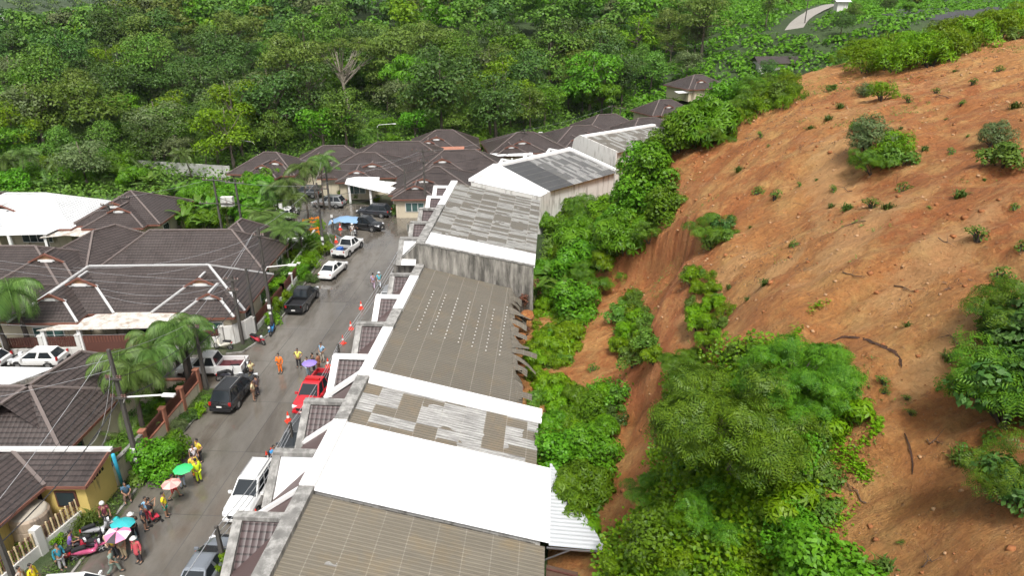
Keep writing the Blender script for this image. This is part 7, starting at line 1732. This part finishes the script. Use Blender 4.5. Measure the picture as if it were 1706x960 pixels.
def person_meshes(pose, sleeve, legs, skirt=False):
    key = (pose, sleeve, legs)
    if key in _PB: return _PB[key]
    P_ = POSES[pose]; H0 = P_['hip']; ln = P_['lean']; sh = H0 + .52
    def sp(z): return (ln * (z - H0) / .5, 0, z)
    neck = (ln * 1.15, 0, sh + .07)
    V_ = [(0, 0, H0), sp(H0 + .22), sp(H0 + .42), neck, (ln * 1.3 + .02, 0, sh + .16)]; E_ = [(0, 1), (1, 2), (2, 3), (3, 4)]; Rd = [(.15, .11), (.13, .10), (.15, .11), .055, .06]
    for i, sg in enumerate((1, -1)):
        b0 = len(V_); V_ += [(0, sg * .09, H0 - .06), P_['kn'][i], P_['an'][i], (P_['an'][i][0] + .17, P_['an'][i][1], P_['an'][i][2] - .04)]; E_ += [(0, b0), (b0, b0 + 1), (b0 + 1, b0 + 2), (b0 + 2, b0 + 3)]; Rd += [.095, .06, .042, .035]
    for i, sg in enumerate((1, -1)):
        b0 = len(V_); sx = ln * 1.0; V_ += [(sx, sg * .18, sh - .01), P_['el'][i], P_['ha'][i]]; E_ += [(2, b0), (b0, b0 + 1), (b0 + 1, b0 + 2)]; Rd += [.06, .042, .030]
    body = skin_mesh(V_, E_, Rd)
    bm = bmesh.new(); bm.from_mesh(body)
    # head with a face, ears, hands with fingers
    mb = MB(); hx, hz = ln * 1.4 + .03, sh + .24
    rings = []
    for k in range(9):
        t = math.pi * k / 8; z_ = -math.cos(t) * .125; w_ = math.sin(t); jaw = 1 - .22 * max(0, -z_ / .125)
        for j in range(12):
            a = 2 * math.pi * j / 12; x_ = math.cos(a) * .095 * w_ * jaw; y_ = math.sin(a) * .075 * w_ * jaw
            if j == 0 and k == 4: x_ += .025
            rings.append((hx + x_, y_, hz + z_))
    mb.idx(rings, [(k * 12 + j, k * 12 + (j + 1) % 12, (k + 1) * 12 + (j + 1) % 12, (k + 1) * 12 + j) for k in range(8) for j in range(12)])
    for sg in (1, -1): mb.box((hx, sg * .078, hz - .005), (.03, .018, .05))
    for i, sg in enumerate((1, -1)):
        h_ = Vector(P_['ha'][i]); e_ = Vector(P_['el'][i]); d = (h_ - e_).normalized(); sd_ = Vector((0, sg, 0)); sd_ = (sd_ - d * sd_.dot(d)).normalized(); up = d.cross(sd_)
        mb.beam(h_ - d * .01, h_ + d * .09, .075, .028)
        for q, L2 in ((-.03, .07), (-.01, .08), (.01, .075), (.03, .06)):
            f0 = h_ + d * .085 + up * 0 + sd_ * 0 + d.cross(up) * q; mb.tube([f0, f0 + d * L2 * .55 + up * .008, f0 + d * L2 + up * .03], [.009, .008, .006], 5)
        f0 = h_ + d * .03 + d.cross(up) * .035; mb.tube([f0, f0 + d * .03 + d.cross(up) * .025, f0 + d * .06 + d.cross(up) * .03], [.010, .009, .007], 5)
    tmp = mb.build('tmp', M['white_trim']); bm.from_mesh(tmp.data); bpy.data.objects.remove(tmp)
    bm.to_mesh(body); bm.free()
    for p in body.polygons: p.use_smooth = True
    # shirt
    V2 = [(0, 0, H0 - .04), sp(H0 + .2), sp(H0 + .42), (ln * 1.1, 0, sh + .035)]; E2 = [(0, 1), (1, 2), (2, 3)]; R2 = [(.185, .15), (.165, .135), (.175, .14), .075]
    if skirt or sleeve == 'coat': V2[0] = (0, 0, H0 - .38); R2[0] = (.26, .22)
    for i, sg in enumerate((1, -1)):
        b0 = len(V2); V2 += [(ln, sg * .185, sh - .01)]; E2 += [(2, b0)]; R2 += [.08]
        e = P_['el'][i]; s0 = Vector((ln, sg * .185, sh)); ev = Vector(e)
        if sleeve == 'short': V2 += [tuple(s0.lerp(ev, .65))]; E2 += [(b0, b0 + 1)]; R2 += [.072]
        else: V2 += [e, tuple(ev.lerp(Vector(P_['ha'][i]), .9))]; E2 += [(b0, b0 + 1), (b0 + 1, b0 + 2)]; R2 += [.062, .05]
    shirt = skin_mesh(V2, E2, R2)
    V3 = [(0, 0, H0 + .03)]; E3 = []; R3 = [(.165, .135)]
    for i, sg in enumerate((1, -1)):
        b0 = len(V3); kn = Vector(P_['kn'][i]); an = Vector(P_['an'][i]); V3 += [(0, sg * .095, H0 - .08), tuple(kn if legs == 'long' else kn + Vector((0, 0, .02)))]; E3 += [(0, b0), (b0, b0 + 1)]; R3 += [.115, .08]
        if legs == 'long': V3 += [tuple(kn.lerp(an, .92))]; E3 += [(b0 + 1, b0 + 2)]; R3 += [.062]
    pants = skin_mesh(V3, E3, R3)
    mb = MB(); hr = []
    for k in range(6):
        t = math.pi * .5 * k / 5; z_ = math.sin(t) * .115; w_ = math.cos(t) + .02
        for j in range(12): a = 2 * math.pi * j / 12; hr.append((hx - .018 + math.cos(a) * .098 * w_, math.sin(a) * .086 * w_, hz + .03 + z_ - (.05 if math.cos(a) < -.2 and k == 0 else 0)))
    mb.idx(hr, [(k * 12 + j, k * 12 + (j + 1) % 12, (k + 1) * 12 + (j + 1) % 12, (k + 1) * 12 + j) for k in range(5) for j in range(12)] + [tuple(range(60, 72))]); tmp = mb.build('tmp', M['white_trim'], smooth=True); hair = tmp.data; bpy.data.objects.remove(tmp)
    sh_ = MB()
    for i in range(2):
        a = P_['an'][i]; sh_.box((a[0] + .06, a[1], max(.035, a[2] - .045)), (.27, .10, .075))
    tmp = sh_.build('tmp', M['white_trim']); shoes = tmp.data; bpy.data.objects.remove(tmp)
    _PB[key] = (body, shirt, pants, hair, shoes, (hx, hz), P_); return _PB[key]
M['skin'] = paint('skin', (.34, .19, .12), .6, .08); M['hair'] = paint('black_hair', (.015, .013, .012), .6, .1)
def cloth(col): return paint('cloth_' + '_'.join(str(int(c * 99)) for c in col), col, .75, .1, 4)
def person(label, px, py, rz, top, bottom, pose='stand', sleeve='short', legs='long', hat=None, scale=1.0, loc=None, shoes=(.05, .05, .05), extra=None):
    body, shirt, pants, hair, shs, (hx, hz), P_ = person_meshes(pose, sleeve, legs)
    p = Vector(loc) if loc else Vector(at(px, py))
    r_ = bpy.data.objects.new('person', body.copy()); COL.objects.link(r_); r_.location = p; r_.rotation_euler.z = rz; r_.scale = (scale,) * 3; r_.data.materials.clear(); r_.data.materials.append(M['skin']); tag(r_, label, 'person', 'people in the street')
    for nm, me, m in (('shirt', shirt, cloth(top)), ('trousers', pants, cloth(bottom)), ('shoes', shs, cloth(shoes))) + ((('hair', hair, M['hair']),) if not hat else ()):
        me = me.copy(); me.materials.clear(); me.materials.append(m); o_ = bpy.data.objects.new(nm, me); COL.objects.link(o_); o_.parent = r_
        for q in me.polygons: q.use_smooth = True
    if hat:
        b = MB(); kind, col = hat
        if kind == 'helmet': b.lathe([(.135, -.04), (.14, .02), (.125, .09), (.07, .14), (.01, .155)], (hx, 0, hz), 14)
        else: b.lathe([(.20, .025), (.115, .04), (.11, .09), (.07, .13), (.01, .135)], (hx, 0, hz), 14)
        b.build('hat' if kind != 'helmet' else 'helmet', cloth(col), r_, smooth=True)
    return r_
def umbrella(label, px, py, z, cols, rad=.55, holder=None, tilt=(0, 0)):
    """canopy centre seen at photo position, height z"""
    p = G(px, py, z); r_ = empty('umbrella', (p.x, p.y, z), fr_.uniform(0, .7), label, 'umbrella', 'umbrellas in the street'); r_.rotation_euler = (tilt[0], tilt[1], .3)
    mats = [paint('umbrella_' + '_'.join(str(int(c * 99)) for c in q), q, .5, .05) for q in cols]; b = MB(); rings = [(0.001, .0), (.3, -.04), (.62, -.12), (.85, -.21), (1.0, -.30)]
    for j in range(8):
        for k in range(4):
            (r0, z0), (r1, z1) = rings[k], rings[k + 1]; pts = []
            for (rr2, zz, jj) in ((r0, z0, j), (r1, z1, j), (r1, z1, j + 1), (r0, z0, j + 1)): a = 2 * math.pi * jj / 8; pts.append((rr2 * rad * math.cos(a), rr2 * rad * math.sin(a), zz * rad))
            b.face(pts, j % len(mats))
    b.build('canopy', mats, r_)
    b = MB(); b.tube([(0, 0, .08), (0, 0, -.75)], .012, 6); b.tube([(0, 0, -.75), (.02, 0, -.82), (.06, 0, -.82)], .016, 6); b.build('shaft', M['grey_metal'], r_)
    for j in range(8): a = 2 * math.pi * j / 8; b = MB(); b.tube([(0, 0, -.02), (rad * .62 * math.cos(a), rad * .62 * math.sin(a), -.14 * rad), (rad * math.cos(a), rad * math.sin(a), -.31 * rad)], .006, 4); b.build('rib', M['grey_metal'], r_)
    return r_
Y_, BK, WH, BL = (.75, .55, .04), (.03, .03, .035), (.7, .7, .68), (.10, .28, .5)
person('person in a bright orange rescue suit standing alone in the road', 468, 622, -1.6, (.85, .20, .02), (.85, .20, .02), 'hold', 'long')
person('person in a yellow shirt and black trousers, standing in the middle of the road', 499, 613, -1.5, (.70, .66, .15), BK, 'hips')
person('person in a pale blue shirt and beige trousers beside the cones', 538, 603, -2.0, (.28, .45, .62), (.5, .45, .38), 'hips')
person('person under the purple umbrella in light clothes', 515, 628, -2.0, (.55, .55, .55), (.35, .45, .5), 'hold')
person('person in black next to the purple umbrella', 524, 621, -2.4, BK, BK)
person('person in a brown top beside the red pickup bed', 532, 619, 2.8, (.30, .11, .06), (.25, .10, .06), scale=.92)
person('person in white with a yellow vest behind the black wagon', 421, 634, -.4, (.62, .58, .30), BK, 'phone')
person('person in a beige shirt leaning by the black wagon', 424, 668, .3, (.55, .48, .30), (.3, .18, .12), legs='short', pose='hips')
person('person in a dark shirt beside the beige shirted one', 430, 660, 2.8, (.10, .07, .08), (.06, .05, .06))
person('person in a lilac shirt walking by the terraces', 623, 482, 1.6, (.38, .30, .45), (.45, .35, .45), 'walk')
person('person in a turquoise shirt walking by the terraces', 633, 480, 1.6, (.10, .48, .58), (.55, .6, .65), 'walk', hat=('cap', (.6, .65, .7)))
person('person in a yellow shirt and black trousers up the road from the high visibility suit', 335, 770, -2.2, Y_, BK, 'hips')
person('person in a white top half behind the yellow shirted one', 327, 777, -1.0, (.62, .58, .62), (.35, .3, .33), scale=.93)
person('person in a yellow top and orange trousers next to the high visibility suit', 327, 796, 2.2, (.72, .52, .06), (.75, .28, .04), 'stand', 'long')
person('person in a full high visibility yellow suit', 333, 804, 2.5, (.62, .85, .02), (.62, .85, .02), 'stand', 'long')
person('person in jeans under the green umbrella', 306, 814, 2.4, (.18, .2, .25), (.35, .42, .5), 'hold')
person('person in red shorts walking under the pink patterned umbrella', 292, 832, .4, (.06, .05, .08), (.6, .05, .04), 'walk', legs='short')
person('person in a yellow football shirt and green shorts', 279, 862, .2, (.85, .72, .02), (.02, .35, .25), legs='short')
person('person in black filming with a raised phone', 256, 872, 1.0, BK, BK, 'phone')
person('person in a light blue shirt with a red bag', 250, 868, -.5, (.25, .5, .75), (.45, .05, .08), scale=.95)
person('person in a dark tracksuit with white stripes nearest the wall side of the road', 244, 884, .4, (.05, .06, .08), (.04, .04, .05), legs='short')
person('person squatting on the verge below the cyan pipe', 214, 832, -1.0, (.06, .13, .20), (.16, .10, .08), 'sit', loc=(G(214, 832).x, G(214, 832).y, .07))
person('person in maroon with a white helmet at the motorcycles', 181, 878, -1.2, (.16, .03, .05), BK, 'stand', hat=('helmet', WH))
person('person in a long turquoise rain poncho', 206, 905, -2.2, (.03, .40, .42), (.03, .38, .42), 'stand', 'coat', hat=('cap', (.03, .40, .42)))
person('person in a black suit and white cap holding papers', 228, 898, 2.2, BK, BK, 'hold', 'long', hat=('cap', WH))
person('person in a yellow shirt under the pink and black umbrella', 195, 930, -1.5, Y_, BK, 'hold')
person('person in khaki trousers behind the pink and black umbrella', 209, 931, -1.8, (.30, .28, .22), (.42, .34, .22))
person('person in beige standing by the motorcycle tails', 187, 928, 1.2, (.55, .42, .30), (.5, .38, .28), scale=.95)
person('person in a transparent red raincoat and white hat', 234, 938, -1.8, (.55, .09, .11), (.05, .04, .05), 'stand', 'coat', hat=('cap', WH))
person('person in grey green clothes with a bag at the bottom edge', 192, 958, .3, (.22, .30, .26), (.25, .33, .28), 'walk')
person('person in a teal jacket and pale jeans on the verge', 106, 950, -.4, (.03, .25, .35), (.48, .48, .50), 'stand', 'long')
person('person in a purple shirt sitting on the dark red motorcycle', 122, 926, .5, (.22, .13, .42), BK, 'sit', loc=(G(122, 926).x, G(122, 926).y, .36))
person('person in a yellow raincoat cut by the bottom edge', 64, 985, .0, (.85, .70, .02), (.85, .70, .02), 'stand', 'long')
person('person with dark hair cut by the bottom edge beside the yellow raincoat', 45, 990, .0, (.5, .45, .4), BK)
person('person in blue sitting on the cart loaded with cones', 458, 776, -.6, (.05, .28, .60), BK, 'sit', loc=(G(458, 776).x, G(458, 776).y, .35))
person('person in white beside the motorcycle near the tarpaulin pickup', 588, 395, -1.0, (.65, .65, .62), (.6, .6, .58), hat=('helmet', WH))
person('person sitting on the motorcycle near the tarpaulin pickup', 596, 392, -1.2, BK, BK, 'ride', loc=(G(592, 393).x, G(592, 393).y, .05), hat=('helmet', BK))
umbrella('purple umbrella beside the red pickup', 515, 602, 2.0, [(.28, .20, .62)], .60)
umbrella('bright green umbrella in the road', 304, 778, 2.0, [(.05, .62, .18)], .58)
umbrella('pink patterned umbrella beside the green one', 284, 803, 2.0, [(.75, .30, .28), (.80, .48, .42)], .55)
umbrella('pink and black panelled umbrella over the crowd', 194, 886, 2.0, [(.80, .22, .38), (.05, .04, .05), (.80, .22, .38), (.78, .76, .76)], .66, tilt=(.15, 0))
umbrella('turquoise umbrella behind the pink and black one', 204, 868, 2.05, [(.04, .42, .45)], .62, tilt=(-.1, .1))
# cart and push chair
p = Vector(at(455, 772)); r_ = empty('cart', p, TOW, 'dark trolley cart carrying traffic cones by the white wagon', 'cart'); b = MB(); b.box((0, 0, .32), (1.3, .8, .08)); b.box((0, .38, .45), (1.3, .05, .25)); b.box((0, -.38, .45), (1.3, .05, .25)); b.build('tray', M['trim_black'], r_)
for x in (-.4, .4):
    for sg in (-1, 1):
        b = MB(); V_ = [(x + .16 * math.cos(2 * math.pi * j / 12), sg * (.44 + d_), .16 + .16 * math.sin(2 * math.pi * j / 12)) for d_ in (0, .06) for j in range(12)]; b.idx(V_, [tuple(range(12)), tuple(range(12, 24))[::-1]] + [(j, (j + 1) % 12, 12 + (j + 1) % 12, 12 + j) for j in range(12)]); b.build('wheel', M['tyre'], r_)
p = Vector(at(260, 872)); r_ = empty('push_chair', p, .8, 'red push chair next to the person filming with a phone', 'push chair'); b = MB(); b.box((0, 0, .45), (.42, .4, .06)); b.box((-.2, 0, .68), (.06, .4, .5)); b.build('seat', cloth((.5, .03, .06)), r_)
b = MB()
for sg in (-1, 1): b.tube([(.3, sg * .22, .08), (-.05, sg * .22, .5), (-.35, sg * .22, .95)], .014, 5); b.tube([(-.3, sg * .22, .08), (.05, sg * .22, .5)], .014, 5)
b.build('frame', M['trim_black'], r_)
for x in (-.3, .3):
    for sg in (-1, 1): b = MB(); b.lathe([(.08, -.02), (.08, .02)], (0, 0, 0), 12); o_ = b.build('wheel', M['tyre'], r_); o_.location = (x, sg * .22, .08); o_.rotation_euler.x = R(90)

# rubble and broken things behind the smashed roof
rb = random.Random(12)
for i, (px, py, lb) in enumerate([(880, 525, 'large orange clay lump lying on the smashed roof edge'), (868, 560, 'smaller clay lump behind the smashed roof')]):
    p = G(px, py, 2.4); bmm = bmesh.new(); bmesh.ops.create_icosphere(bmm, subdivisions=3, radius=.62 - .2 * i)
    for v in bmm.verts: v.co *= 1 + .35 * noise.noise(v.co * 2.2 + Vector((i, 0, 0))); v.co.z *= .65
    me = bpy.data.meshes.new('clay_lump'); bmm.to_mesh(me); me.materials.append(M['soil']); o_ = bpy.data.objects.new('clay_lump', me); COL.objects.link(o_); o_.location = p; tag(o_, lb, 'clay lump')
DB = [(862, 620, 2.2, 1.6), (868, 600, 1.8, 1.2), (858, 640, 1.6, 1.8), (872, 585, 1.5, 1.0), (875, 560, 1.9, 1.3), (860, 655, 1.6, 1.2), (866, 535, 2.0, 1.1), (850, 670, 1.9, 1.2), (878, 545, 1.2, .8)]
for i, (px, py, z, L) in enumerate(DB):
    p = G(px, py, z); m_ = MB(); a = rb.uniform(0, 3.1); tl = rb.uniform(.3, .9); M3 = Matrix.Rotation(a, 3, 'Z') @ Matrix.Rotation(tl, 3, 'Y')
    if i % 3 == 0: m_.box(p, (L, .8, .04), rot=M3)
    elif i % 3 == 1: m_.box(p, (L, .10, .10), rot=M3)
    else: m_.box(p, (L * .8, .5, .06), rot=M3)
    o_ = m_.build('broken_board' if i % 3 else 'broken_sheet', [M['fibro_d'], M['wood'], M['fascia']][i % 3]); tag(o_, None, 'debris', 'debris at the smashed roof'); register(o_, ['snapped grey roofing sheet', 'snapped roof beam', 'splintered red board'][i % 3], 'counted uphill in the debris behind the smashed roof', -py)
assign_labels()
# ------------------------------------------------------------------ moist air over the valley
HZ = True
if HZ:
    b = MB(); b.box((60, 900, 58), (5200, 2600, 250)); 
    hm = bpy.data.materials.new('haze'); hm.use_nodes = True; n = hm.node_tree; n.nodes.clear(); out = n.nodes.new('ShaderNodeOutputMaterial'); pv = n.nodes.new('ShaderNodeVolumePrincipled')
    pv.inputs['Color'].default_value = (.86, .92, 1, 1); pv.inputs['Density'].default_value = .00007; pv.inputs['Anisotropy'].default_value = .2
    n.links.new(pv.outputs[0], out.inputs['Volume']); o_ = b.build('haze', hm); tag(o_, 'thin moist haze over the valley', kind='stuff')
    sc.cycles.volume_bounces = 0; sc.cycles.volume_max_steps = 64
